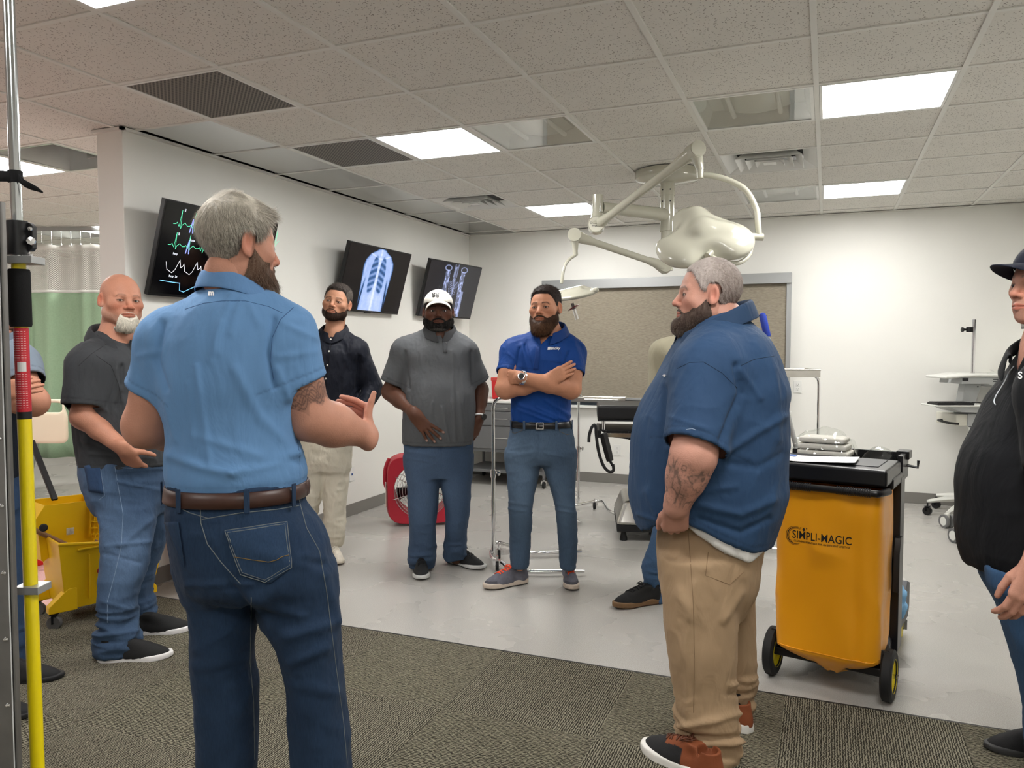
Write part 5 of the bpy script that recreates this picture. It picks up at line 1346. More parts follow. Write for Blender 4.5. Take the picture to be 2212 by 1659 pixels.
    # watch on the right wrist of the picture
    p = wr_[0] * .92 + el[0] * .08; d = nrm(wr_[0] - el[0]); b = MB(); b.tube(arc(p, .037, 0, 2 * math.pi * .98, 24, nrm(np.cross(d, V(0, 1, 0))), nrm(np.cross(d, np.cross(d, V(0, 1, 0))))), .006, 8); wb = b.build('wristwatch', mat('white_strap', rgb(225, 225, 225), rough=.5), s.root, smooth=True)
    n_ = nrm(V(.75, -.65, 0)); b = MB(); b.M = frame_z(n_, p + n_ * .036); b.lathe([(0, 0), (.019, 0), (.021, .004), (.019, .009), (0, .010)], 20); b.build('watch_case', M_black, wb, smooth=True)
    return s
# ---- bearded person in royal blue polo, arms crossed
def man_blue_polo():
    s = Person(1168, 4.52, 'bearded man with crossed arms in a royal blue polo shirt and faded jeans')
    st = dict(skin=rgb(184, 130, 102), hair=rgb(40, 30, 26), hs=dict(front=.002, temple=.014), stubble=.55, bs=dict(cheek=-.002), w=1.07, jaw=1.10, iris=rgb(50, 34, 25), stubc=rgb(62, 44, 36), browc=rgb(38, 28, 24), brow=1.1)
    s.head(1178, 664, .238, -.42, .03, -.02, style=st)
    s.hair(tmax=.009, col=rgb(44, 36, 33), n=3500, length=.012, wdt=.0011, tfn=lambda P: .35 + 1.0 * sstep(.04, .11, P[:, 2]), wave=.8, spread=.7, stick=.6, flow=lambda P: np.stack([P[:, 0] * 1.5, np.where(P[:, 2] > .07, .5, -.4), .1 - np.maximum(0, .07 - P[:, 2]) * 12], 1))
    s.beard(tmax=.015, col=rgb(56, 40, 31), chin=.014, n=8000, length=.022, wdt=.0010, droop=.5, wave=.55, grey=(rgb(120, 84, 56), lambda P: .25 * (P[:, 2] < -.08)), drop_=.022)
    T = Loft(s.rows([(712, 1170, 1210, .02, .05), (728, 1146, 1228, .015, .08), (752, 1118, 1243, .0, .118), (790, 1112, 1237, -.01, .135), (830, 1109, 1232, -.01, .13), (873, 1104, 1231, 0, .122), (900, 1104, 1231, 0, .118), (922, 1108, 1228, 0, .115)]))
    sh = [s.L(1233, 763), s.L(1113, 763)]; el = [s.L(1233, 840, -.10), s.L(1092, 840, -.10)]; wr_ = [s.L(1124, 815, -.235), s.L(1180, 826, -.185)]
    nb = s.L(1188, 724, .01); F = Field(); skin_core(F, s, T, s.hp(0, -.025, -.07), nb, .060, .068)
    for i in (0, 1):
        arm_field(F, [sh[i], el[i]], [.066, .056]); m = el[i] * .55 + wr_[i] * .45
        F.u(cone(el[i], m, .054, .052), .03); F.u(cone(m, wr_[i], .050, .031), .02)
        b_ = sh[i] * .4 + el[i] * .6 + V(0, -.02, 0); F.u(ell(b_, (.058, .055, .075)), .03)
    L1 = Loft(s.rows([(975, 1092, 1172, 0, .105), (1000, 1092, 1168, 0, .10), (1040, 1096, 1160, -.01, .092), (1080, 1099, 1152, -.02, .082), (1100, 1099, 1149, -.02, .078), (1130, 1100, 1149, 0, .075), (1160, 1101, 1147, .02, .07), (1200, 1102, 1144, .03, .062), (1226, 1104, 1141, .03, .058)]))
    L2 = Loft(s.rows([(975, 1164, 1244, 0, .105), (1000, 1170, 1245, 0, .10), (1040, 1184, 1243, -.01, .092), (1080, 1196, 1242, -.02, .082), (1100, 1200, 1244, -.02, .078), (1130, 1203, 1246, 0, .075), (1160, 1205, 1247, .02, .07), (1200, 1208, 1246, .02, .062), (1228, 1210, 1243, .02, .058)]))
    legs_core(F, [L1, L2]); reg = []
    X = V(.80, .0, .42); n1 = hand_prims(F, s.L(1182, 822, -.19), X, V(.1, 1, -.05), -1, 1.0, curl=[(.35, .15, .25), (.35, .2, .3), (.35, .2, .3), (.30, .2, .3)], spread=.05, thumb=((.5, .3, .8), (.6, 0, .9), (.7, 0, .9)), wr=.03)
    reg.append((*box_of([s.L(1182, 822, -.19), s.L(1182, 822, -.19) + nrm(X) * .20], .05), .003))
    X = V(-.60, .80, -.02); hand_prims(F, wr_[0], X, V(.35, .9, 0), 1, .95, curl=[(.4, .4, .2)] * 4, spread=.0, thumb=((.9, .25, .2), (1, .0, .2), (1, 0, .2)))
    reg.append((*box_of([wr_[0], wr_[0] + nrm(X) * .16], .05), .003))
    body(s, F, reg, .006)
    mt = cloth('royal_blue_cloth', rgb(16, 74, 160), weave=1300, rough=.65); col = rgb(12, 60, 130)
    arms = [dict(pts=[sh[i], el[i], wr_[i]], rad=[.066, .066, .05], add=[.014, .012, .02], f=.60 * np.linalg.norm(el[i] - sh[i]), trap=nb + V(.035 if i == 0 else -.035, .01, .016), trap_r=.044) for i in (0, 1)]
    q0 = s.L(1165, 747); vc = lambda C, n: (C[:, 1] < 0) & (C[:, 2] > q0[2]) & (np.abs(C[:, 0] - q0[0] - (C[:, 2] - q0[2]) * .35) < (C[:, 2] - q0[2]) * .62)
    shirt(s, 'polo_shirt', T, arms, col, mt, (nb + V(0, 0, .045), .076), seed=51, wr=[(.006, (.08, .08, .16), .9), (.005, (.035, .035, .09), 1.6), (.0015, (.012, .012, .03), 1)], vcut=vc,
          fl=[(1112, 870, 1200, 905, .010, .007), (1120, 885, 1190, 912, .008, .006), (1180, 865, 1232, 900, .010, .007), (1160, 880, 1228, 912, .008, .005), (1122, 752, 1112, 800, .007, -.011), (1228, 760, 1215, 800, .007, -.012), (1127, 745, 1150, 830, .010, .006), (1135, 745, 1150, 800, .007, -.006), (1205, 750, 1212, 810, .009, .005), (1100, 765, 1116, 780, .006, .004), (1240, 775, 1222, 790, .006, .005)])
    collar_on(s, nb + V(-.004, -.004, .040), .086, .084, -.25, mt, colour=rgb(11, 54, 118), gap=.42, h_back=.040, flap=.05, tip=.068, drop_f=.06, flare=.02, spread_tip=.7, open_=.006)
    paint(s.drape('polo_shirt', 'placket', [(1158, 748), (1168, 748), (1163, 800), (1152, 800)], mt, off=.0015, nu=4, nv=8), rgb(11, 52, 116))
    s.decal_text('polo_shirt', 'chest_lettering', '\u25a0BluSky', 1195.5, 753, 28, M_thread, rot=-.04, shear=.25, bold=.03)
    H = Loft(s.rows([(906, 1107, 1229, 0, .120), (935, 1101, 1238, 0, .125), (960, 1095, 1242, 0, .13), (988, 1092, 1244, 0, .12), (1000, 1096, 1240, 0, .10)]))
    s.pc = DEN; mp = cloth('blue_denim', DEN, kind='denim', rough=.9)
    pants(s, 'jeans', H, [L1, L2], rgb(64, 82, 102), mp, seed=65, wr=[(.005, (.10, .10, .06), 1.2), (.003, (.04, .04, .03), 1.2)], bunch=(.005, .10), colfn=denim_col(DEN, .5),
          fl=[(1167, 925, 1166, 980, .005, .005), (1100, 1098, 1150, 1108, .006, .006), (1102, 1112, 1148, 1104, .005, -.005), (1200, 1100, 1243, 1108, .006, .006), (1203, 1088, 1240, 1096, .006, .005), (1100, 1085, 1145, 1092, .006, .005), (1110, 985, 1160, 975, .007, .005), (1176, 978, 1235, 990, .007, .005), (1105, 970, 1150, 962, .006, .004)])
    zb = s.L(1165, 915)[2]; belt(s, H, zb, .036, M_leather_k, buckle=-1.62, mt_b=M_steel, loops=(-2.1, -1.15, -.3, -2.8, .9, 2.2), mt_l=mp)
    for pts in ([(1100, 931), (1112, 936), (1128, 930), (1130, 921)], [(1207, 921), (1209, 932), (1224, 939), (1240, 936)]):
        s.seam('jeans', 'pocket_stitching', pts, mat('denim_thread', rgb(96, 86, 70), rough=.9), r=.0014, off=.001)
    cf = lambda P, c: np.where((sstep(.20, .25, P[:, 1]) * (P[:, 2] < .05))[:, None] > .5, np.array(rgb(70, 70, 78)), c)
    for hp_, tp in (((1140, 1258), (1064, 1271)), ((1226, 1246), (1240, 1288))):
        shoe(s, floor_pt(s, *hp_), floor_pt(s, *tp), M_rub_w, M_upper, rgb(196, 182, 168), rgb(96, 96, 106), L=.30, laces=1, lace_mt=M_lace_o, solecol=rgb(30, 28, 28), colfn=cf, sole_h=.036)
    p = wr_[0] + nrm(el[0] - wr_[0]) * .012; d = nrm(wr_[0] - el[0]); ax = nrm(np.cross(d, V(0, 0, 1))); b = MB()
    for i in range(26):
        a = 2 * math.pi * i / 26; c_ = p + (ax * math.cos(a) + np.cross(d, ax) * math.sin(a)) * .0365; r_ = nrm(c_ - p); b.M = basis(d, np.cross(r_, d), r_, c_); b.box((-.010, -.0037, -.0015), (.010, .0037, .0025))
    wb = b.build('wristwatch', M_steel, s.root, bevel=.0006); b = MB(); n_ = nrm(V(-.15, -1, .25)); b.M = frame_z(n_, p + n_ * .034); b.lathe([(0, 0), (.0195, 0), (.021, .004), (.0195, .009), (.016, .010), (0, .0095)], 24); b.build('watch_case', M_steel, wb, smooth=True)
    b = MB(); b.M = frame_z(n_, p + n_ * .0438); b.lathe([(0, 0), (.0155, 0), (.0155, .0006), (0, .0006)], 24); b.build('watch_dial', M_black, wb)
    return s
# ---- bald person with grey goatee
def man_bald():
    s = Person(262, 3.72, 'bald man with a grey goatee in a charcoal polo shirt, hand in jeans pocket')
    st = dict(skin=rgb(190, 134, 110), hair=rgb(190, 184, 174), hairless=1, hs={}, stubble=.28, stubc=rgb(196, 176, 162), bs=dict(cheek=-.010), w=1.08, jaw=1.12, fat=.05, iris=rgb(72, 56, 44), browc=rgb(96, 68, 54), brow=.7, flush=1.3, nose=.004, red=(1.08, .80, .77))
    s.head(262, 647, .240, .84, -.05, .03, style=st, gaze=(.60, -1, .02))
    gm = lambda P: (np.abs(P[:, 0]) < .031) & (P[:, 1] > .03)
    s.beard(tmax=.011, col=rgb(206, 200, 186), chin=.010, n=4500, length=.016, wdt=.0010, droop=.6, wave=.3, mask=gm, drop_=.010)
    T = Loft(s.rows([(728, 232, 268, .02, .06), (748, 210, 290, .01, .11), (772, 186, 312, .0, .16), (800, 172, 330, 0, .175), (850, 165, 343, 0, .18), (900, 166, 352, 0, .185), (950, 172, 360, 0, .185), (1003, 180, 366, 0, .18)]))
    sh = [s.L(196, 790, -.13), s.L(300, 786, .17)]; el = [s.L(180, 900, -.18), s.L(330, 900, .24)]; wr_ = [s.L(268, 970, -.222), s.L(345, 985, .12)]
    nb = s.L(248, 738, .01); F = Field(); skin_core(F, s, T, s.hp(0, -.025, -.07), nb, .066, .078)
    for i in (0, 1):
        arm_field(F, [sh[i], el[i]], [.058, .052]); m = el[i] * .6 + wr_[i] * .4; F.u(cone(el[i], m, .052, .045), .03); F.u(cone(m, wr_[i], .045, .033), .02)
    L1 = Loft(s.rows([(1060, 192, 338, -.06, .10), (1103, 212, 334, -.09, .10), (1164, 222, 326, -.14, .095), (1226, 220, 314, -.18, .09), (1287, 216, 293, -.22, .085), (1348, 218, 292, -.24, .08), (1385, 208, 300, -.25, .085), (1408, 204, 303, -.25, .085)]))
    L2 = Loft(s.rows([(1060, 230, 358, .06, .10), (1176, 255, 352, .09, .09), (1240, 262, 330, .1, .085), (1270, 264, 322, .1, .08), (1308, 272, 330, .1, .08), (1336, 276, 334, .1, .08)]))
    legs_core(F, [L1, L2]); reg = []
    X = V(.12, .62, -.77); hand_prims(F, wr_[0], X, V(.1, .95, .2), -1, 1.1, curl=[(.5, .5, .3)] * 4, spread=.04, wr=.03)
    reg.append((*box_of([wr_[0], wr_[0] + nrm(X) * .2], .055), .0032))
    hand_prims(F, wr_[1], V(.3, -.1, -.9), V(-.9, 0, -.3), 1, 1.05, curl=[(.5, .5, .3)] * 4)
    body(s, F, reg, .006)
    mt = cloth('charcoal_polo_cloth', rgb(66, 68, 71), weave=1300); col = rgb(60, 62, 65)
    arms = [dict(pts=[sh[i], el[i], wr_[i]], rad=[.062, .058, .034], add=[.034, .036, .02], f=(.80 if i == 0 else .6) * np.linalg.norm(el[i] - sh[i]), trap=nb + V(-.02 if i == 0 else .03, -.04 if i == 0 else .04, .012), trap_r=.05) for i in (0, 1)]
    q0 = s.L(288, 748); vc = lambda C, n: (C[:, 2] > q0[2]) & (C[:, 0] > q0[0] - .09) & (np.abs(C[:, 1] + .02 - (C[:, 0] - q0[0]) * -.3) < (C[:, 2] - q0[2]) * 1.1) & (n[:, 0] > 0)
    shirt(s, 'polo_shirt', T, arms, col, mt, (nb + V(0, 0, .045), .082), seed=71, wr=[(.008, (.10, .10, .22), .9), (.005, (.04, .04, .10), 1.6), (.0015, (.012, .012, .03), 1)],
          fl=[(250, 800, 300, 1000, .012, .007), (265, 790, 262, 830, .010, -.012), (262, 850, 250, 880, .010, -.010), (180, 950, 300, 998, .010, .006), (195, 980, 330, 990, .008, .005), (270, 900, 340, 960, .012, .006), (230, 880, 262, 790, .010, -.006)])
    collar_on(s, nb + V(.0, -.004, .040), .094, .092, .80, mt, colour=rgb(56, 58, 61), gap=.34, h_back=.045, flap=.055, tip=.078, drop_f=.065, flare=.022, spread_tip=.7, open_=.012)
    s.seam('polo_shirt', 'sleeve_seam', [(208, 768), (240, 790), (256, 830), (262, 868)], mat('charcoal_thread', rgb(30, 31, 33), rough=.9), r=.0012)
    s.seam('polo_shirt', 'shoulder_seam', [(232, 742), (198, 764), (170, 790)], mat('charcoal_thread_2', rgb(34, 35, 37), rough=.9), r=.0012)
    h = s.ray(['polo_shirt', 'body'], 282, 741)
    if h: b = MB(); b.M = frame_z(h[1], h[0] + h[1] * .003); b.lathe([(.0, 0), (.0055, 0), (.0058, .0015), (.0045, .0025), (0, .002)], 10); b.build('button', M_button, s.root, smooth=True)
    H = Loft(s.rows([(992, 181, 362, 0, .180), (1040, 187, 360, 0, .178), (1085, 200, 358, 0, .15), (1108, 212, 352, 0, .12)]))
    s.pc = DEN; mp = cloth('blue_denim', DEN, kind='denim', rough=.9)
    pants(s, 'jeans', H, [L1, L2], rgb(58, 78, 104), mp, seed=85, wr=[(.010, (.13, .13, .08), .9), (.005, (.05, .05, .04), 1.4), (.0015, (.015, .015, .02), 1)], bunch=(.012, .20), colfn=denim_col(DEN, .55),
          fl=[(250, 1020, 355, 1010, .008, .006), (255, 1040, 350, 1060, .008, .006), (230, 1180, 325, 1170, .010, .008), (222, 1195, 300, 1215, .008, -.006), (225, 1300, 290, 1320, .010, .006), (208, 1375, 300, 1362, .012, .012), (212, 1388, 300, 1384, .007, -.008), (330, 1120, 260, 1180, .012, .008)])
    th = mat('denim_thread_light', rgb(120, 140, 165), rough=.9)
    s.seam('jeans', 'side_seam', [(248, 1008), (255, 1050), (266, 1110), (262, 1180), (248, 1240), (232, 1300), (232, 1345)], th, r=.0014)
    s.seam('jeans', 'pocket_stitching', [(216, 1003), (221, 1040), (226, 1070), (214, 1080)], th, r=.0014)
    paint(s.drape('jeans', 'back_pocket', [(183, 1006), (216, 1002), (224, 1066), (193, 1062)], mp, off=.002, nu=6, nv=8, thick=.002), rgb(50, 72, 104))
    s.seam('jeans', 'front_pocket_edge', [(247, 1000), (262, 1010), (285, 1012), (305, 1003)], th, r=.0016)
    for hp_, tp in (((212, 1432), (350, 1424)), ((268, 1376), (390, 1366))):
        shoe(s, floor_pt(s, *hp_), floor_pt(s, *tp), M_rub_w, M_upper, rgb(228, 226, 226), rgb(20, 20, 21), L=.315, wd=1.02, sole_h=.034)
    return s
# ---- the speaker with his back to us, light blue polo
def man_light_blue():
    s = Person(506, 2.05, 'grey-haired bearded man seen from behind in a light blue polo shirt, palm held out')
    st = dict(skin=rgb(190, 138, 116), hair=rgb(110, 104, 98), hs=dict(front=.0, temple=.012), stubble=.5, stubc=rgb(100, 76, 62), bs=dict(cheek=.004), w=.98, d=.90, jaw=1.06, iris=rgb(70, 60, 50), flush=1.1)
    s.head(521, 529, .240, 2.22, -.07, .0, style=st)
    x, y, z = HV.T
    tf = lambda P: .30 + .75 * sstep(-.03, .06, P[:, 2]) + 1.0 * np.exp(-((P[:, 1] - .075) / .03) ** 2 - ((P[:, 2] - .085) / .035) ** 2)
    s.hair(tmax=.011, col=rgb(92, 84, 76), grey=(rgb(205, 198, 184), lambda P: np.clip(.25 + 6 * P[:, 2] - 3.0 * P[:, 1], -.1, .95)), n=17000, length=.032, wdt=.0008, droop=.28, wave=.20, tfn=tf, spread=.16, stick=.22,
           flow=lambda P: np.stack([P[:, 0] * 2.0, np.where(P[:, 1] > .0, .9, -.2) * (P[:, 2] > .07) + .18, .12 - np.maximum(0, .10 - P[:, 2]) * 12], 1), edge=.016)
    s.beard(tmax=.014, col=rgb(84, 58, 44), chin=.008, n=9000, length=.017, wdt=.0008, droop=.25, wave=.5, stick=.5, grey=(rgb(150, 138, 122), lambda P: .15 + .5 * (P[:, 2] < -.09)), drop_=.006)
    T = Loft(s.rows([(606, 482, 542, .0, .05), (632, 452, 572, .0, .085), (662, 418, 604, .0, .115), (692, 388, 628, .0, .13), (730, 364, 645, .0, .142), (775, 354, 650, 0, .15), (830, 352, 645, 0, .155), (880, 360, 636, 0, .15), (940, 371, 639, 0, .15), (985, 367, 651, 0, .156), (1020, 369, 657, 0, .162), (1052, 378, 652, 0, .158)]))
    sh = [s.L(606, 726, .0), s.L(376, 744, .0)]; el = [s.L(668, 902, .03), s.L(318, 918, .02)]; wr_ = [s.L(792, 940, .17), s.L(430, 940, .30)]
    nb = s.L(508, 622, .01); F = Field(); skin_core(F, s, T, s.hp(0, -.025, -.07), nb, .062, .070)
    for i in (0, 1):
        arm_field(F, [sh[i], el[i]], [.066, .058]); m = el[i] * .6 + wr_[i] * .4; F.u(cone(el[i], m, .058, .057), .03); F.u(cone(m, wr_[i], .056, .034), .03)
        F.u(ell(sh[i] * .4 + el[i] * .6, (.062, .062, .085)), .03)
    L1 = Loft(s.rows([(1225, 392, 562, 0, .115), (1278, 409, 549, 0, .105), (1348, 423, 545, 0, .10), (1430, 425, 543, 0, .095), (1491, 428, 552, 0, .092), (1593, 433, 549, 0, .085), (1700, 440, 546, 0, .08), (1885, 446, 552, .03, .08)]))
    L2 = Loft(s.rows([(1225, 536, 714, 0, .118), (1299, 552, 725, 0, .11), (1340, 574, 729, 0, .11), (1381, 600, 731, 0, .105), (1422, 613, 734, 0, .10), (1471, 625, 739, 0, .095), (1552, 630, 747, 0, .09), (1651, 635, 754, 0, .088), (1750, 640, 757, 0, .085), (1885, 645, 760, .03, .085)]))
    legs_core(F, [L1, L2]); reg = []
    X = V(-.16, .66, .62); hand_prims(F, wr_[0] + V(.004, 0, 0), X, V(-.86, -.45, -.10), -1, .93, curl=[(.95, .30, .10), (1.0, .35, .15), (1.05, .4, .15), (1.1, .4, .15)], spread=.05, thumb=((.72, .55, -.05), (.72, .62, -.2), (.72, .5, -.25)), wr=.034)
    reg.append((*box_of([wr_[0], wr_[0] + nrm(X) * .14 + V(-.05, 0, 0)], .08), .0026))
    hand_prims(F, wr_[1], V(.7, .5, .2), V(-.2, .2, .9), 1, 1.0)
    q1 = sh[0] * .35 + el[0] * .65; reg.append((*box_of([sh[0] * .45 + el[0] * .55, el[0]], .085), .003))
    ax = nrm(el[0] - sh[0]); 
    def tat(s, P, c):
        q = P - sh[0]; t = q @ ax; r = q - t[:, None] * ax; u = np.arctan2(r[:, 0], -r[:, 1]); rr = np.linalg.norm(r, axis=1)
        Lh = np.linalg.norm(el[0] - sh[0]); v = (t / Lh - .62) / .30 ; on = (rr < .09) & (P[:, 0] > sh[0][0] - .10) & (v > -.1) & (v < 1.15)
        x = u * 1.6
        edge = 1 - sstep(.72 + .12 * np.sin(x * 5) + .25 * np.exp(-((x - .5) / .12) ** 2), .80 + .12 * np.sin(x * 5) + .25 * np.exp(-((x - .5) / .12) ** 2), v)
        w1 = np.abs(v - .38 - .30 * np.sin(x * 4.2)); w2 = np.abs(v - .38 + .30 * np.sin(x * 4.2)); w3 = np.abs(v - .42 - .24 * np.sin(x * 4.2 + 1.6))
        ln = np.maximum.reduce([np.exp(-((w - .09) / .028) ** 2) for w in (w1, w2, w3)]); sh_ = .35 + .35 * vnoise(P * 60, 5)
        k = on * edge * sstep(-.1, 0, v) * np.clip(.25 + .75 * ln + .35 * sh_ * (x > .1), 0, 1)
        k = (np.clip(k * 1.3, 0, 1) * .78)[:, None]; c = c * (1 - k) + np.array(rgb(62, 54, 52)) * k
        pk = gauss(P, wr_[0] + nrm(X) * .1 + V(-.03, 0, 0), (.09, .09, .09)); return c * (1 + pk[:, None] * np.array([.10, -.03, .0]))
    body(s, F, reg, .006, colfn=tat)
    mt = cloth('light_blue_polo_cloth', rgb(104, 142, 184), weave=1500, rough=.8); col = rgb(100, 140, 184)
    arms = [dict(pts=[sh[i], el[i], wr_[i]], rad=[.070, .062, .05], add=[.014, .016, .02], f=(.60 if i == 0 else .60) * np.linalg.norm(el[i] - sh[i]), trap=nb + V(.035 if i == 0 else -.035, .0, -.030), trap_r=.044, tilt=(.05 if i == 0 else -.02, 0, 0)) for i in (0, 1)]
    shirt(s, 'polo_shirt', T, arms, col, mt, (nb + V(0, 0, .035), .074), h=.006, seed=91, wr=[(.006, (.12, .12, .30), .9), (.004, (.05, .05, .16), 1.5), (.0012, (.015, .015, .04), 1)],
          fl=[(500, 640, 470, 720, 470, 760, .010, .004), (520, 650, 500, 720, .010, .005), (535, 655, 560, 700, .010, .004), (480, 700, 455, 780, .008, .004), (425, 790, 440, 900, 455, 1000, .007, .006), (408, 830, 420, 960, .007, .004), (510, 800, 560, 900, 640, 980, .014, .006), (590, 690, 578, 760, 590, 835, .008, -.010), (600, 690, 660, 690, .010, .003), (352, 700, 340, 780, 360, 840, .009, -.010), (370, 985, 440, 1010, 500, 1022, .012, .009), (500, 1022, 590, 1000, 650, 975, .012, .008), (540, 1010, 620, 990, 650, 1000, .010, -.006), (600, 800, 640, 900, .010, .004), (360, 870, 380, 950, .008, .005), (590, 640, 640, 668, .012, .004), (610, 700, 680, 730, .008, .004), (600, 770, 680, 760, .008, .003), (420, 940, 560, 985, .012, .004), (300, 770, 340, 760, .007, .004)])
    collar_on(s, nb + V(.004, .0, -.004), .084, .080, 2.5, mt, colour=rgb(96, 134, 178), gap=.35, h_back=.044, flap=.044, tip=.07, drop_f=.07, flare=.014)
    tth = mat('blue_thread', rgb(60, 92, 132), rough=.9)
    s.seam('polo_shirt', 'yoke_seam', [(400, 668), (440, 655), (480, 650), (530, 650), (580, 662), (610, 676)], tth, r=.0009)
    s.seam('polo_shirt', 'sleeve_seam', [(634, 664), (606, 690), (588, 730), (584, 780), (592, 822)], tth, r=.0010)
    s.decal_text('polo_shirt', 'collar_emblem', 'm', 457, 634, 12, M_thread, bold=.04)
    s.seam('polo_shirt', 'side_seam', [(640, 940), (648, 985), (648, 1030)], tth, r=.0009)
    H = Loft(s.rows([(1034, 378, 652, 0, .162), (1060, 376, 656, 0, .165), (1085, 373, 655, 0, .170), (1120, 374, 680, 0, .178), (1165, 378, 702, 0, .182), (1205, 384, 709, 0, .178), (1250, 400, 716, 0, .165), (1275, 410, 720, 0, .13)]))
    s.pc = rgb(40, 58, 82); mp = cloth('dark_denim', DEN_D, kind='denim', rough=.9)
    pants(s, 'jeans', H, [L1, L2], rgb(36, 54, 78), mp, h=.0075, seed=105, wr=[(.010, (.16, .16, .14), .9), (.006, (.06, .06, .06), 1.5), (.002, (.02, .02, .02), 1)], bunch=None, colfn=lambda s, P, N, c: c * (1 + .35 * sstep(.1, .6, vnoise(P * np.array([6, 6, 3]), 4)))[:, None],
          fl=[(408, 1262, 545, 1258, .008, .007), (545, 1290, 650, 1330, .014, .008), (640, 1200, 715, 1210, .010, .006), (700, 1250, 728, 1340, .012, .008), (620, 1372, 720, 1345, .014, .009), (630, 1430, 700, 1400, .014, .008), (430, 1440, 540, 1420, .014, .006), (560, 1190, 700, 1240, .012, .006), (500, 1260, 546, 1320, .010, -.010), (640, 1480, 745, 1500, .016, .006), (430, 1400, 500, 1360, .012, .005)])
    th = mat('denim_thread_grey', rgb(112, 118, 118), rough=.9); pc = s.pc
    bp_ = s.drape('jeans', 'back_pocket', [(486, 1146), (618, 1128), (629, 1224), (520, 1240)], mp, off=.0035, nu=16, nv=14, thick=.002, shape=lambda u, v: (u, v + .30 * v * (1 - abs(u - .52) * 2) * sstep(.6, 1, v)))
    paint(bp_, rgb(42, 62, 88))
    paint(s.drape('jeans', 'back_pocket', [(359, 1128), (388, 1126), (398, 1200), (402, 1225)], mp, off=.004, nu=8, nv=10, thick=.002), rgb(38, 56, 80))
    for off in (0, 5):
        s.seam('jeans', 'pocket_stitching', [(486 + off, 1146 + off), (520 + off * .7, 1240 - off), (572, 1257 - off), (629 - off, 1224 - off), (618 - off, 1128 + off), (486 + off, 1146 + off)], th, r=.0010, off=.005)
    s.seam('jeans', 'pocket_stitching', [(508, 1202), (545, 1208), (580, 1212), (622, 1200)], mat('ochre_thread', rgb(120, 96, 50), rough=.9), r=.0009, off=.006)
    s.seam('jeans', 'yoke_seam', [(374, 1090), (410, 1108), (450, 1120)], th, r=.0012); s.seam('jeans', 'yoke_seam', [(436, 1122), (520, 1108), (600, 1100), (646, 1092)], th, r=.0012)
    s.seam('jeans', 'seat_seam', [(432, 1080), (434, 1130), (448, 1175), (478, 1215), (520, 1262)], th, r=.0012)
    s.seam('jeans', 'side_seam', [(646, 1080), (662, 1140), (690, 1190), (706, 1280), (716, 1360), (726, 1440), (742, 1560), (750, 1650)], th, r=.0012)
    s.seam('jeans', 'inner_seam', [(543, 1290), (542, 1350), (540, 1430), (548, 1520), (550, 1640)], th, r=.0012)
    zb = s.L(500, 1056)[2]; belt(s, H, zb, .040, M_leather, loops=(-2.05, -1.18, -.45, -2.85, 1.2, 2.0), mt_l=mp, tilt=.0)
    for hp_, tp in (((500, 1905), (480, 1790)), ((700, 1905), (720, 1790))):
        shoe(s, floor_pt(s, *hp_), floor_pt(s, *tp), M_rub_w, M_upper, rgb(90, 80, 70), rgb(60, 44, 34), L=.31)
    return s
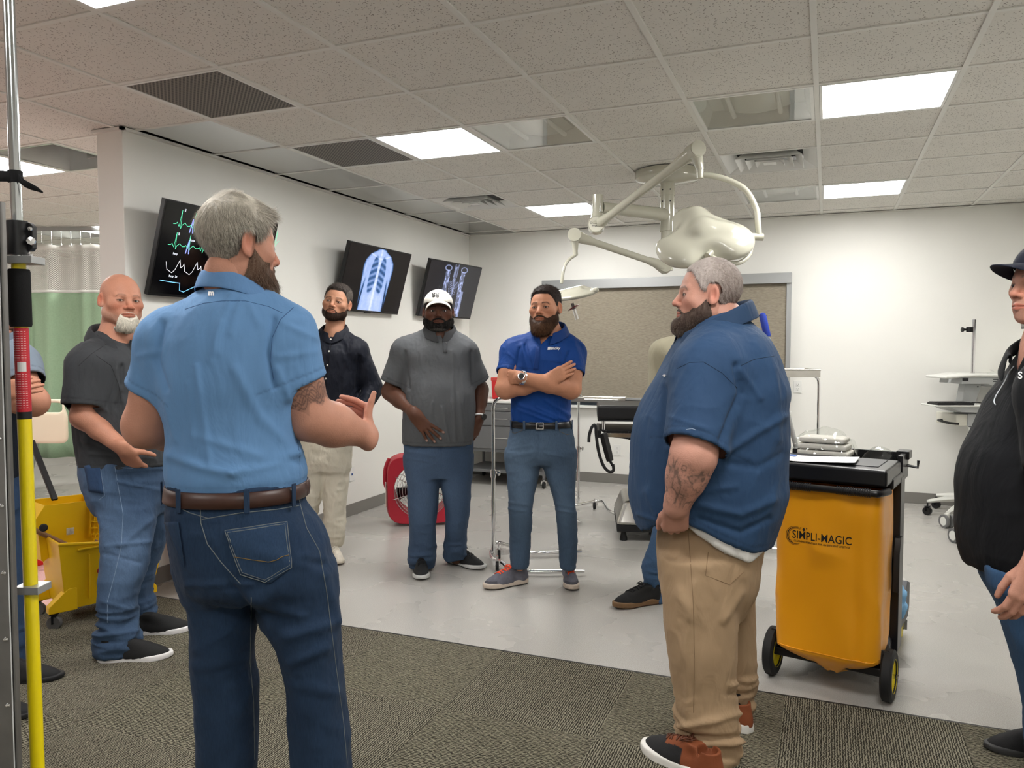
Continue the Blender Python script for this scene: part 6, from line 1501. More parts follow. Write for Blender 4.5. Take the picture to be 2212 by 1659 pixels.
# ---- heavy person in navy polo and khakis
def man_navy():
    s = Person(1530, 2.75, 'heavy bearded man in profile in a navy polo shirt and khaki trousers, tattooed forearm')
    st = dict(skin=rgb(192, 142, 124), hair=rgb(120, 104, 96), hs=dict(front=.006, temple=.010, low=-.002), stubble=.5, stubc=rgb(90, 66, 54), bs=dict(cheek=-.002), w=1.06, jaw=1.18, fat=.10, d=.98, iris=rgb(70, 60, 50), flush=1.3, nose=.002)
    s.head(1526, 636, .246, -1.66, .03, .0, style=st)
    s.hair(tmax=.006, col=rgb(108, 92, 84), grey=(rgb(190, 180, 174), lambda P: np.clip(.42 + .35 * sstep(-.05, .05, P[:, 1]) + 3 * (P[:, 2] - .05), 0, .85)), n=8000, length=.011, wdt=.0007, droop=.3, wave=.4, spread=.3, stick=.45, edge=.012)
    s.beard(tmax=.016, col=rgb(62, 48, 42), chin=.012, n=7000, length=.016, wdt=.0007, droop=.4, wave=.7, grey=(rgb(130, 118, 108), lambda P: .12 + .3 * (P[:, 2] < -.1)), drop_=.004)
    T = Loft(s.rows([(690, 1512, 1600, .0, .09), (706, 1494, 1622, .0, .14), (728, 1472, 1648, 0, .19), (768, 1446, 1672, 0, .235), (808, 1424, 1684, 0, .25), (847, 1401, 1695, 0, .26), (880, 1384, 1692, 0, .265), (937, 1368, 1694, 0, .27), (980, 1365, 1692, 0, .272), (1022, 1364, 1689, 0, .272), (1056, 1362, 1692, 0, .268), (1090, 1365, 1683, 0, .26), (1130, 1376, 1671, 0, .25), (1160, 1388, 1660, 0, .242), (1200, 1410, 1645, 0, .235)]), n=2.1)
    sh = [s.L(1532, 800, -.18), s.L(1530, 800, .20)]; el = [s.L(1498, 985, -.30), s.L(1490, 985, .30)]; wr_ = [s.L(1462, 1092, -.262), s.L(1490, 1085, .19)]
    nb = s.L(1560, 712, .0); F = Field(); skin_core(F, s, T, s.hp(0, -.03, -.06), nb, .078, .092)
    for i in (0, 1):
        arm_field(F, [sh[i], el[i]], [.075, .070]); m = el[i] * .6 + wr_[i] * .4; F.u(cone(el[i], m, .068, .062), .03); F.u(cone(m, wr_[i], .060, .043), .03)
    L1 = Loft(s.rows([(1200, 1424, 1610, -.10, .125), (1280, 1429, 1594, -.12, .12), (1350, 1437, 1588, -.13, .115), (1400, 1445, 1587, -.14, .11), (1480, 1457, 1585, -.14, .10), (1530, 1464, 1585, -.14, .098), (1575, 1467, 1591, -.14, .098), (1615, 1472, 1593, -.14, .095), (1668, 1486, 1597, -.14, .09)]))
    L2 = Loft(s.rows([(1200, 1500, 1636, .10, .12), (1289, 1510, 1626, .12, .11), (1359, 1530, 1627, .13, .10), (1429, 1545, 1628, .14, .095), (1480, 1556, 1624, .15, .09), (1505, 1566, 1620, .15, .085), (1540, 1576, 1612, .15, .07)]))
    legs_core(F, [L1, L2]); reg = []
    X = V(.04, .50, -.86); hand_prims(F, wr_[0], X, V(.2, .95, 0), 1, 1.04, curl=[(.6, .5, .3)] * 4, spread=.02, wr=.036, thumb=((.8, .5, .1), (.95, .2, .1), (1, 0, .1)))
    reg.append((*box_of([wr_[0], wr_[0] + nrm(X) * .16], .06), .0035)); hand_prims(F, wr_[1], X, V(.2, -.95, 0), -1, .9)
    reg.append((*box_of([el[0], wr_[0]], .075), .0032))
    def tat(s, P, c):
        q = P - el[0]; ax = wr_[0] - el[0]; L = np.linalg.norm(ax); ax = ax / L; t = (q @ ax) / L; r = q - (q @ ax)[:, None] * ax
        on = sstep(.02, .12, t + .05 * vnoise(P * 40, 2)) * sstep(1.0, .86, t) * (np.linalg.norm(r, axis=1) < .085)
        u = np.arctan2(r[:, 0], -r[:, 1]); a = vnoise(np.stack([u * 4, t * 7, 0 * u], 1), 3); b = vnoise(np.stack([u * 9, t * 16, 0 * u + 3], 1), 5)
        ln = np.exp(-(a / .10) ** 2) * .8 + np.exp(-(b / .13) ** 2) * .45 + .25 * (vnoise(np.stack([u * 2.5, t * 4, 0 * u], 1), 8) > .05)
        k = (on * np.clip(ln * 1.3, 0, 1) * .72)[:, None]; return c * (1 - k) + np.array(rgb(72, 70, 66)) * k
    body(s, F, reg, .0065, colfn=tat)
    mt = cloth('navy_polo_cloth', rgb(44, 68, 98), weave=1400, rough=.75); col = rgb(44, 70, 102)
    xs = [s.L(p, 1130, d)[0] for p, d in ((1360, 0), (1384, -.05), (1421, -.18), (1480, -.24), (1545, -.24), (1620, -.18), (1650, -.1), (1700, 0))]; zs = [s.L(1530, q, d)[2] for q, d in ((1150, 0), (1151, -.05), (1138, -.18), (1128, -.24), (1162, -.24), (1190, -.18), (1180, -.1), (1165, 0))]
    dz = lambda P: np.interp(P[:, 0], xs, zs) - P[:, 2]
    arms = [dict(pts=[sh[i], el[i], wr_[i]], rad=[.085, .074, .05], add=[.034, .022, .02], f=.90 * np.linalg.norm(el[i] - sh[i]), trap=nb + V(0, -.05 if i == 0 else .05, .01), trap_r=.065, tilt=(-.12, 0, -.1)) for i in (0, 1)]
    shirt(s, 'polo_shirt', T, arms, col, mt, (nb + V(-.02, 0, .06), .108), h=.0068, seed=111, dz=dz, wr=[(.007, (.16, .16, .20), .9), (.005, (.07, .07, .08), 1.6), (.0015, (.02, .02, .03), 1)],
          fl=[(1590, 790, 1600, 850, 1560, 950, .012, -.014), (1600, 800, 1640, 860, .010, .006), (1560, 980, 1640, 930, 1690, 900, .014, .009), (1560, 1000, 1640, 1010, 1690, 980, .014, -.006), (1440, 840, 1432, 920, 1440, 960, .010, -.012), (1400, 1060, 1420, 1110, .012, .006), (1380, 1110, 1425, 1125, .008, .006), (1510, 1090, 1600, 1110, 1670, 1080, .014, .008), (1510, 1120, 1600, 1150, 1660, 1120, .012, -.007), (1520, 1060, 1590, 1050, .012, .005), (1490, 790, 1460, 850, .010, .004), (1670, 800, 1680, 950, .016, .006), (1445, 900, 1520, 925, .007, .003)])
    collar_on(s, nb + V(-.022, 0, .058), .122, .112, -1.50, mt, colour=rgb(40, 62, 90), gap=.30, h_back=.044, flap=.058, tip=.09, drop_f=.10, flare=.022, spread_tip=.5, open_=.014)
    th = mat('navy_thread', rgb(24, 40, 60), rough=.9)
    s.seam('polo_shirt', 'yoke_seam', [(1463, 796), (1490, 783), (1520, 782), (1560, 806), (1592, 838)], th, r=.0010); s.seam('polo_shirt', 'yoke_seam', [(1600, 790), (1630, 776), (1672, 769)], th, r=.0010)
    s.seam('polo_shirt', 'sleeve_logo_stitch', [(1482, 928), (1495, 926), (1503, 929)], mat('pale_thread', rgb(150, 165, 185), rough=.9), r=.0012)
    s.decal_text('polo_shirt', 'chest_lettering', 'Sk', 1436, 812, 7, M_thread, rot=-.6)
    # white undershirt hanging below the hem
    U = Loft(s.rows([(1090, 1405, 1655, 0, .245), (1160, 1402, 1650, 0, .243), (1222, 1420, 1640, 0, .236)]), n=2.1)
    xs2 = [s.L(p, 1130, -.2)[0] for p in (1380, 1440, 1480, 1520, 1560, 1620, 1660)]; zs2 = [s.L(1530, q, -.2)[2] for q in (1150, 1128, 1132, 1164, 1190, 1216, 1196)]
    G = Field(); G.u(U.prim()); G.cut(lambda P: np.interp(P[:, 0], xs2, zs2) - P[:, 2]); Vt, Q = mesh_field(G, .008); N = vnormals(Vt, Q); n = N[Q].mean(1); Vt, Q = drop(Vt, Q, np.abs(n[:, 2]) < .75); Vt = smooth_border(Vt, Q)
    Vt = Vt + vnormals(Vt, Q) * wrinkles(Vt, N, .006, (.05, .05, .12), 4)[:, None]
    o = s.finish('undershirt', Vt, Q, cloth('white_cotton_cloth', rgb(215, 213, 210)), tone(rgb(214, 212, 208), Vt, 3)); m = o.modifiers.new('s', 'SOLIDIFY'); m.thickness = .003
    H = Loft(s.rows([(1088, 1440, 1644, 0, .205), (1118, 1432, 1648, 0, .215), (1160, 1425, 1645, 0, .22), (1200, 1423, 1637, 0, .22), (1260, 1427, 1628, 0, .205), (1320, 1440, 1600, 0, .15)]))
    s.pc = rgb(168, 142, 112); mp = cloth('khaki_twill', rgb(168, 142, 112), kind='twill', rough=.7, weave=1500)
    pants(s, 'trousers', H, [L1, L2], rgb(166, 140, 110), mp, h=.0075, seed=125, wr=[(.010, (.16, .16, .30), .9), (.005, (.06, .06, .10), 1.5), (.0015, (.02, .02, .03), 1)], bunch=(.014, .16),
          fl=[(1500, 1260, 1480, 1400, 1490, 1560, .012, .006), (1470, 1280, 1490, 1330, .02, .006), (1530, 1230, 1560, 1330, .014, .006), (1470, 1570, 1590, 1540, .012, .012), (1475, 1590, 1592, 1590, .008, -.010), (1478, 1612, 1594, 1602, .012, .012), (1485, 1632, 1596, 1640, .010, -.008), (1575, 1480, 1622, 1470, .010, .010), (1570, 1500, 1620, 1495, .007, -.007), (1560, 1340, 1600, 1280, .014, .008)])
    tk = mat('khaki_thread', rgb(132, 108, 82), rough=.9)
    s.seam('trousers', 'pocket_stitching', [(1530, 1192), (1524, 1243), (1576, 1263), (1606, 1236)], tk, r=.0013); s.seam('trousers', 'side_seam', [(1486, 1140), (1492, 1220), (1498, 1310), (1500, 1420), (1498, 1540)], tk, r=.0013)
    br = np.array(rgb(126, 66, 34)); cf = lambda P, c: np.where(((P[:, 1] < .125) | ((np.abs(P[:, 0]) < .026) & (P[:, 1] < .19) & (P[:, 2] > .07)))[:, None], br, c)
    for hp_, tp, hh in (((1560, 1705), (1402, 1622), 1), ((1622, 1590), (1545, 1548), 0)):
        sh_ = shoe(s, floor_pt(s, *hp_), floor_pt(s, *tp), M_rub_w, M_upper, rgb(228, 226, 220), rgb(26, 26, 28), L=.325, wd=1.08, laces=1, lace_mt=M_lace_b, solecol=rgb(128, 62, 34), colfn=cf, sole_h=.040)
    b = MB(); p = floor_pt(s, 1619, 1580); b.tube([p + V(-.035, .05, .09), p + V(-.035, .05, .22)], .040, 14); b.build('sock', M_sock, s.root, smooth=True)
    return s
# ---- person cut by the right edge
def man_right_edge():
    s = Person(2262, 2.45, 'man in a navy cap and black polo shirt standing at the right edge')
    st = dict(skin=rgb(192, 140, 120), hair=rgb(120, 112, 104), hs={}, stubble=.15, bs={}, w=1.05, jaw=1.10, iris=rgb(60, 50, 45), flush=1.4, lip=(.9, .6, .58))
    s.head(2262, 612, .246, -1.52, .0, 0, style=st)
    s.hair(tmax=.004, col=rgb(120, 112, 104), n=1500, length=.008)
    c, R, k = s.hc, s.hR, s.hk
    C_ = Field(); C_.u(ell((0, -.020, .050), (.088, .113, .088))); C_.cut(lambda P: -(P[:, 2] - .044 - np.clip(P[:, 1], -.1, .1) * .10))
    Vt, Q = mesh_field(C_, .004); N = vnormals(Vt, Q); nn = N[Q].mean(1); Vt, Q = drop(Vt, Q, ~(nn[:, 2] < -.8))
    M_cap = mat('navy_cotton', rgb(24, 28, 44), rough=.85, bump=(800, .2, .001))
    cap = link('cap', np_mesh('cap', Vt @ R.T * k + c, Q), M_cap, s.root); m_ = cap.modifiers.new('s', 'SOLIDIFY'); m_.thickness = .003
    P = []
    for j in range(9):
        r_ = j / 8; row = []
        for i in range(25):
            u = -1 + 2 * i / 24; x = .079 * math.sin(u * 1.25); y0 = -.018 + .108 * math.cos(u * 1.15)
            row.append(V(x, y0 + r_ * .076 * math.sqrt(max(0, 1 - u * u * .95)), .050 + .014 * (1 - u * u) - .030 * u * u - r_ * .004) @ R.T * k + c)
        P.append(row)
    b = MB(); b.grid(P); o = b.build('brim', M_cap, cap, smooth=True, angle=3); m_ = o.modifiers.new('s', 'SOLIDIFY'); m_.thickness = .0035
    T = Loft(s.rows([(752, 2251, 2320, .0, .10), (775, 2228, 2345, .0, .15), (805, 2214, 2375, 0, .20), (861, 2176, 2410, 0, .25), (927, 2140, 2430, 0, .265), (988, 2107, 2440, 0, .27), (1042, 2095, 2445, 0, .27), (1100, 2094, 2447, 0, .27), (1170, 2093, 2444, 0, .265), (1225, 2104, 2435, 0, .25), (1270, 2136, 2425, 0, .24)]), n=2.1)
    sh = [s.L(2290, 850, -.19), s.L(2290, 850, .20)]; el = [s.L(2300, 1060, -.28), s.L(2290, 1050, .28)]; wr_ = [s.L(2240, 1215, -.30), s.L(2230, 1210, .28)]
    nb = s.L(2275, 752, .0); F = Field(); skin_core(F, s, T, s.hp(0, -.03, -.06), nb, .070, .082)
    for i in (0, 1): arm_field(F, [sh[i], el[i], wr_[i]], [.068, .058, .036]); F.u(cone(el[i], el[i] * .6 + wr_[i] * .4, .056, .050), .03)
    L1 = Loft(s.rows([(1225, 2140, 2330, -.10, .12), (1271, 2148, 2325, -.12, .12), (1307, 2166, 2322, -.12, .12), (1373, 2184, 2318, -.13, .11), (1451, 2208, 2312, -.13, .10), (1550, 2228, 2318, -.13, .095), (1690, 2241, 2335, -.13, .09)]))
    L2 = Loft(s.rows([(1225, 2196, 2390, .10, .12), (1307, 2216, 2385, .12, .12), (1451, 2246, 2380, .13, .10), (1550, 2256, 2375, .13, .095), (1670, 2266, 2365, .13, .09)]))
    legs_core(F, [L1, L2])
    X = V(-.30, -.02, -.95); hand_prims(F, wr_[0], X, V(.1, 1, 0), 1, 1.1, curl=[(.35, .5, .3)] * 4, spread=.05, thumb=((.8, .45, .3), (.95, .15, .3), (1, 0, .3))); hand_prims(F, wr_[1], X, V(.1, -1, 0), -1, 1.1, curl=[(.35, .5, .3)] * 4)
    body(s, F, [(*box_of([wr_[0], wr_[0] + nrm(X) * .2], .055), .0032)], .007)
    mt = cloth('black_polo_cloth', rgb(20, 21, 24), weave=1400, rough=.85); col = rgb(19, 20, 23)
    xs = [s.L(p, 1130)[0] for p in (2060, 2123, 2212, 2300, 2440)]; zs = [s.L(2262, q)[2] for q in (1203, 1232, 1256, 1262, 1255)]; dz = lambda P: np.interp(P[:, 0], xs, zs) - P[:, 2]
    arms = [dict(pts=[sh[i], el[i], wr_[i]], rad=[.08, .07, .05], add=[.03, .026, .02], f=.8 * np.linalg.norm(el[i] - sh[i]), trap=nb + V(0, -.05 if i == 0 else .05, .01), trap_r=.06) for i in (0, 1)]
    shirt(s, 'polo_shirt', T, arms, col, mt, (nb + V(0, 0, .05), .092), h=.008, seed=131, dz=dz, wr=[(.008, (.16, .16, .22), .9), (.004, (.07, .07, .08), 1.5)])
    collar_on(s, nb + V(-.01, 0, .030), .102, .096, -1.5, mt, colour=rgb(16, 17, 19), gap=.30, h_back=.042, flap=.055, tip=.085, drop_f=.08, flare=.02, open_=.012)
    mg = mat('clear_plastic_frame', (.8, .85, .9), rough=.1, spec=.8); b = MB()
    pts = [(2194, 792), (2182, 808), (2176, 822), (2168, 836), (2156, 855), (2151, 868), (2154, 876)]
    path = []
    for p in pts:
        h = s.ray('polo_shirt', *p)
        if h: path.append(h[0] + h[1] * .006)
    if len(path) > 2: b.tube(smooth_path(path, 4), .0018, 7); b.tube(smooth_path([q + V(.006, .002, -.008) for q in path[2:]], 4), .0012, 7); b.build('reading_glasses', mg, s.root, smooth=True)
    s.decal_text('polo_shirt', 'chest_lettering', 'S', 2205, 812, 9, M_thread)
    H = Loft(s.rows([(1215, 2144, 2400, 0, .22), (1260, 2144, 2398, 0, .22), (1300, 2164, 2392, 0, .20), (1340, 2181, 2380, 0, .14)]))
    s.pc = DEN; pants(s, 'jeans', H, [L1, L2], rgb(52, 80, 112), cloth('blue_denim', DEN, kind='denim', rough=.9), h=.009, seed=135)
    for hp_, tp in (((2320, 1745), (2180, 1735)), ((2340, 1640), (2230, 1630))): shoe(s, floor_pt(s, *hp_), floor_pt(s, *tp), M_rub_w, M_upper, rgb(60, 60, 60), rgb(30, 30, 32), L=.31)
    return s
# ---- person mostly hidden behind the metal frame on the left
def man_left_edge():
    s = Person(-4, 3.30, 'man with crossed arms half hidden behind the metal frame and yellow pole')
    st = dict(skin=rgb(184, 130, 106), hair=rgb(50, 40, 34), hs={}, stubble=.3, bs={}, w=1.05, jaw=1.08, iris=rgb(60, 45, 35))
    s.head(-14, 660, .238, .55, 0, 0, style=st); s.hair(tmax=.006, col=rgb(50, 40, 34), n=1200)
    T = Loft(s.rows([(735, -38, 16, .0, .06), (755, -66, 38, .0, .11), (790, -80, 50, 0, .14), (860, -78, 46, 0, .145), (950, -72, 42, 0, .14), (1035, -72, 42, 0, .15)]))
    sh = [s.L(38, 785), s.L(-70, 785)]; el = [s.L(72, 868, -.08), s.L(-86, 880, -.10)]; wr_ = [s.L(-12, 860, -.24), s.L(-4, 850, -.22)]
    nb = s.L(-12, 738); F = Field(); skin_core(F, s, T, s.hp(0, -.025, -.07), nb, .060, .068)
    for i in (0, 1): arm_field(F, [sh[i], el[i], wr_[i]], [.054, .052, .034]); F.u(cone(el[i], el[i] * .5 + wr_[i] * .5, .056, .050), .03)
    L1 = Loft(s.rows([(1060, -68, 0, 0, .1), (1200, -60, 0, 0, .09), (1400, -50, 2, 0, .08), (1455, -46, 6, -.0, .08)])); L2 = Loft(s.rows([(1060, -20, 42, 0, .1), (1200, -8, 44, 0, .09), (1400, 2, 50, -.0, .08), (1450, 6, 54, 0, .08)]))
    legs_core(F, [L1, L2]); hand_prims(F, wr_[1], V(.9, -.05, .25), V(0, 1, 0), 1, .9, curl=[(.4, .4, .3)] * 4); hand_prims(F, wr_[0], V(-.9, .3, .2), V(0, 1, 0), -1, 1.0)
    body(s, F, [(*box_of([wr_[1], wr_[1] + V(.17, 0, .06)], .05), .0035)], .007)
    mt = cloth('slate_polo_cloth', rgb(120, 132, 146), weave=1300)
    arms = [dict(pts=[sh[i], el[i], wr_[i]], rad=[.06, .056, .04], add=[.02, .02, .02], f=.5 * np.linalg.norm(el[i] - sh[i]), trap=nb + V(.035 if i == 0 else -.035, 0, .012), trap_r=.045) for i in (0, 1)]
    shirt(s, 'polo_shirt', T, arms, rgb(120, 132, 146), mt, (nb + V(0, 0, .05), .074), h=.008, seed=141, colfn=lambda s, P, N, c: np.where((P[:, 2] < s.L(0, 812)[2])[:, None], np.array(rgb(30, 36, 46)), c))
    collar_on(s, nb + V(0, 0, .035), .082, .080, .3, mt, colour=rgb(100, 112, 126), gap=.3)
    H = Loft(s.rows([(1025, -72, 42, 0, .15), (1060, -70, 42, 0, .15), (1095, -68, 43, 0, .13)])); s.pc = DEN
    pants(s, 'jeans', H, [L1, L2], rgb(52, 74, 104), cloth('blue_denim', DEN, kind='denim', rough=.9), h=.009, seed=145)
    for hp_, tp in (((-36, 1480), (118, 1470)), ((-110, 1560), (58, 1552))): shoe(s, floor_pt(s, *hp_), floor_pt(s, *tp), M_rub_w, M_upper, rgb(24, 24, 26), rgb(22, 22, 24), L=.31, solecol=rgb(20, 20, 22))
    return s
# ---- person hidden behind the heavy one
def man_hidden():
    s = Person(1500, 4.28, 'man in a tan work shirt and jeans standing behind the navy polo man')
    st = dict(skin=rgb(196, 138, 112), hair=rgb(60, 42, 34), hs={}, stubble=.5, bs={}, w=1.05, jaw=1.08, iris=rgb(60, 45, 35))
    s.head(1518, 672, .236, -.9, 0, 0, style=st); s.hair(tmax=.006, col=rgb(60, 46, 38), n=1200); s.beard(tmax=.012, col=rgb(64, 44, 34), n=1500)
    T = Loft(s.rows([(722, 1490, 1530, .0, .05), (738, 1462, 1556, .0, .10), (758, 1440, 1575, 0, .13), (800, 1424, 1590, 0, .145), (860, 1420, 1592, 0, .15), (920, 1425, 1590, 0, .15), (970, 1428, 1588, 0, .15)]))
    sh = [s.L(1578, 765), s.L(1436, 765)]; el = [s.L(1596, 860), s.L(1424, 858, .03)]; wr_ = [s.L(1580, 930, -.1), s.L(1440, 925, -.1)]
    nb = s.L(1510, 728); F = Field(); skin_core(F, s, T, s.hp(0, -.025, -.07), nb, .058, .066)
    for i in (0, 1): arm_field(F, [sh[i], el[i], wr_[i]], [.05, .045, .03])
    L1 = Loft(s.rows([(990, 1436, 1512, 0, .10), (1100, 1418, 1490, -.02, .09), (1180, 1402, 1462, -.03, .08), (1215, 1390, 1450, -.02, .08), (1260, 1392, 1446, 0, .075), (1296, 1386, 1442, 0, .075)])); L2 = Loft(s.rows([(990, 1506, 1584, 0, .10), (1150, 1516, 1578, 0, .09), (1290, 1522, 1572, 0, .075)]))
    legs_core(F, [L1, L2]); [hand_prims(F, wr_[i], V(0, 0, -1), V(-1 if i == 0 else 1, 0, 0), 1 if i == 0 else -1, 1.0) for i in (0, 1)]; body(s, F, [], .007)
    mt = cloth('tan_poplin', rgb(168, 162, 140), kind='twill', weave=1300)
    arms = [dict(pts=[sh[i], el[i], wr_[i]], rad=[.055, .05, .04], add=[.025, .02, .02], f=np.linalg.norm(el[i] - sh[i]) * 1.3, trap=nb + V(.03 if i == 0 else -.03, 0, .012), trap_r=.045) for i in (0, 1)]
    shirt(s, 'work_shirt', T, arms, rgb(166, 160, 138), mt, (nb + V(0, 0, .05), .074), h=.007, seed=151, fl=[(1440, 800, 1460, 860, .01, .006)])
    collar_on(s, nb + V(0, 0, .035), .082, .080, -.6, mt, colour=rgb(160, 154, 132), gap=.3)
    s.seam('work_shirt', 'shoulder_seam', [(1455, 770), (1440, 788), (1428, 820)], mat('tan_thread', rgb(120, 114, 96), rough=.9), r=.0013); s.seam('work_shirt', 'chest_seam', [(1428, 800), (1450, 792), (1475, 790)], mat('tan_thread_2', rgb(120, 114, 96), rough=.9), r=.0013)
    H = Loft(s.rows([(962, 1432, 1588, 0, .15), (1000, 1434, 1586, 0, .15), (1035, 1434, 1584, 0, .12)])); s.pc = DEN
    pants(s, 'jeans', H, [L1, L2], rgb(70, 98, 132), cloth('blue_denim', DEN, kind='denim', rough=.9), seed=155, bunch=(.010, .2))
    br = np.array(rgb(104, 66, 38))
    for hp_, tp in (((1430, 1300), (1338, 1313)), ((1560, 1295), (1520, 1325))): shoe(s, floor_pt(s, *hp_), floor_pt(s, *tp), M_rub_w, M_upper, rgb(120, 92, 62), rgb(22, 22, 23), L=.31, laces=1, lace_mt=M_lace, solecol=rgb(70, 44, 28), sole_h=.036)
    return s
for fn in (man_light_blue, man_navy, man_blue_polo, man_white_cap, man_bald, man_black_shirt, man_right_edge, man_hidden, man_left_edge): fn()
# ------------------------------------------------------------------ things in the room
M_chrome = mat('chrome', (.78, .78, .78), rough=.10, metal=1)
M_ss = mat('brushed_steel', (.60, .58, .54), rough=.28, metal=1, noise=(14, .06))
M_lamp = mat('cream_lamp_enamel', rgb(190, 188, 172), rough=.16, coat=.4)
M_rubber = mat('black_rubber', rgb(24, 24, 25), rough=.7)
M_grey = mat('grey_enamel', rgb(108, 109, 110), rough=.4)
M_ylw = mat('yellow_plastic', rgb(232, 186, 14), rough=.42, noise=(6, .04))
M_redp = mat('red_plastic', rgb(196, 34, 36), rough=.45)
M_print_k = mat('black_print', rgb(24, 20, 18), rough=.6); M_print_r = mat('red_print', rgb(150, 26, 20), rough=.6)
def caster(parent, p, r=.035, mt=None, yoke=M_chrome, ang=0.0, name='caster', w_=.02):
    """p: point on the floor, in the parent's space"""
    x = V(math.cos(ang), math.sin(ang), 0); c = V(p[0], p[1], r); b = MB(); b.M = frame_z(x, c); b.lathe([(0, -w_ / 2), (r * .55, -w_ / 2), (r * .9, -w_ / 2), (r, -w_ * .3), (r, w_ * .3), (r * .9, w_ / 2), (r * .55, w_ / 2), (0, w_ / 2)], 20)
    o = b.build(name, mt or M_rubber, parent, smooth=True); b = MB()
    for s_ in (-1, 1): b.obox(c + x * s_ * (w_ / 2 + .004), c + x * s_ * (w_ / 2 + .004) + V(0, 0, r * 1.15), .003, r * .8, up=x)
    b.obox(c + V(0, 0, r * 1.15) - x * (w_ / 2 + .006), c + V(0, 0, r * 1.15) + x * (w_ / 2 + .006), r * .9, .004); b.cyl(c + V(0, 0, r * 1.15), c + V(0, 0, r * 1.15 + .03), .007, 10)
    b.cyl(c - x * (w_ / 2 + .006), c + x * (w_ / 2 + .006), .004, 8); b.build('yoke', yoke, o); return o
# ---- surgical lamp hanging from the ceiling
t = empty('surgical_lamp', (-1.05, 5.50, CEIL), 0, 'cream ceiling-hung surgical lamp with a large three-lobed head and a small one', 'surgical lamp'); O = V(-1.05, 5.50, CEIL)
A = lambda px, py, d: at(px, py, d) - O
b = MB(); b.lathe([(0, -.085), (.06, -.085), (.205, -.068), (.222, -.055), (.225, -.045), (.225, -.004), (.0, -.004)], 48); b.build('ceiling_plate', M_lamp, t, smooth=True)
zs_ = lambda py, d: at(1444, py, d)[2] - CEIL
b = MB(); b.cyl((0, 0, -.08), (0, 0, zs_(424, 5.5)), .050, 28); b.cyl((0, 0, zs_(424, 5.5)), (0, 0, zs_(430, 5.5)), .047, 28); b.cyl((0, 0, zs_(430, 5.5)), (0, 0, zs_(500, 5.5)), .050, 28); b.cyl((0, 0, zs_(500, 5.5)), (0, 0, zs_(585, 5.5)), .042, 28); b.build('stem', M_lamp, t, smooth=True)
b = MB()
for a_ in (0.4, 1.6, 2.8, 4.2, 5.3):
    for z_ in (zs_(412, 5.5), zs_(437, 5.5)): b.cyl((.048 * math.cos(a_), .048 * math.sin(a_), z_), (.0515 * math.cos(a_), .0515 * math.sin(a_), z_), .005, 8)
b.build('screw', M_black, t)['kind'] = 'stuff'
k1 = A(1291, 452, 5.25); hub = V(0, 0, zs_(466, 5.5))
b = MB(); b.tube(smooth_path([hub, hub * .45 + A(1380, 455, 5.36) * .55 * 1, k1 + (hub - k1) * .06 + V(0, 0, .012)], 6), [.046] * 6 + [.042] * 4 + [.038] * 3, 16); b.build('extension_arm', M_lamp, t, smooth=True)
kb = A(1288, 487, 5.24)
b = MB(); b.cyl(A(1291, 421, 5.25), A(1291, 459, 5.25), .036, 24); b.cyl(A(1291, 459, 5.25), A(1290, 466, 5.25), .036, 24, r2=.040); b.tube([A(1290, 462, 5.25), A(1289, 475, 5.245), kb], [.036, .042, .052], 20); n_ = nrm(V(-.10, -1, .0)); n_ = nrm(v2w(-.12, -1, .05))
b.cyl(kb + n_ * .040, kb - n_ * .045, .056, 28); b.build('knuckle', M_lamp, t, smooth=True)
b = MB(); b.cyl(kb + n_ * .041, kb + n_ * .043, .049, 28); o_ = b.build('joint_cap', mat('cream_cap', rgb(228, 226, 212), rough=.3), t, smooth=True)
xx = nrm(np.cross(V(0, 0, 1), n_)); Mx = basis(xx, np.cross(n_, xx), n_, kb + n_ * .0432)
for dy_, tx in ((.008, 'CHROMO'), (-.012, 'PHARE')): M2 = Mx.copy(); M2[:3, 3] += Mx[:3, 1] * dy_; text_on('joint_lettering', tx, .019, M_print_k, o_, M2, bold=.006, thick=.0004)
k2 = A(1502, 325, 4.42); k1b = kb - n_ * .02 + V(.02, 0, .012)
d_ = nrm(k2 - k1b); b = MB(); b.tube([kb - n_ * .02, kb - n_ * .02 + d_ * .10, kb - n_ * .02 + d_ * .16, k2 - d_ * .20, k2 - d_ * .09, k2], [.040, .034, .027, .027, .036, .040], 20); b.build('spring_arm', M_lamp, t, smooth=True)
n2 = nrm(v2w(.18, -1, .05)); b = MB(); b.cyl(k2 + n2 * .040, k2 - n2 * .055, .046, 28); b.cyl(k2 + n2 * .040, k2 + n2 * .044, .042, 28); b.tube([k2 - n2 * .02, A(1508, 345, 4.42), A(1512, 362, 4.42), A(1513, 368, 4.42)], [.040, .030, .022, .022], 18); b.cyl(A(1512, 366, 4.42), A(1512, 385, 4.42), .021, 18); b.build('elbow_joint', M_lamp, t, smooth=True)
b = MB(); hd = 4.30; b.tube(smooth_path([A(1514, 378, 4.42), A(1545, 381, 4.40), A(1580, 392, 4.38), A(1612, 412, 4.35), A(1633, 450, 4.32), A(1637, 480, hd), A(1639, 508, hd)], 6), .0165, 14)
b.build('upper_yoke', M_lamp, t, smooth=True)
b = MB(); b.cyl(A(1613, 511, hd), A(1648, 512, hd), .020, 18); b.build('pivot', M_lamp, t, smooth=True)
b = MB(); b.tube(smooth_path([A(1617, 520, hd), A(1622, 540, hd - .02), A(1614, 556, hd - .05), A(1595, 568, hd - .08), A(1565, 566, hd - .10), A(1540, 556, hd - .12), A(1534, 548, hd - .13)], 6), .0125, 12); b.cyl(A(1528, 553, hd - .14), A(1536, 545, hd - .12), .018, 12); b.build('lower_yoke', M_lamp, t, smooth=True)
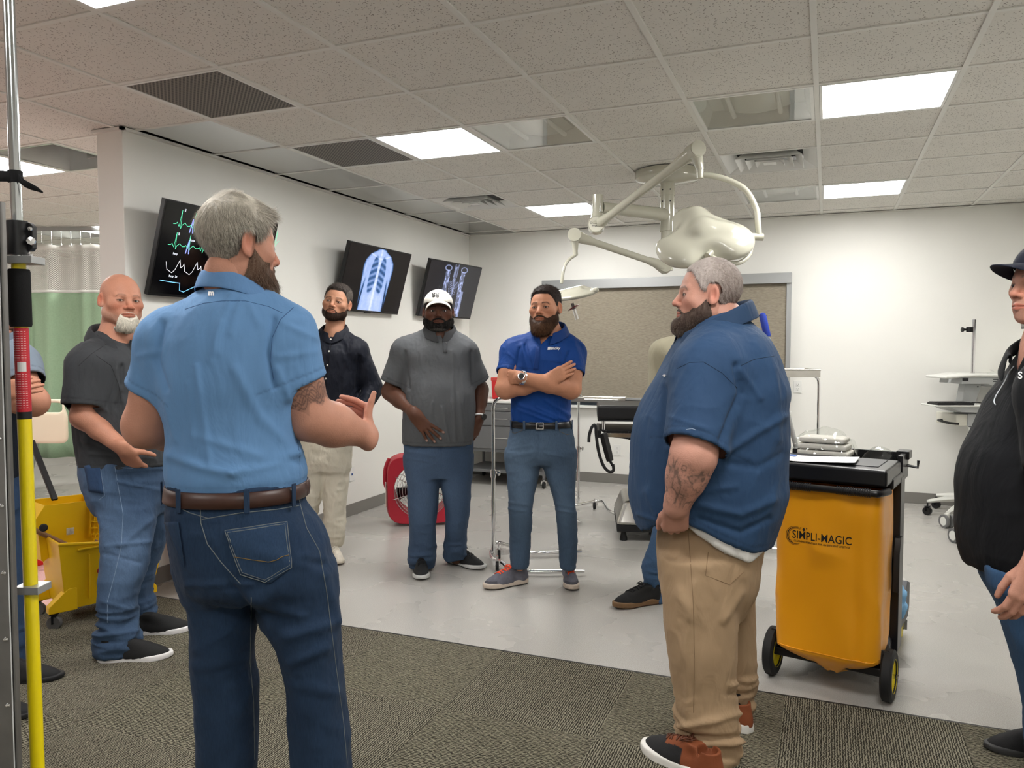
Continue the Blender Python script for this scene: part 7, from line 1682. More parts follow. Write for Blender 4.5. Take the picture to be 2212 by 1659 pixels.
# big head: three lobes on a shallow dish
nz = nrm(V(-.10, -.70, .70)); c0 = A(1518, 512, hd)     # view-frame normal
nzw = nrm(v2w(*nz)); up_ = nrm(V(0, 0, 1) - nzw * nzw[2]); rt = np.cross(up_, nzw); Rm = np.stack([rt, up_, nzw], 1)
F = Field(); k_ = hd / FPX
lob = [(-.030, .135, .138), (-.105, -.085, .150), (.130, -.025, .145)]
for lx, ly, lr in lob: F.u(ell((lx, ly, -.01), (lr, lr, .066)), .11)
F.u(ell((0, 0, .0), (.15, .14, .060)), .04)
F.u(cone((.0, .0, .040), (-.03, .16, .036), .045, .034), .06); F.u(cone((.0, .0, .045), (.14, -.01, .034), .042, .030), .06); F.u(cone((0, 0, .045), (-.03, -.03, .05), .04, .036), .05)
for an, rr in ((158, .245), (280, .235), (55, .27)):
    F.sub(ell((rr * math.cos(math.radians(an)), rr * math.sin(math.radians(an)), .035), (.085, .085, .050)), .07)
F.cut(lambda P: -P[:, 2] - .055)
Vt, Q = mesh_field(F, .006); Vt = relax(Vt, Q, 3, .4)
link('lamp_head', np_mesh('lamp_head', Vt @ Rm.T + c0, Q), M_lamp, t)
F2 = Field()
for lx, ly, lr in lob: F2.u(cone((lx, ly, -.058), (lx, ly, -.059), lr * .93, lr * .93, ((0, 0, 1), .05)), .06)
Vt, Q = mesh_field(F2, .008); link('lens', np_mesh('lens', Vt @ Rm.T + c0, Q), mat('frosted_lens', rgb(210, 214, 214), rough=.25), t)
# second arm with the small head
ks = A(1241, 509, 5.15); kr = A(1437, 575, 5.42); n3 = nrm(v2w(-.1, -1, .1)); d3 = nrm(kr - ks)
b = MB(); b.cyl(ks + n3 * .035, ks - n3 * .04, .044, 26); b.tube([ks, A(1242, 524, 5.15), A(1243, 540, 5.15)], [.036, .024, .017], 16); b.cyl(A(1242, 533, 5.15), A(1243, 552, 5.15), .017, 14); b.build('knuckle', M_lamp, t, smooth=True)
b = MB(); b.tube([ks, ks + d3 * .09, ks + d3 * .15, kr - d3 * .15, kr - d3 * .08, kr + V(0, 0, -.02)], [.040, .033, .023, .023, .032, .040], 18); b.build('spring_arm', M_lamp, t, smooth=True)
b = MB(); b.cyl(kr + n3 * .04, kr - n3 * .04, .046, 24); b.tube([kr, (kr + V(0, 0, zs_(585, 5.5))) * .5, V(0, 0, zs_(570, 5.5))], [.034, .034, .036], 14); b.build('lower_knuckle', M_lamp, t, smooth=True)
b = MB(); b.tube(smooth_path([A(1243, 551, 5.15), A(1228, 562, 5.14), A(1218, 580, 5.12), A(1213, 612, 5.10)], 7), .0105, 12); b.build('small_yoke', M_lamp, t, smooth=True)
F = Field(); F.u(ell((0, 0, 0), (.165, .115, .030))); F.u(cone((-.09, 0, .01), (.06, 0, .022), .050, .055, ((0, 0, 1), .55)), .03); F.sub(ell((.115, 0, .055), (.05, .07, .030)), .02); F.u(cone((.148, -.02, .012), (.168, -.02, .012), .016, .016), .004); F.cut(lambda P: -P[:, 2] - .018)
ax_ = nrm(A(1292, 628, 5.02) - A(1188, 642, 5.16)); nn_ = nrm(V(0, 0, 1) * .9 + v2w(0, -.30, 0)); nn_ = nrm(nn_ - ax_ * np.dot(nn_, ax_)); Rm = np.stack([ax_, np.cross(nn_, ax_), nn_], 1); c1 = A(1238, 636, 5.08)
Vt, Q = mesh_field(F, .005); Vt = relax(Vt, Q, 1, .4); link('small_lamp_head', np_mesh('small_lamp_head', Vt @ Rm.T + c1, Q), M_lamp, t)
b = MB(); b.cyl(A(1236, 655, 5.06), A(1240, 668, 5.06), .010, 14); b.build('handle_stem', mat('grey_rubber', rgb(96, 92, 90), rough=.5), t, smooth=True)
dn = nrm(A(1247, 690, 5.06) - A(1236, 655, 5.06)); b = MB(); b.M = frame_z(nrm(dn + V(.25, 0, .0)), A(1239, 665, 5.06)); b.lathe([(0, -.003), (.036, -.004), (.040, 0), (.036, .002), (0, .003)], 26); b.build('handle_flange', mat('maroon_plastic', rgb(112, 40, 46), rough=.3), t, smooth=True)
b = MB(); b.cyl(A(1240, 667, 5.06), A(1247, 690, 5.06), .0125, 16); b.build('clear_handle', mat('clear_plastic', (.95, .95, .95), rough=.05, trans=.85, ior=1.3), t, smooth=True)
# ---- instrument stands (chrome, tray on an offset post)
def tray(b, M, w_, d_, h_=.022, t_=.002, lip=.010):
    b.M = M; b.box((-w_ / 2, -d_ / 2, 0), (w_ / 2, d_ / 2, t_))
    for lo, hi in (((-w_ / 2, -d_ / 2), (w_ / 2, -d_ / 2 + t_)), ((-w_ / 2, d_ / 2 - t_), (w_ / 2, d_ / 2)), ((-w_ / 2, -d_ / 2), (-w_ / 2 + t_, d_ / 2)), ((w_ / 2 - t_, -d_ / 2), (w_ / 2, d_ / 2))): b.box((*lo, 0), (*hi, h_))
    r = [(-w_ / 2, -d_ / 2), (w_ / 2, -d_ / 2), (w_ / 2, d_ / 2), (-w_ / 2, d_ / 2)]; b.tube([V(x, y, h_) for x, y in r], lip / 2, 8, closed=True)
def mayo(pf, D, ptop, pts_top, base, casters_, label, tc, tray_sz, tang, name='instrument_stand', z_tray=None, knob=None):
    o0 = onz(*pf); t = empty(name, o0, 0, label, 'instrument stand', 'chrome stands with trays'); P = lambda px, py, d: at(px, py, d) - o0
    top = P(pf[0] - 6 if False else ptop[0], ptop[1], D); zj = .55 * top[2]
    post = [V(0, 0, .06), V(0, 0, zj)]; b = MB(); b.cyl(V(0, 0, .05), V(0, 0, zj), .0135, 16); b.cyl(V(0, 0, zj - .03), V(0, 0, zj + .02), .019, 16); b.build('lower_post', M_chrome, t, smooth=True)
    b = MB(); b.tube(smooth_path([V(0, 0, zj), V(0, 0, top[2] - .12), V(0, 0, top[2] - .05)] + [q for q in pts_top(V(0, 0, top[2]), P)], 6), .0105, 14); b.build('upper_post', M_chrome, t, smooth=True)
    b = MB(); b.M = frame_z(v2w(1, -.2, 0), V(0, 0, zj)); b.cyl((0, 0, .018), (0, 0, .030), .006, 10); b.lathe([(0, .030), (.016, .030), (.018, .036), (.014, .044), (0, .046)], 8); b.build('knob', M_chrome, t, smooth=True)
    for path in base(P): b = MB(); b.tube(smooth_path(path, 5), .0125, 12); b.build('base_leg', M_chrome, t, smooth=True)
    for q in casters_: caster(t, onz(*q) - o0, .030, M_rubber, ang=YAW)
    b = MB(); tray(b, basis(v2w(math.cos(tang), math.sin(tang), 0), v2w(-math.sin(tang), math.cos(tang), 0), (0, 0, 1), P(*tc)), *tray_sz); b.build('tray', M_ss, t, bevel=.001)
    return t
F0 = lambda px, py, dz=.045: onz(px, py) + V(0, 0, dz)
o1 = onz(1066, 1212)
mayo((1066, 1212), 4.98, (1064, 866), lambda q, P: [q + v2w(.012, 0, -.01), q + v2w(.05, 0, .012), q + v2w(.14, .02, .015), q + v2w(.5, .05, .015)],
     lambda P: [[F0(1060, 1206) - o1, F0(1070, 1188, .05) - o1, F0(1100, 1192, .045) - o1, F0(1150, 1203, .03) - o1, F0(1256, 1200, .03) - o1], [F0(1060, 1206) - o1 + V(0, 0, .0), F0(1064, 1222, .05) - o1, F0(1085, 1232, .05) - o1, F0(1120, 1244, .03) - o1, F0(1262, 1244, .03) - o1]],
     [(1078, 1207), (1074, 1232)], 'chrome instrument stand whose post rises left of the crossed-arms man', (1180, 863, 5.03), (.46, .32), .0)
o2 = onz(1249, 1097)
mayo((1249, 1097), 6.45, (1252, 868), lambda q, P: [q + v2w(.004, 0, -.01), q + v2w(.03, 0, .012), q + v2w(.10, .02, .018), q + v2w(.30, .05, .018)],
     lambda P: [[F0(1215, 1104) - o2, F0(1249, 1101) - o2, F0(1285, 1094) - o2, F0(1302, 1096, .05) - o2, F0(1318, 1112, .03) - o2, F0(1356, 1125, .025) - o2], [F0(1215, 1104) - o2, F0(1222, 1118, .03) - o2, F0(1255, 1136, .025) - o2]],
     [(1284, 1100)], 'chrome instrument stand between the crossed-arms man and the black table', (1290, 866, 6.5), (.42, .34), -.35)
o3 = onz(1763, 1150)
mayo((1763, 1150), 5.72, (1763, 828), lambda q, P: [q + v2w(-.002, 0, .0), q + v2w(-.012, 0, .03), q + v2w(-.05, 0, .058), q + v2w(-.12, 0, .062), q + v2w(-.42, .0, .062)],
     lambda P: [[F0(1763, 1152) - o3, F0(1745, 1166, .03) - o3, F0(1640, 1166, .03) - o3], [F0(1763, 1152) - o3, F0(1755, 1194, .03) - o3, F0(1640, 1192, .03) - o3]],
     [(1750, 1175)], 'steel instrument stand with a deep tray right of the window shade', (1700, 813, 5.70), (.37, .30, .05), .0)
# ---- steel cabinet by the back wall
cx0, cx1 = ony(1003, 900, 7.25)[0], ony(1176, 900, 7.25)[0]; zt = at(1060, 868, 8.0)[2]
t = empty('drawer_cabinet', ((cx0 + cx1) / 2, 7.48, 0), 0, 'grey metal cabinet on casters with drawers and white top by the back wall', 'cabinet'); w2 = (cx1 - cx0) / 2; O = V((cx0 + cx1) / 2, 7.48, 0)
MB().box((-w2, -.25, .34), (w2, .27, zt)).build('body', M_grey, t, bevel=.003)
MB().box((-w2 - .01, -.27, zt), (w2 + .01, .28, zt + .022)).build('worktop', M_white, t, bevel=.003)
zz = [zt - .01, zt - .085, zt - .235, .37]
for i in range(3):
    d0 = MB().box((-w2 + .01, -.268, zz[i + 1] + .006), (w2 - .01, -.25, zz[i] - .006)).build('drawer', M_grey, t, bevel=.003)
    zc = (zz[i] + zz[i + 1]) / 2; b = MB(); b.tube([(-.07, -.268, zc), (-.07, -.29, zc), (.07, -.29, zc), (.07, -.268, zc)], .004, 8); b.build('handle', M_chrome, d0, smooth=True)
for sx in (-1, 1):
    for sy in (-.24, .26): MB().box((sx * w2 - .012, sy - .012, .09), (sx * w2 + .012, sy + .012, .36)).build('leg', M_grey, t); caster(t, V(sx * w2, sy, 0), .036, M_rubber)
MB().box((-w2, -.25, .13), (w2, .27, .16)).build('shelf', M_grey, t, bevel=.002)
ob = at(1068, 862, 7.85); t = empty('sharps_container', (ob[0], 7.55, zt + .022), 0, 'red waste container with a white and orange label standing on the cabinet', 'container')
b = MB(); b.box((-.13, -.10, 0), (.13, .10, .20), (1.05, 1.05)); b.build('tub', M_redp, t, bevel=.010); MB().box((-.14, -.11, .19), (.14, .11, .225)).build('lid', mat('pale_red_lid', rgb(206, 70, 64), rough=.4), t, bevel=.006)
MB().box((.055, -.1055, .10), (.115, -.1035, .18)).build('label', mat('white_label', rgb(232, 232, 230), rough=.5), t); MB().box((.055, -.1060, .06), (.115, -.1040, .10)).build('label', mat('orange_label', rgb(236, 92, 30), rough=.5), t)
t = empty('pedestal_dish', V(at(1076, 866, 7.75)[0], 7.38, zt + .022), 0, 'small white pedestal dish in front of the red waste container', 'dish'); b = MB(); b.lathe([(0, 0), (.035, 0), (.035, .004), (.006, .008), (.006, .075), (.05, .085), (.055, .095), (.05, .097), (0, .088)], 24); b.build('dish', M_white, t, smooth=True)
# ---- operating table
oc = at(1450, 1160, 5.95); t = empty('operating_table', (oc[0], oc[1], 0), YAW - .10, 'black padded operating table on a stainless steel base', 'operating table')
inv = lambda p: (lambda q: V(q[0] * math.cos(-(YAW - .10)) - q[1] * math.sin(-(YAW - .10)), q[0] * math.sin(-(YAW - .10)) + q[1] * math.cos(-(YAW - .10)), q[2]))(p - V(oc[0], oc[1], 0))
a0 = inv(at(1290, 908, 5.72)); z1 = at(1290, 876, 5.72)[2]; z0 = at(1290, 907, 5.72)[2]; xl = a0[0]
MB().box((xl, -.27, z0), (xl + .60, .27, z1)).build('head_pad', mat('black_vinyl', rgb(20, 20, 22), rough=.42, bump=(90, .1, .001)), t, bevel=.022)
MB().box((xl + .61, -.27, z0), (xl + 1.22, .27, z1)).build('body_pad', bpy.data.materials['black_vinyl'], t, bevel=.022)
MB().box((xl + .004, -.26, z0 - .014), (xl + 1.20, .26, z0)).build('pad_board', M_black, t, bevel=.002)
for x_ in (xl + .05, xl + .5, xl + .9, xl + 1.15):
    for y_ in (-.22, .22): b = MB(); b.cyl((x_, y_, z0 - .08), (x_, y_, z0 - .01), .012, 12); b.build('spacer_post', M_chrome, t, smooth=True)
b = MB(); b.box((xl, -.27, z0 - .135), (xl + .03, .27, z0 - .08)); b.prism([(xl + .02, z0 - .08), (xl + 1.18, z0 - .08), (xl + 1.18, z0 - .135), (xl + .30, z0 - .155), (xl + .10, z0 - .13)], 'y', -.25, .25)
b.build('frame', M_black, t, bevel=.003)
for k in range(7): MB().box((xl + .06 + k * .17, -.262, z0 - .148), (xl + .075 + k * .17, -.25, z0 - .084)).build('rib', M_black, t)
for y_ in (-.30, .30): b = MB(); b.box((xl + .06, y_ - .005, z0 - .125), (xl + 1.15, y_ + .005, z0 - .095)); b.build('side_rail', M_chrome, t, bevel=.001)
b = MB(); b.box((.12, -.13, .28), (.38, .13, z0 - .15)); b.build('column', M_ss, t, bevel=.01)
b0 = inv(at(1331, 1180, 5.42)); b = MB(); b.box((b0[0], -.42, .115), (b0[0] + 1.05, .26, .285), (.88, .80)); b.build('base', M_ss, t, bevel=.030)
MB().box((b0[0] + .01, -.41, .070), (b0[0] + 1.04, .25, .118)).build('base_skirt', M_rubber, t, bevel=.004)
for x_, y_ in ((b0[0] + .06, -.36), (b0[0] + .95, -.36), (b0[0] + .06, .18), (b0[0] + .95, .18)): b = MB(); b.lathe([(0, 0), (.028, 0), (.026, .02), (.012, .075), (0, .075)], 14); b.build('foot', M_rubber, t, (x_, y_, 0), smooth=True)
for x_ in (b0[0] + .28, b0[0] + .75): caster(t, V(x_, -.33, 0), .034, M_rubber, M_black, w_=.035)
B_ = lambda px, py, d=5.52: inv(at(px, py, d))
b = MB(); q0, q1 = B_(1303, 936), B_(1318, 996); b.tube([q0, q0 * .7 + q1 * .3, q0 * .3 + q1 * .7, q1], [.028, .030, .030, .026], 4); b.cyl(q1, B_(1323, 1006), .010, 10); b.build('hand_control', M_black, t, bevel=.004)
b = MB(); b.tube(smooth_path([B_(1324, 1003), B_(1325, 1016), B_(1316, 1019), B_(1303, 1005), B_(1293, 975), B_(1288, 940), B_(1287, 924), B_(1284, 918), B_(1278, 924), B_(1273, 940), B_(1272, 955)], 6), .011, 10); b.build('coiled_cord', M_rubber, t, smooth=True)
# ---- red air mover on the floor
fc = V(-2.985, 5.47, 0); n = nrm(V(.50, -.866, 0)); t = empty('floor_fan', fc, math.atan2(n[1], n[0]) + math.pi / 2, 'red square floor fan with wire guard against the left wall', 'fan')
S_ = .265; H2 = .285; Rr = .215; dp = .13
def ring_face(y, Rin, so, rounded=.10):
    ob_, ib = [], []
    for k in range(72):
        a = 2 * math.pi * k / 72; c, s_ = math.cos(a), math.sin(a); e = (abs(c) ** 5 + abs(s_) ** 5) ** (-1 / 5); ob_.append((so * c * e, y, H2 + so * s_ * e)); ib.append((Rin * c, y, H2 + Rin * s_))
    return ob_, ib
of, inf = ring_face(-dp, Rr, S_); ob2, inb = ring_face(dp, Rr, S_); om, _ = ring_face(0, Rr, S_ + .014)
vs = of + inf + om + ob2 + inb; n7 = 72; fs = []
for k in range(n7):
    k2_ = (k + 1) % n7; fs += [(k, k2_, n7 + k2_, n7 + k), (2 * n7 + k, 2 * n7 + k2_, k2_, k), (3 * n7 + k, 3 * n7 + k2_, 2 * n7 + k2_, 2 * n7 + k), (4 * n7 + k, 4 * n7 + k2_, 3 * n7 + k2_, 3 * n7 + k), (n7 + k, n7 + k2_, 4 * n7 + k2_, 4 * n7 + k)]
M_fan = mat('maroon_shell', rgb(176, 34, 52), rough=.48, bump=(300, .15, .001))
MB().add(vs, fs).build('housing', M_fan, t, smooth=True, bevel=.004)
for sx in (-1, 1):
    b = MB(); b.tube(smooth_path([(sx * (S_ - .015), -.03, H2 + .24), (sx * (S_ + .016), -.03, H2 + .16), (sx * (S_ + .020), -.03, H2 + .05), (sx * (S_ - .005), -.03, H2 - .02)], 6), .017, 10); b.build('grip', M_fan, t, smooth=True)
for sy in (-dp - .004, dp + .004):
    for k in range(1, 11): b = MB(); b.tube([(Rr * k / 10 * math.cos(a), sy - .018 * (1 - (k / 10) ** 2) * (1 if sy < 0 else -1), H2 + Rr * k / 10 * math.sin(a)) for a in np.linspace(0, 2 * math.pi, 41)[:-1]], .0017, 5, closed=True); b.build('guard_ring', M_chrome, t, smooth=True)
    for a in np.linspace(0, 2 * math.pi, 9)[:-1]: b = MB(); b.tube([(r_ * math.cos(a + .3), sy - .018 * (1 - (r_ / Rr) ** 2) * (1 if sy < 0 else -1), H2 + r_ * math.sin(a + .3)) for r_ in (.02, .08, .15, Rr + .018)], .0025, 5); b.build('guard_spoke', M_chrome, t, smooth=True)
b = MB(); b.M = basis((1, 0, 0), (0, 0, 1), (0, -1, 0), (0, 0, H2)); b.lathe([(0, -.05), (.055, -.05), (.060, .02), (.045, .05), (0, .055)], 26); b.build('motor_hub', M_black, t, smooth=True)
for k in range(4):
    a = k * math.pi / 2 + .25; b = MB(); G = []
    for r_ in np.linspace(.05, .20, 6): G.append([(r_ * math.cos(a + e) , .03 * (e / .35), H2 + r_ * math.sin(a + e)) for e in np.linspace(-.28, .28, 5)])
    b.grid(G); b.build('blade', M_black, t, smooth=True, solid=.004)
MB().box((-.03, -.06, H2 + S_ + .012), (.10, .04, H2 + S_ + .034)).build('switch_plate', M_white, t, bevel=.004)
MB().box((-S_ - .018, -.10, H2 - .13), (-S_ - .012, -.06, H2 + .06)).build('warning_label', mat('pale_label', rgb(216, 206, 198), rough=.6), t)
# ---- janitor cart
wv_ = nrm(V(.975, -.22, 0)); dv_ = V(-wv_[1], wv_[0], 0); ca = math.atan2(wv_[1], wv_[0]); o0 = V(.030, 3.43, 0)
t = empty('janitor_cart', o0, ca, 'black janitor cart with a yellow vinyl bag and large wheels', 'cart')
ci = lambda p: V(np.dot(p - o0, wv_), np.dot(p - o0, dv_), p[2]); K = lambda px, py, d: ci(at(px, py, d))
zl = at(1830, 1052, 3.16)[2]; ztp = at(1830, 1020, 3.16)[2]; hw_ = .215; M_blk = mat('black_abs', rgb(24, 24, 26), rough=.32)
MB().prism([(-hw_, -.04), (hw_, -.04), (hw_, .30), (hw_ - .06, .78), (-hw_ + .06, .78), (-hw_, .30)], 'z', .10, .135).build('base_platform', M_blk, t, bevel=.006)
MB().obox((-hw_ + .004, .02, .16), (-hw_ + .055, .76, .16), .014, .05).build('base_rim', M_blk, t, bevel=.003); MB().obox((hw_ - .004, .02, .16), (hw_ - .055, .76, .16), .014, .05).build('base_rim', M_blk, t, bevel=.003)
b = MB(); b.prism([(.55, .10), (.80, .10), (.84, .14), (.84, .26), (.78, .28), (.55, .16)], 'x', hw_ - .08, hw_ - .03); b.build('corner_block', mat('dark_grey_abs', rgb(74, 76, 80), rough=.5), t, bevel=.004); b = MB(); b.prism([(.55, .10), (.80, .10), (.84, .14), (.84, .26), (.78, .28), (.55, .16)], 'x', -hw_ + .03, -hw_ + .08); b.build('corner_block', bpy.data.materials['dark_grey_abs'], t, bevel=.004)
zt2 = at(1860, 1002, 3.4)[2]
for sx in (-1, 1):
    MB().box((sx * (hw_ - .004) - .016, .20, .13), (sx * (hw_ - .004) + .016, .30, zl + .03)).build('upright', M_blk, t, bevel=.004)
    b = MB(); b.obox((sx * hw_, -.02, .13), (sx * hw_, .0, .20), .03, .05); b.build('axle_bracket', M_blk, t, bevel=.003)
for z_ in (.42, .56): MB().box((-hw_ + .01, .22, z_), (hw_ - .01, .34, z_ + .022)).build('shelf', M_blk, t, bevel=.004)
for sx in (-1, 1): b = MB(); b.prism([(.13, .40), (.22, .40), (.22, .62), (.16, .62), (.13, .56)], 'x', sx * hw_ - .012 + .01 * sx, sx * hw_ + .012 + .01 * sx); b.build('shelf_bracket', M_blk, t, bevel=.003)
# top deck and lid
MB().box((-hw_ - .01, .02, zl + .005), (hw_ + .01, .40, zl + .05)).build('deck', M_blk, t, bevel=.008)
b = MB(); b.box((-hw_ - .02, -.10, zl + .030), (hw_ + .005, .24, ztp + .036)); b.build('bag_lid', M_blk, t, bevel=.012)
MB().box((-hw_ + .02, -.02, ztp + .0362), (hw_ - .04, .20, ztp + .039)).build('lid_panel', mat('black_abs_satin', rgb(34, 34, 37), rough=.45), t, bevel=.002)
for lo, hi in (((-hw_ - .01, .38), (hw_ + .01, .40)), ((-hw_ - .01, .24), (-hw_ + .01, .40)), ((hw_ - .01, .24), (hw_ + .01, .40))): MB().box((*lo, zl + .04), (*hi, zl + .115)).build('deck_rim', M_blk, t, bevel=.003)
MB().box((hw_ - .03, .33, zl + .09), (hw_ + .022, .41, zl + .125)).build('corner_socket', M_blk, t, bevel=.004)
b = MB(); b.tube([(hw_ + .01, .37, zl + .06), (hw_ + .05, .37, zl + .055), (hw_ + .052, .37, zl + .085)], .006, 8); b.build('hook', M_blk, t, smooth=True)
b = MB(); b.tube(smooth_path([(-hw_ - .01, -.06, zl + .012), (-hw_ + .01, -.118, zl + .010), (-hw_ + .05, -.130, zl + .010), (hw_ - .06, -.130, zl + .010), (hw_ - .02, -.118, zl + .010), (hw_ + .005, -.06, zl + .012)], 5), .014, 12); hb = b.build('push_bar', M_blk, t, smooth=True)
for x0, x1 in ((-hw_ + .03, -.055), (.045, hw_ - .045)):
    x_ = x0
    while x_ < x1: b = MB(); b.tube([(x_, -.130, zl + .010), (x_ + .0042, -.130, zl + .010)], .0168, 12); b.build('grip_rib', M_blk, hb); x_ += .0085
# wheels
for sx in (-1, 1):
    rw = .102; b = MB(); b.M = basis((0, 1, 0), (0, 0, 1), (1, 0, 0), (sx * (hw_ + .012), .0, rw)); b.lathe([(.062, -.020), (.092, -.021), (rw, -.014), (rw, .014), (.092, .021), (.062, .020), (.062, -.020)], 40, caps=False); wl_ = b.build('wheel', M_rubber, t, smooth=True)
    b = MB(); b.M = basis((0, 1, 0), (0, 0, 1), (1, 0, 0), (sx * (hw_ + .012), .0, rw)); b.lathe([(0, -.012), (.020, -.014), (.030, -.006), (.058, -.008), (.066, -.0215), (.066, .0215), (.058, .008), (.030, .006), (.020, .014), (0, .012)], 36); b.build('wheel_hub', mat('yellow_hub', rgb(226, 206, 30), rough=.4), wl_, smooth=True)
    b = MB(); b.cyl((sx * (hw_ + .012), 0, rw), (sx * (hw_ + .047), 0, rw), .009, 8); b.build('axle_nut', M_chrome, wl_)
    cs_ = caster(t, V(sx * (hw_ - .06), .78, 0), .042, bpy.data.materials['yellow_hub'], M_steel, ang=0)
b = MB(); b.cyl((-hw_, 0, .102), (hw_, 0, .102), .008, 10); b.build('axle', M_steel, t)
# yellow bag
ys = mat('yellow_vinyl_bag', rgb(236, 160, 10), rough=.42, bump=(420, .12, .001), sheen=.1)
nu, nv_ = 120, 90; P = np.zeros((nv_, nu, 3)); zb0, zb1 = .075, zl + .004
for j in range(nv_):
    v = j / (nv_ - 1); z = zb1 + (zb0 + .085 - zb1) * v
    for i in range(nu):
        a = 2 * math.pi * i / nu; c, s_ = math.cos(a), math.sin(a); e = (abs(c) ** 7 + abs(s_) ** 7) ** (-1 / 7)
        hx_ = (.203 - .008 * v + .006 * math.sin(v * 3)) ; hy_ = .155 - .012 * v
        q = V(hx_ * c * e, hy_ * s_ * e, 0)
        k = .0035 * math.sin(q[0] * 38 + 1.5 * math.sin(v * 5)) * (1 - v * .5) + .004 * math.sin(v * 7 + q[0] * 9) * (s_ < 0)
        k += .010 * math.exp(-((q[0] - .13 - .02 * v) / .012) ** 2) * (s_ < 0) * v * .6 - .008 * math.exp(-((q[0] - .10 - .03 * v) / .018) ** 2) * (s_ < 0) * v
        P[j, i] = V(q[0] + k * c * .5, q[1] + k * (s_ if abs(s_) > .5 else 0) * 1.4 + .045, z)
NZ = vnoise(P.reshape(-1, 3) * np.array([9, 9, 6]), 5).reshape(nv_, nu); N2 = vnoise(P.reshape(-1, 3) * np.array([25, 25, 14]), 6).reshape(nv_, nu)
for j in range(nv_):
    for i in range(nu):
        c_ = V(0, .045, P[j, i, 2]); d = P[j, i] - c_; P[j, i] += nrm(d) * (.007 * (1 - abs(NZ[j, i]) * 2) + .002 * N2[j, i]) * min(1, j / 20)
# pointed sagging bottom
bot = [P[-1]]
for k in range(1, 7):
    f = k / 6; ring = P[-1].copy(); c_ = V(.02, .02, 0); ring[:, :2] = ring[:, :2] * (1 - .62 * f) + c_[:2] * .62 * f; ring[:, 2] -= (.085 * f ** .8) * (1 - .35 * np.abs(P[-1][:, 0] - .02) / .21) + .006 * np.sin(np.arange(nu) * .6) * f; bot.append(ring)
b = MB(); G = np.concatenate([P, np.array(bot[1:])]); G = np.concatenate([G, G[:, :1]], 1); b.grid(G); m_ = len(G); b.add(list(G[-1, :-1]), [tuple(range(nu))])
bag = b.build('bag', ys, t, smooth=True, angle=2)
bvb = BVHTree.FromPolygons([Vector(v) for v in np.concatenate(b.v)], b.f)
tb = MB(); tb.tube([V(x, (lambda h: h[0][1] if h[0] else -.11)(bvb.ray_cast(Vector((x, -1, .175 + .03 * abs(x - .0) * 0)), Vector((0, 1, 0)))) - .001, .168 + (.012 if abs(x) > .19 else 0)) for x in np.linspace(-.20, .20, 24)], .0022, 6); tb.build('bag_seam', ys, bag, smooth=True)
def on_bag(name, vs, fs, mt, off=.0012):
    out = []
    for x, z in vs:
        h = bvb.ray_cast(Vector((x, -1, z)), Vector((0, 1, 0))); out.append((x, (h[0][1] if h[0] else -.11) - off, z))
    me = bpy.data.meshes.new(name); me.from_pydata(out, [], fs); o = link(name, me, mt, bag); md = o.modifiers.new('s', 'SOLIDIFY'); md.thickness = .0006; md.offset = 0; return o
lc = K(1786, 1152, 3.19); lx, lz = lc[0], lc[2]
for tx, wd_, dz_, bo, nm in (('SIMPLI-MAGIC', .225, .005, .006, 'bag_lettering'), ('CLEANING ESSENTIALS FOR AN EFFICIENT LIFESTYLE', .212, -.020, .006, 'bag_small_lettering')):
    vs, fs = text_mesh(tx, 1, bo); wt = vs[:, 0].max() - vs[:, 0].min(); k = wd_ / wt; on_bag(nm, [(x * k + lx + .006, y * k * (1.25 if nm == 'bag_lettering' else 1.2) + lz + dz_) for x, y, _ in vs], fs, M_print_k)
for rr, w_, a0_, a1_, dx in ((.034, .0035, 60, 300, 0), (.038, .0012, 75, 290, -.002), (.030, .0012, 50, 250, .001)):
    vs, fs = [], []; n_a = 30
    for i in range(n_a + 1):
        a = math.radians(a0_ + (a1_ - a0_) * i / n_a); wk = w_ * math.sin(math.pi * i / n_a) + .0004
        for r_ in (rr - wk / 2, rr + wk / 2): vs.append((lx - .092 + dx + r_ * math.cos(a), lz + .002 + r_ * math.sin(a)))
    fs = [(2 * i, 2 * i + 1, 2 * i + 3, 2 * i + 2) for i in range(n_a)]; on_bag('bag_swoosh', vs, fs, M_print_k)
for sx_, sz_, r_ in ((-.062, .030, .008), (-.050, .036, .004), (-.074, .036, .003)): on_bag('bag_sparkle', [(lx + sx_, lz + sz_ + r_), (lx + sx_ + r_ * .25, lz + sz_), (lx + sx_, lz + sz_ - r_), (lx + sx_ - r_ * .25, lz + sz_), (lx + sx_ - r_ * .7, lz + sz_), (lx + sx_ + r_ * .7, lz + sz_)], [(0, 1, 2, 3), (4, 0, 5), (4, 2, 5)], M_print_k)
# things on the cart
ztop = ztp + .039
def cart_thing(name, label, cat, x, y, z, rz=0.0):
    e = empty(name, o0 + wv_ * x + dv_ * y + V(0, 0, z), ca + rz, label, cat); return e
pp = cart_thing('paper_sheet', 'white instruction sheet with a blue corner mark lying on the cart lid', 'paper', -.075, .035, ztop + .0015, .10)
G = [[(x, y, .002 + .010 * max(0, x - .06) / .1 + .002 * math.sin(x * 30)) for x in np.linspace(-.16, .16, 14)] for y in np.linspace(-.095, .095, 6)]
b = MB(); b.grid(G); b.build('sheet', mat('white_paper', rgb(236, 236, 236), rough=.6), pp, smooth=True, solid=.0006)
b = MB(); b.add([(-.145, .03, .0045), (-.085, .03, .0045), (-.085, .08, .0045), (-.145, .08, .0045)], [(0, 1, 2, 3)]); b.build('blue_mark', mat('blue_print', rgb(52, 96, 170), rough=.5), pp)
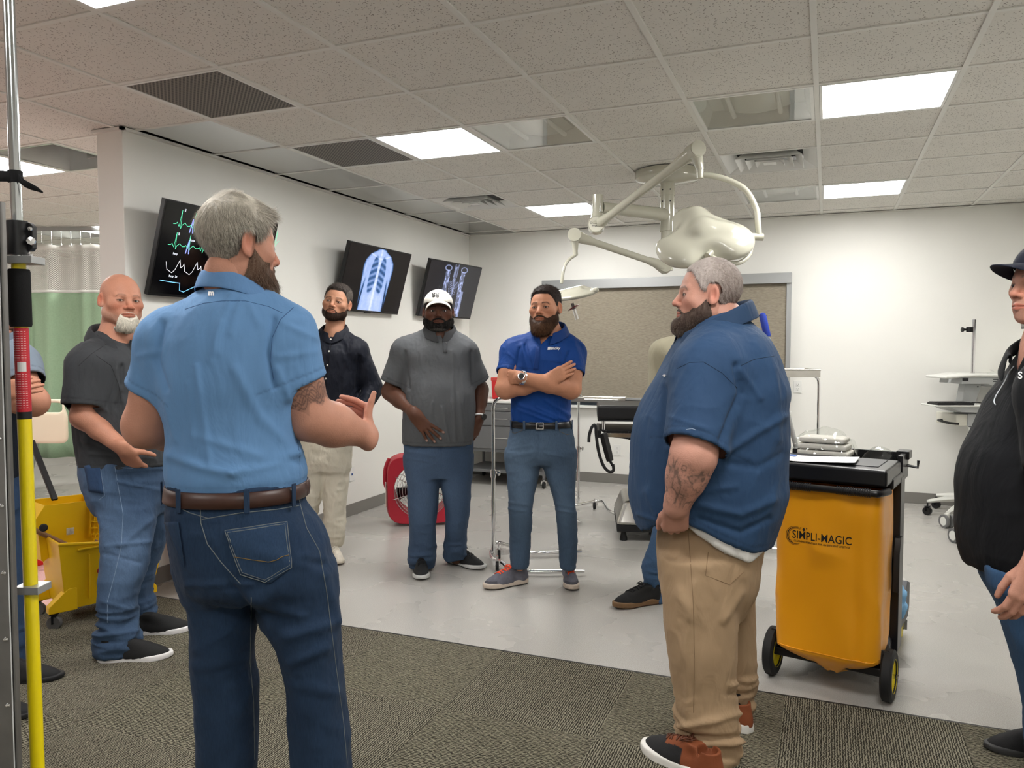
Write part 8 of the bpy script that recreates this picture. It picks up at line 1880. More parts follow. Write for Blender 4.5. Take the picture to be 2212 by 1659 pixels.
for i in range(8):
    b = MB()
    for k in range(7):
        if (i * 3 + k * 5) % 7 == 0: continue
        x_ = -.06 + k * .028; y_ = .075 - i * .020; z_ = .0040 + .010 * max(0, x_ - .06) / .1 + .002 * math.sin(x_ * 30); b.add([(x_, y_, z_), (x_ + .019, y_, z_), (x_ + .019, y_ + .003, z_), (x_, y_ + .003, z_)], [(0, 1, 2, 3)])
    o_ = b.build('printed_line', mat('grey_print', rgb(140, 140, 142), rough=.6) if i == 0 else bpy.data.materials['grey_print'], pp); o_['kind'] = 'stuff'
mk = cart_thing('wrapped_pads', 'stack of white pads in crinkled clear plastic on the cart', 'package', -.10, .30, zl + .05)
for i in range(3): b = MB(); b.box((-.11 + .006 * i, -.06, .036 + i * .030), (.11 - .008 * i, .08 - .008 * i, .062 + i * .030)); b.build('pad', mat('white_fibre_%d' % i, rgb(226 - 8 * i, 222 - 8 * i, 214 - 8 * i), rough=.8), mk, bevel=.010)
def crinkle(name, parent, sx, sy, sz, seed, c=(0, 0, 0)):
    q = Field(); q.u(ell((0, 0, 0), (sx, sy, sz))); q.cut(lambda P: -P[:, 2] - .003); Vt, Q = mesh_field(q, .010); N = vnormals(Vt, Q); Vt = Vt + N * (.010 * (1 - 2 * np.abs(vnoise(Vt * 22, seed))) + .004 * vnoise(Vt * 60, seed + 1))[:, None] * sstep(.0, .02, Vt[:, 2])[:, None]
    me = np_mesh(name, Vt + np.array(c), Q, smooth=False); o = link(name, me, bpy.data.materials['thin_film'], parent); return o
film_mat('thin_film', .06, .10)
crinkle('plastic_wrap', mk, .14, .09, .12, 3, (0, 0, .036))
p2 = cart_thing('clear_bag', 'crinkled clear plastic bag lying in the rear tray of the cart', 'plastic bag', .12, .31, zl + .05); crinkle('film', p2, .075, .06, .085, 9)
p3 = cart_thing('blue_cloth', 'crumpled light blue cloths on the base of the cart', 'cloth', .10, .46, .136)
q = Field(); [q.u(ell((x_, y_, .05 + z_), (.07, .06, .05)), .02) for x_, y_, z_ in ((0, 0, 0), (.05, .06, .03), (-.04, .05, .0), (.04, -.02, .06), (.05, .02, .11))]; q.cut(lambda P: -P[:, 2] + .001)
Vt, Q = mesh_field(q, .008); N = vnormals(Vt, Q); Vt = Vt + N * wrinkles(Vt, N, .016, (.03, .03, .03), 5)[:, None]; Vt[:, 2] = np.maximum(Vt[:, 2], .001); link('fabric', np_mesh('fabric', Vt, Q), mat('blue_fibre', rgb(120, 168, 206), rough=.8), p3)
# ---- mop handle with the blue grip, behind the navy man
bt = at(1723, 975, 4.02); tp = at(1646, 676, 4.12); dd = nrm(bt - tp); bt2 = bt + dd * ((bt[2] - (zl * 0 + .14)) / -dd[2])
t = empty('long_mop', bt2, 0, 'aluminium mop handle with a blue grip leaning up from the cart', 'mop handle'); g1 = at(1658, 728, 4.10)
b = MB(); b.cyl(V(0, 0, 0), g1 - bt2 + (tp - g1) * .2, .0125, 16); b.build('shaft', M_alu, t, smooth=True)
b = MB(); u_ = nrm(tp - g1); L_ = np.linalg.norm(tp - g1); b.tube([g1 - bt2 - u_ * 0, g1 - bt2 + u_ * .008, g1 - bt2 + u_ * (L_ - .02), g1 - bt2 + u_ * (L_ - .005), g1 - bt2 + u_ * L_], [.016, .0185, .0185, .015, .006], 18); gp = b.build('grip', mat('blue_grip', rgb(28, 58, 160), rough=.5), t, smooth=True)
b = MB(); b.tube([g1 - bt2 + u_ * (L_ - .014) + v2w(-.02, 0, 0), g1 - bt2 + u_ * (L_ - .014) + v2w(.02, 0, 0)], .004, 10); b.build('hang_hole', M_black, gp, smooth=True)
# ---- medical workstation on wheels at the right
oc = onz(2096, 1108); D = 6.45
t = empty('workstation_cart', (oc[0], oc[1], 0), YAW, 'grey medical workstation cart with keyboard tray and drip pole at the right', 'cart'); w_ = lambda px, py, dy=0.0: (lambda p: V(np.dot(p - V(oc[0], oc[1], 0), V(CYW, SYW, 0)), np.dot(p - V(oc[0], oc[1], 0), V(-SYW, CYW, 0)), p[2]))(at(px, py, np.dot(V(oc[0], oc[1], 0), V(-SYW, CYW, 0)) + dy))
M_ws = mat('light_grey_enamel', rgb(176, 178, 178), rough=.35); M_wst = mat('white_plastic', rgb(226, 226, 220), rough=.35)
p0 = w_(2096, 1100); z_w = w_(2096, 806)[2]; b = MB(); b.cyl((p0[0], .02, w_(2096, 690)[2] * 0 + z_w), (p0[0] , .02, w_(2096, 690)[2]), .0155, 16); b.build('drip_pole', M_steel, t, smooth=True)
b = MB(); pc_ = w_(2094, 712, .02); b.cyl(pc_ + V(0, 0, -.022), pc_ + V(0, 0, .022), .024, 14); b.cyl(pc_ + V(-.01, 0, 0), pc_ + V(-.055, 0, 0), .010, 10); b.M = frame_z((-1, 0, 0), pc_ + V(-.05, 0, 0)); b.lathe([(0, 0), (.020, .002), (.022, .012), (0, .016)], 12); b.build('clamp_knob', M_black, t, smooth=True)
b = MB(); b.cyl((p0[0], 0, .09), (p0[0], 0, z_w - .06), .030, 22); b.build('column', M_steel, t, smooth=True)
xL = w_(2020, 814)[0]; xR = w_(2225, 814)[0]
q = Field(); q.u(Prim(lambda P: smax(np.maximum(np.abs(P[:, 1]) - (.21 - .05 * sstep(xL + .25, xL, P[:, 0])), np.maximum(xL - P[:, 0], P[:, 0] - xR)), np.abs(P[:, 2] - (z_w - .012 - .018 * sstep(xL + .22, xL, P[:, 0]))) - .012, .012), (xL, -.21, z_w - .06), (xR, .21, z_w + .01))); q.sub(ell((xL + .11, 0, z_w - .01), (.075, .020, .06)), .01)
Vt, Q = mesh_field(q, .007); Vt = relax(Vt, Q, 1, .4); link('worktop', np_mesh('worktop', Vt, Q), M_wst, t)
b = MB(); x0 = w_(2052, 830)[0]; b.prism([(x0 + .01, z_w - .024), (xR - .01, z_w - .024), (xR - .01, z_w - .105), (x0 + .28, z_w - .11), (x0 + .22, z_w - .085), (x0 + .0, z_w - .085)], 'y', -.17, .17); b.build('under_box', M_ws, t, bevel=.006)
for k in range(2): MB().box((w_(2118 + 38 * k, 830)[0], -.172, z_w - .050), (w_(2150 + 38 * k, 830)[0], -.168, z_w - .043)).build('vent_slot', M_black, t); MB().box((w_(2118 + 38 * k, 830)[0], -.172, z_w - .066), (w_(2150 + 38 * k, 830)[0], -.168, z_w - .060)).build('vent_slot', M_black, t)
for px in (2086, 2119, 2152): b = MB(); pz = w_(px, 833); b.cyl((pz[0], -.170, pz[2]), (pz[0], -.173, pz[2]), .006, 10); b.build('screw', M_black, t)
MB().box((w_(2054, 822)[0], -.175, z_w - .06), (w_(2066, 822)[0], -.165, z_w - .035)).build('latch', M_black, t, bevel=.002)
b = MB(); a_, c_ = w_(2110, 838), w_(2108, 838); b.prism([(w_(2078, 838)[0], z_w - .09), (w_(2113, 838)[0], z_w - .09), (w_(2096, 880)[0], w_(2096, 882)[2]), (w_(2068, 880)[0], w_(2068, 884)[2])], 'y', -.05, .05); b.build('arm', M_ws, t, bevel=.006)
zk = w_(2030, 868)[2]; kx0, kx1 = w_(1984, 866)[0], w_(2084, 866)[0]
MB().box((kx0, -.30, zk - .020), (kx1 + .04, -.04, zk - .008)).build('keyboard_tray', M_wst, t, bevel=.005)
b = MB(); b.prism([(kx0 + .10, zk - .02), (kx1 + .06, zk - .02), (kx1 + .06, zk - .075), (kx0 + .22, zk - .068)], 'y', -.25, .04); b.build('tray_shell', M_ws, t, bevel=.006)
kb_ = MB().box((kx0 + .004, -.29, zk - .008), (kx0 + .30, -.13, zk + .010)).build('keyboard', M_black, t, bevel=.003)
for i in range(13):
    for j in range(4): MB().box((kx0 + .012 + i * .0215, -.283 + j * .036, zk + .010), (kx0 + .030 + i * .0215, -.253 + j * .036, zk + .015)).build('key', M_black, kb_)
bx0, bx1 = w_(2042, 905)[0], w_(2155, 905)[0]; zb_ = w_(2080, 890)[2]
MB().box((bx0 + .09, -.17, zb_ - .105), (bx1, .15, zb_)).build('storage_box', M_ws, t, bevel=.005); MB().box((bx0, -.16, zb_ - .10), (bx0 + .092, .14, zb_ - .006)).build('clear_drawer', mat('frosted_plastic', rgb(214, 212, 200), rough=.4), t, bevel=.004)
b = MB(); b.tube(smooth_path([(bx0 + .02, -.16, zb_ - .085), (bx0 - .05, -.15, zb_ - .078), (bx0 - .07, -.05, zb_ - .07), (bx0 - .04, .03, zb_ - .07), (bx0 + .02, .05, zb_ - .075)], 6), .010, 10); b.build('drawer_handle', M_black, t, smooth=True)
b = MB(); b.lathe([(.02, -.03), (.06, 0)], 20); b.build('bracket_cone', M_black, t, (p0[0], 0, zb_ - .105), smooth=True)
b = MB(); b.tube(smooth_path([(kx1 - .03, -.15, zk + .005), (kx1 + .05, -.17, zk + .0), (kx1 + .16, -.18, zk - .06), (kx1 + .26, -.17, zk - .09)], 6), .004, 8); b.build('cable', M_black, t, smooth=True)
b = MB(); b.tube([(xR - .28, 0, z_w), (xR - .33, .01, z_w + .03)], .005, 8); b.tube([(xR - .36, 0, z_w + .003), (xR - .2, 0, z_w + .003)], .004, 8); b.build('pen', M_wst, t, smooth=True)
leg_pts = [onz(2003, 1112), onz(2045, 1140), onz(2066, 1172), onz(2022, 1098)]
cc_ = V(p0[0], 0, .13)
for i, fp in enumerate(leg_pts + [onz(2190, 1150), onz(2170, 1092)]):
    q = fp - V(oc[0], oc[1], 0); ql = V(np.dot(q, V(CYW, SYW, 0)), np.dot(q, V(-SYW, CYW, 0)), 0)
    if i == 2: ql = ql
    b = MB(); b.tube([cc_, cc_ * .4 + (ql + V(0, 0, .125)) * .6, ql + V(0, 0, .115)], [.036, .026, .016], 4); b.build('base_leg', M_wst, t, bevel=.004)
    if i in (0, 3): caster(t, ql, .034, M_black, M_black, ang=.6, w_=.045)
    else:
        for s_ in (-1, 1):
            a_ = .15; x_ = V(math.cos(a_), math.sin(a_), 0); c_ = ql + x_ * s_ * .024 + V(0, 0, .052); b = MB(); b.M = frame_z(x_ * s_, c_); b.lathe([(0, -.006), (.036, -.006), (.052, -.009), (.052, .009), (.038, .010), (.036, .006), (0, .006)], 26); o_ = b.build('wheel', mat('grey_tyre', rgb(112, 112, 112), rough=.6) if 'grey_tyre' not in bpy.data.materials else bpy.data.materials['grey_tyre'], t, smooth=True); b = MB(); b.M = frame_z(x_ * s_, c_); b.lathe([(0, .011), (.034, .0105), (.036, .006)], 22); b.build('wheel_cap', M_wst, o_, smooth=True)
        b = MB(); b.tube([ql + V(0, 0, .11), ql + V(0, 0, .045)], [.020, .014], 12); b.build('fork', M_wst, t, smooth=True)
# ---- mop bucket
o0b = onz(120, 1362); ang = math.radians(67); t = empty('mop_bucket', o0b, ang, 'yellow wheeled mop bucket with wringer behind the bald man', 'mop bucket')
Lb, Wb = .46, .30; M_yl2 = M_ylw
def hull(lo_, hi_, z0, z1, ths=.006):
    b = MB(); (x0, y0, x1, y1), (X0, Y0, X1, Y1) = lo_, hi_; r0 = [(x0, y0), (x1, y0), (x1, y1), (x0, y1)]; r1 = [(X0, Y0), (X1, Y0), (X1, Y1), (X0, Y1)]
    b.add([(*p, z0) for p in r0] + [(*p, z1[i] if isinstance(z1, (list, tuple)) else z1) for i, p in enumerate(r1)], [(0, 1, 2, 3), (0, 1, 5, 4), (1, 2, 6, 5), (2, 3, 7, 6), (3, 0, 4, 7)]); return b
b = hull((.05, .0, Lb, Wb), (.02, -.02, Lb + .07, Wb + .03), .095, (.43, .36, .36, .43)); b.build('tub', M_yl2, t, solid=.008, bevel=.012)
b = MB(); b.tube([(.02, -.02, .43), (Lb + .07, -.02, .36), (Lb + .07, Wb + .03, .36), (.02, Wb + .03, .43)], .009, 8, closed=True); b.build('rim', M_yl2, t, smooth=True)
for y_ in (-.01, Wb - .03): b = MB(); b.prism([(-.03, .085), (-.03, .12), (.06, .20), (.10, .20), (.10, .085)], 'y', y_, y_ + .05); b.build('wheel_fender', M_yl2, t, bevel=.005)
for y_ in (-.01, Wb - .03): b = MB(); b.prism([(Lb + .03, .085), (Lb + .03, .12), (Lb - .04, .20), (Lb - .08, .20), (Lb - .08, .085)], 'y', y_, y_ + .05); b.build('wheel_fender', M_yl2, t, bevel=.005)
for x_ in (.15, .26): MB().box((x_, -.024, .13), (x_ + .008, .0, .36)).build('rib', M_yl2, t, bevel=.002)
b = MB(); b.box((.10, -.032, .385), (.42, -.018, .395)); b.build('ledge', M_yl2, t, bevel=.003)
for x_, y_ in ((-.0, .015), (.0, Wb), (Lb, .015), (Lb, Wb)): caster(t, V(x_, y_, 0), .036, mat('worn_grey_wheel', rgb(96, 94, 92), rough=.7) if 'worn_grey_wheel' not in bpy.data.materials else bpy.data.materials['worn_grey_wheel'], M_black, ang=.9, w_=.028)
M3 = basis((1, 0, 0), (0, 0, 1), (0, -1, 0), (.290, -.0240, .262)); text_on('caution_lettering', 'CAUTION', .045, M_print_r, t, M3, bold=.03, thick=.0006)
M3 = basis((1, 0, 0), (0, 0, 1), (0, -1, 0), (.28, -.022, .15)); b = MB(); b.M = M3; b.tube([(0, .03, .001), (.02, .05, .001), (.05, .03, .001), (.03, 0, .001), (.06, -.01, .001)], .004, 5); b.build('slip_figure', M_print_k, t)
# wringer
bi = lambda p: V(math.cos(-ang) * (p - o0b)[0] - math.sin(-ang) * (p - o0b)[1], math.sin(-ang) * (p - o0b)[0] + math.cos(-ang) * (p - o0b)[1], p[2])
wA, wB, wC, wD_ = bi(at(76, 1144, 3.93)), bi(at(118, 1080, 3.98)), bi(at(221, 1076, 4.20)), bi(at(214, 1165, 4.18))
prof = [(76, 1125), (97, 1092), (221, 1078), (216, 1130), (196, 1178), (186, 1184), (128, 1184), (94, 1213), (90, 1210), (84, 1160)]
q0 = bi(at(76, 1144, 3.93)); 
fr = [bi(at(px, py, 3.92 + (px - 76) * .0016)) for px, py in prof]; bk = [p + V(-.02, .23, .0) for p in fr]; n_ = len(fr); b = MB(); b.add(fr + bk, [tuple(range(n_))] + [tuple(reversed(range(n_, 2 * n_)))] + [(i, (i + 1) % n_, n_ + (i + 1) % n_, n_ + i) for i in range(n_) if i != 1]); b.build('wringer', M_yl2, t, bevel=.006, solid=.006)
for i in range(6):
    pz = [bi(at(px, 1086 + i * 14 - (2 if i else 0), 3.90 + (px - 76) * .0016)) for px in (196, 219)]; b = MB(); b.obox(pz[0], pz[1], .012, .006); b.build('wringer_rib', M_yl2, t)
for k in range(3): b = MB(); b.obox(bi(at(196 + k * 9, 1084, 3.90 + (120 + k * 9) * .0016)), bi(at(194 + k * 8, 1160, 3.90 + (120 + k * 9) * .0016)), .006, .010, up=(0, 1, 0)); b.build('wringer_rib', M_yl2, t)
pb = bi(at(94, 1140, 3.90)); b = MB(); b.M = frame_z(bi(at(94, 1140, 3.8)) - pb, pb); b.lathe([(0, 0), (.016, 0), (.020, .006), (.014, .012), (0, .013)], 20); b.build('pivot_bolt', M_rubber, t, smooth=True)
ps = bi(at(151, 1147, 3.905 + 75 * .0016)); xd = nrm(fr[2] - fr[1]); zd = nrm(bi(at(151, 1135, 3.905 + 75 * .0016)) - ps); b = MB(); b.M = basis(xd, np.cross(zd, xd), zd, ps + V(0, -.006, 0)); b.box((-.018, -.001, -.018), (.018, .001, .018)); b.build('sticker', mat('worn_sticker', rgb(190, 186, 170), rough=.6, noise=(60, .4)), t)
b = MB(); b.obox(bi(at(119, 1080, 4.10)), bi(at(68, 952, 4.25)), .030, .018); b.build('press_handle', M_black, t, bevel=.004)
b = MB(); b.tube([bi(at(228, 1163, 4.20)), bi(at(246, 1174, 4.18)), bi(at(262, 1186, 4.16))], .018, 14); b.build('mop_socket', M_yl2, t, smooth=True)
th = empty('wooden_mop', at(182, 1194, 4.10), 0, 'wooden mop handle lying across the yellow bucket and behind the pole', 'mop handle'); o_ = at(182, 1194, 4.10)
b = MB(); b.cyl(V(0, 0, 0) + (at(188, 1197, 4.11) - o_), at(20, 1120, 3.80) - o_, .0125, 14); b.build('handle', mat('worn_wood', rgb(142, 106, 76), rough=.6, noise=(24, .2)), th, smooth=True)
b = MB(); b.tube([at(176, 1192, 4.09) - o_, at(215, 1212, 4.16) - o_, at(235, 1235, 4.2) - o_], .035, 10); b.build('mop_head', mat('grey_yarn', rgb(150, 146, 138), rough=.95, bump=(120, .8, .006)), th, smooth=True)
th = empty('short_mop', at(262, 1180, 4.22), 0, 'brown mop handle end resting in the right side of the yellow bucket', 'mop handle'); o_ = at(262, 1180, 4.22); b = MB(); b.cyl(at(204, 1170, 4.16) - o_, at(240, 1186, 4.20) - o_, .013, 14); b.build('handle', mat('brown_wood', rgb(118, 82, 60), rough=.6), th, smooth=True)
# ---- red bucket
rb = onz(58, 1216); t = empty('red_bucket', rb, 0, 'round red bucket with white print on the pink floor at the left', 'bucket'); b = MB(); b.lathe([(.14, 0), (.145, .01), (.178, .36), (.190, .362), (.190, .376), (.172, .378), (.170, .36), (.138, .012), (0, .010)], 44); b.build('pail', mat('bright_red_plastic', rgb(224, 34, 30), rough=.35), t, smooth=True)
b = MB(); b.tube(arc((0, 0, .34), .192, 3.4, 6.0, 16, (1, 0, 0), (0, .95, -.28)), .004, 8); b.build('bail_handle', M_chrome, t, smooth=True)
b = MB(); 
for a in np.linspace(-2.3, -.3, 14): x_, y_ = math.cos(a), math.sin(a); b.obox((x_ * .152, y_ * .152, .10), (x_ * .163, y_ * .163, .19), .010, .004, up=(x_, y_, 0))
o_ = b.build('white_print', mat('white_print', rgb(230, 228, 224), rough=.5), t); o_['kind'] = 'stuff'
# red waste bin behind the two men
for (px, py, d, r0, r1, h_, lb) in ((404, 1255, 0, .15, .19, .50, 'dark red waste bin with black liner behind the light blue polo man'),):
    rb = onz(px + 16, py); rb[0] = max(rb[0], -3.40); t = empty('waste_bin', rb, 0, lb, 'bin'); b = MB(); b.lathe([(r0, 0), (r0 + .004, .01), (r1, h_), (r1 + .010, h_ + .004), (r1 - .006, h_), (r0 - .01, .012), (0, .01)], 36); b.build('tub', mat('dark_red_plastic', rgb(160, 26, 34), rough=.4), t, smooth=True)
    Vv = [[(rr * math.cos(a) * (1 + .03 * math.sin(a * 9)), rr * math.sin(a) * (1 + .03 * math.sin(a * 7)), z_ + .012 * math.sin(a * 5)) for a in np.linspace(0, 2 * math.pi, 49)] for rr, z_ in ((r1 + .014, h_ - .10), (r1 + .018, h_ - .02), (r1 + .014, h_ + .03), (r1 - .01, h_ + .05), (r1 - .05, h_ - .02), (.08, h_ - .12))]
    b = MB(); b.grid(Vv); b.build('liner', mat('black_liner', rgb(16, 16, 17), rough=.3), t, smooth=True, solid=.002)
# ---- cubicle curtain, track and bed in the left bay
cd = 8.0; t0 = v2w(*((lambda a, b_: (a * cd, cd, 0))(*view_ray(130, 829)))); t = empty('cubicle_curtain', t0, YAW, 'green cubicle curtain with white mesh top hanging from a ceiling track', 'curtain')
ztc, zm_, zbt = at(140, 530, cd)[2], at(140, 629, cd)[2], at(140, 988, cd)[2]
def wavy(z0, z1, nz, amp=.045, ph=0):
    G = []
    for j in range(nz + 1):
        z = z0 + (z1 - z0) * j / nz; row = []
        for i in range(181):
            x = -.95 + 1.9 * i / 180; f = .5 + .5 * (ztc - z) / (ztc - zbt); row.append((x + .02 * math.sin(x * 11 + ph), amp * f * (math.sin(x * 16) + .45 * math.sin(x * 39 + 1) + .3 * math.sin(x * 7)) , z + (.012 * abs(math.sin(x * 12.5)) if j == nz and z1 == ztc else 0)))
        G.append(row)
    return G
M_cur = mat('green_curtain_cloth', rgb(150, 176, 146), rough=.85, noise=(60, .05), bump=(220, .3, .002)); M_cw = mat('white_curtain_band', rgb(226, 226, 220), rough=.8)
MB().grid(wavy(zbt, zm_ - .012, 12)).build('curtain_panel', M_cur, t, smooth=True, solid=.002); MB().grid(wavy(zm_ - .014, zm_ + .012, 1)).build('seam_band', M_cw, t, smooth=True, solid=.003); MB().grid(wavy(ztc - .05, ztc, 2)).build('top_band', M_cw, t, smooth=True, solid=.003)
def mesh_mat():
    m = mat('mesh_net', rgb(228, 228, 222), rough=.8); nt = m.node_tree; N = nt.nodes; L = nt.links; b = N['Principled BSDF']; tc = [n for n in N if n.type == 'TEX_COORD'][0]
    mp = N.new('ShaderNodeMapping'); mp.inputs['Scale'].default_value = (70, 0, 70); mp.inputs['Rotation'].default_value = (0, .785, 0); L.new(tc.outputs['Object'], mp.inputs['Vector']); f = N.new('ShaderNodeVectorMath'); f.operation = 'FRACTION'; L.new(mp.outputs[0], f.inputs[0])
    s = N.new('ShaderNodeVectorMath'); s.operation = 'SUBTRACT'; L.new(f.outputs[0], s.inputs[0]); s.inputs[1].default_value = (.5, 0, .5); l = N.new('ShaderNodeVectorMath'); l.operation = 'LENGTH'; L.new(s.outputs[0], l.inputs[0])
    r = N.new('ShaderNodeMapRange'); r.inputs[1].default_value = .36; r.inputs[2].default_value = .44; r.inputs[3].default_value = .15; L.new(l.outputs['Value'], r.inputs[0]); L.new(r.outputs[0], b.inputs['Alpha']); return m
MB().grid(wavy(zm_ + .010, ztc - .048, 5)).build('mesh_panel', mesh_mat(), t, smooth=True)
b = MB(); b.box((-1.1, -.012, CEIL - .045 - 0), (1.1, .012, CEIL - .004)); b.build('ceiling_track', M_alu, t, bevel=.002)
for i in range(20): b = MB(); x = -.94 + 1.88 * i / 19; b.tube([(x, 0, CEIL - .04), (x, 0, ztc + .02), (x + .006, .0, ztc - .01)], .0028, 6); b.build('hook', M_steel, t)
bo = at(20, 960, 5.9); t = empty('hospital_bed', (bo[0], bo[1], 0), YAW, 'hospital bed with a cream plastic headboard behind the yellow pole', 'bed'); bl = lambda px, py: (lambda p: V(np.dot(p - V(bo[0], bo[1], 0), V(CYW, SYW, 0)), 0, p[2]))(at(px, py, 5.9))
xr_ = bl(146, 900)[0]; zt_, zb_ = bl(100, 862)[2], bl(100, 958)[2]
q = Field(); q.u(Prim(lambda P: smax(smax(np.maximum(-.50 - P[:, 0] + 0, P[:, 0] - xr_), np.maximum(zb_ + .03 * (P[:, 0] < xr_ - .15) * 0 - P[:, 2], P[:, 2] - zt_ + .09 * sstep(xr_ - .05, xr_, P[:, 0])), .06), np.abs(P[:, 1]) - .018, .012), (-.5, -.02, zb_), (xr_, .02, zt_)))
q.sub(Prim(lambda P: smax(smax(np.maximum(xr_ - .27 - P[:, 0], P[:, 0] - xr_ + .035), np.maximum(zt_ - .10 - P[:, 2], P[:, 2] - zt_ + .028), .03), np.abs(P[:, 1]) - .05, .01), (xr_ - .27, -.05, zt_ - .1), (xr_ - .03, .05, zt_)), .006)
Vt, Q = mesh_field(q, .010); Vt = relax(Vt, Q, 1, .4); link('headboard', np_mesh('headboard', Vt, Q), mat('cream_plastic', rgb(230, 220, 196), rough=.4), t)
Mb = basis((.86, .5, 0), (-.5, .86, 0), (0, 0, 1)); bb_ = MB(); bb_.M = Mb; bb_.box((-.50, .03, .42), (xr_ - .30, 1.95, .50)).build('bed_frame', M_grey, t, bevel=.006); bb_ = MB(); bb_.M = Mb; bb_.box((-.49, .05, .50), (xr_ - .32, 1.93, .62)).build('mattress', mat('cream_mattress', rgb(206, 204, 196), rough=.7), t, bevel=.03)
for x_ in (-.46, xr_ - .66):
    b = MB(); b.box((x_ - .02, -.01, .40), (x_ + .02, .03, zb_ + .05)); b.build('headboard_post', M_grey, t, bevel=.003)
    for y_ in (.1, 1.85): bb_ = MB(); bb_.M = Mb; bb_.box((x_ - .02, y_ - .02, .10), (x_ + .02, y_ + .02, .43)).build('leg', M_grey, t, bevel=.003); caster(t, Mb[:3, :3] @ V(x_, y_, 0), .05, M_rubber)
# ---- riveted metal frame and the yellow telescoping pole in the foreground
df = 1.15; t = empty('metal_frame', v2w(-.92, df, 0), YAW, 'riveted grey aluminium frame cutting the left edge of the picture', 'metal frame'); M_frm = mat('brushed_aluminium', rgb(132, 130, 128), rough=.38, metal=.75, noise=(30, .08))
xe = view_ray(27, 900)[0] * (df + .012) + .92; zt_ = at(5, 434, df)[2]
MB().box((-.10, 0, 0), (xe - .005, .012, zt_)).build('panel', M_frm, t, bevel=.002); MB().box((xe - .005, .002, 0), (xe, .012, zt_)).build('edge_channel', M_frm, t, bevel=.002)
MB().box((xe - .0058, -.0008, 0), (xe - .0050, .001, zt_)).build('panel_joint', mat('joint_line', rgb(206, 206, 206), rough=.4), t)
z = .06
while z < zt_: b = MB(); b.M = frame_z((0, -1, 0), (xe - .0125, -.0005, z)); b.lathe([(0, .0035), (.0022, .0025), (.0036, 0)], 14); b.build('rivet', M_steel, t, smooth=True); z += .1008
for z_ in (.12, .8, zt_ - .1): MB().box((-.10, .012, z_), (xe - .04, .03, z_ + .04)).build('cross_rail', M_frm, t, bevel=.002)
dp_ = 1.22; pB = onz(0, 0, 0) * 0; lowp = v2w(view_ray(80.5, 1640)[0] * dp_, dp_, 0); q1 = at(80.5, 1640, dp_); q2 = at(45, 700, dp_); u_ = (q2 - q1) / (q2[2] - q1[2]); pz = lambda z_: q1 + u_ * (z_ - q1[2]); base = pz(0.0)
t = empty('telescoping_pole', base, 0, 'yellow telescoping pole with steel upper tube, foam grip and red label', 'pole'); Z = lambda z_: pz(z_) - base; zy = at(42, 568, dp_)[2]
M_yp = mat('yellow_gloss_tube', rgb(236, 214, 10), rough=.3, coat=.3); rp = .0102
b = MB(); b.cyl(Z(.0), Z(zy), rp, 26); b.build('yellow_tube', M_yp, t, smooth=True)
b = MB(); b.cyl(Z(zy - .1), Z(CEIL - .004), .0082, 24); b.build('steel_tube', mat('galvanised_tube', (.62, .65, .66), rough=.16, metal=1), t, smooth=True)
zz = [at(42, py, dp_)[2] for py in (706, 582)]; b = MB(); b.tube([Z(zz[0]), Z(zz[0] + .004), Z(zz[1] - .004), Z(zz[1])], [.0145, .0158, .0158, .0145], 24); b.build('foam_grip', mat('black_foam', rgb(16, 16, 17), rough=.95, bump=(600, .3, .001)), t, smooth=True)
zl2 = [at(47, py, dp_)[2] for py in (889, 708)]; b = MB(); b.cyl(Z(zl2[0]), Z(zl2[1]), rp + .0003, 26); lab = b.build('red_label', mat('red_label', rgb(196, 40, 52), rough=.4, noise=(500, .16)), t, smooth=True)
zk2 = at(49, 905, dp_)[2]; b = MB(); b.cyl(Z(zk2), Z(zl2[0]), rp + .0003, 26); b.build('black_label', M_black, t, smooth=True)
# rows of tiny warning print wrapped on the label
mw = mat('label_print', rgb(226, 180, 178), rough=.5)
for r_ in range(34):
    zc = zl2[1] - .006 - r_ * .0037
    if zc < zl2[0] + .004: break
    if 13 <= r_ <= 17: continue
    b = MB()
    for k in range(6):
        a0_ = -2.6 + k * .36 + .05 * ((r_ * 3 + k) % 3); a1_ = a0_ + .26; c_ = Z(zc)
        pts = [c_ + v2w(math.cos(a) * (rp + .00045), math.sin(a) * (rp + .00045), 0) for a in np.linspace(a0_, a1_, 4)]; b.add([p + V(0, 0, -.0005) for p in pts] + [p + V(0, 0, .0005) for p in pts], [(i, i + 1, i + 5, i + 4) for i in range(3)])
    o_ = b.build('warning_print', mw, lab); o_['kind'] = 'stuff'
zc = at(48, 792, dp_)[2]; b = MB(); pts = [(a, Z(zc) + v2w(math.cos(a) * (rp + .0005), math.sin(a) * (rp + .0005), 0)) for a in np.linspace(-1.7, -.5, 7)]; b.add([p + V(0, 0, -.0075) for _, p in pts] + [p + V(0, 0, .0075) for _, p in pts], [(i, i + 1, i + 8, i + 7) for i in range(6)]); b.build('white_label', mat('white_sticker', rgb(224, 224, 222), rough=.5), lab)
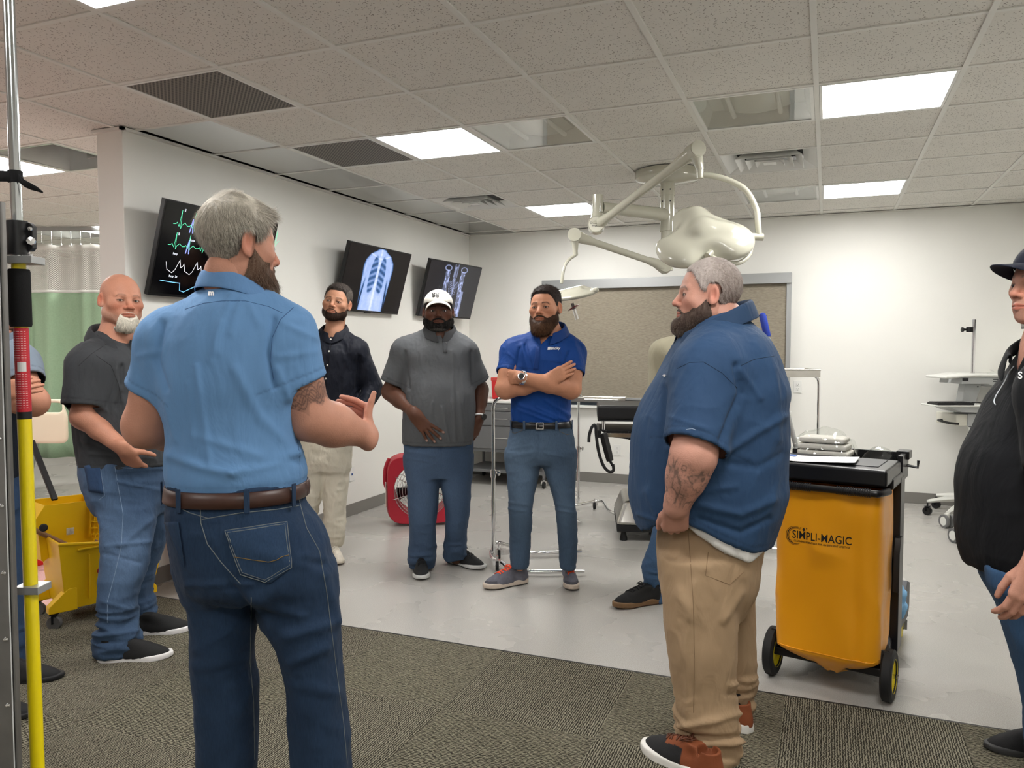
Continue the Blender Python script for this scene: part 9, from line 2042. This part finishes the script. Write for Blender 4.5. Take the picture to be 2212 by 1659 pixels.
# bracket head, clamp plates, strap
zh0, zh1 = at(38, 551, dp_)[2], at(36, 478, dp_)[2]; b = MB(); b.tube([Z(zh0), Z(zh1)], [.0150, .0150], 20); b.build('clamp_body', M_black, t, smooth=True)
hx_ = lambda px, py, dy=0.0: at(px, py, dp_ + dy) - base
b = MB(); o8 = [hx_(48, 480), hx_(62, 480), hx_(70, 488), hx_(70, 536), hx_(64, 542), hx_(48, 542)]; n8 = len(o8); s8 = v2w(0, .012, 0); b.add(o8 + [p + s8 for p in o8], [tuple(range(n8)), tuple(reversed(range(n8, 2 * n8)))] + [(i, (i + 1) % n8, n8 + (i + 1) % n8, n8 + i) for i in range(n8)]); b.build('clamp_ear', M_black, t, bevel=.0015)
for px, py, r_ in ((66, 496, .0035), (68, 522, .0068), (66, 551, .0035)):
    c_ = hx_(px, py); n_ = v2w(.5, -1, 0); b = MB(); b.M = frame_z(n_, c_); b.lathe([(0, .012), (r_ * .9, .011), (r_, .008), (r_, .004), (r_ * .5, 0)], 8 if r_ > .005 else 14); b.build('bolt', M_steel, t, smooth=True)
for (xa, xb, ya, yb_) in ((22, 83, 555, 571), (43, 97, 1262, 1278)):
    za, zb2 = at(50, yb_, dp_)[2] - base[2], at(50, ya, dp_)[2] - base[2]; a_ = hx_(xa, ya); c_ = hx_(xb, ya); b = MB(); b.add([V(p[0], p[1], z_) + v2w(0, dy, 0) for z_ in (za, zb2) for p, dy in ((a_, -.018), (c_, -.018), (c_, .018), (a_, .018))], [(0, 3, 2, 1), (4, 5, 6, 7), (0, 1, 5, 4), (1, 2, 6, 5), (2, 3, 7, 6), (3, 0, 4, 7)]); b.build('clamp_plate', M_alu, t, bevel=.001)
    MB()
zs2 = at(30, 382, dp_)[2]; t2 = empty('hook_loop_strap', base + Z(zs2), 0, 'black fabric strap tied round the steel tube with a loose end', 'strap'); b = MB(); zc = [Z(zs2 - .009) - Z(zs2), Z(zs2 + .009) - Z(zs2)]; b.tube([zc[0], zc[1]], [.0105, .0105], 20); b.build('band', mat('black_webbing', rgb(20, 20, 22), rough=.9), t2)
q_ = lambda px, py, dy=0: at(px, py, dp_ + dy) - (base + Z(zs2)); b = MB(); b.grid([[q_(40, 376, -.008), q_(52, 388, -.010), q_(66, 396, -.008), q_(80, 404, -.006), q_(92, 414, -.004)], [q_(40, 392, -.008), q_(54, 404, -.004), q_(68, 410, 0), q_(80, 413, 0), q_(93, 417, -.004)]]); b.build('loose_end', bpy.data.materials['black_webbing'], t2, smooth=True, solid=.0015)
b = MB(); b.grid([[q_(-20, 366, -.005), q_(0, 368, -.008), q_(22, 370, -.010)], [q_(-20, 390, -.005), q_(0, 392, -.008), q_(22, 392, -.010)]]); b.build('strap_tail', bpy.data.materials['black_webbing'], t2, smooth=True, solid=.0015)
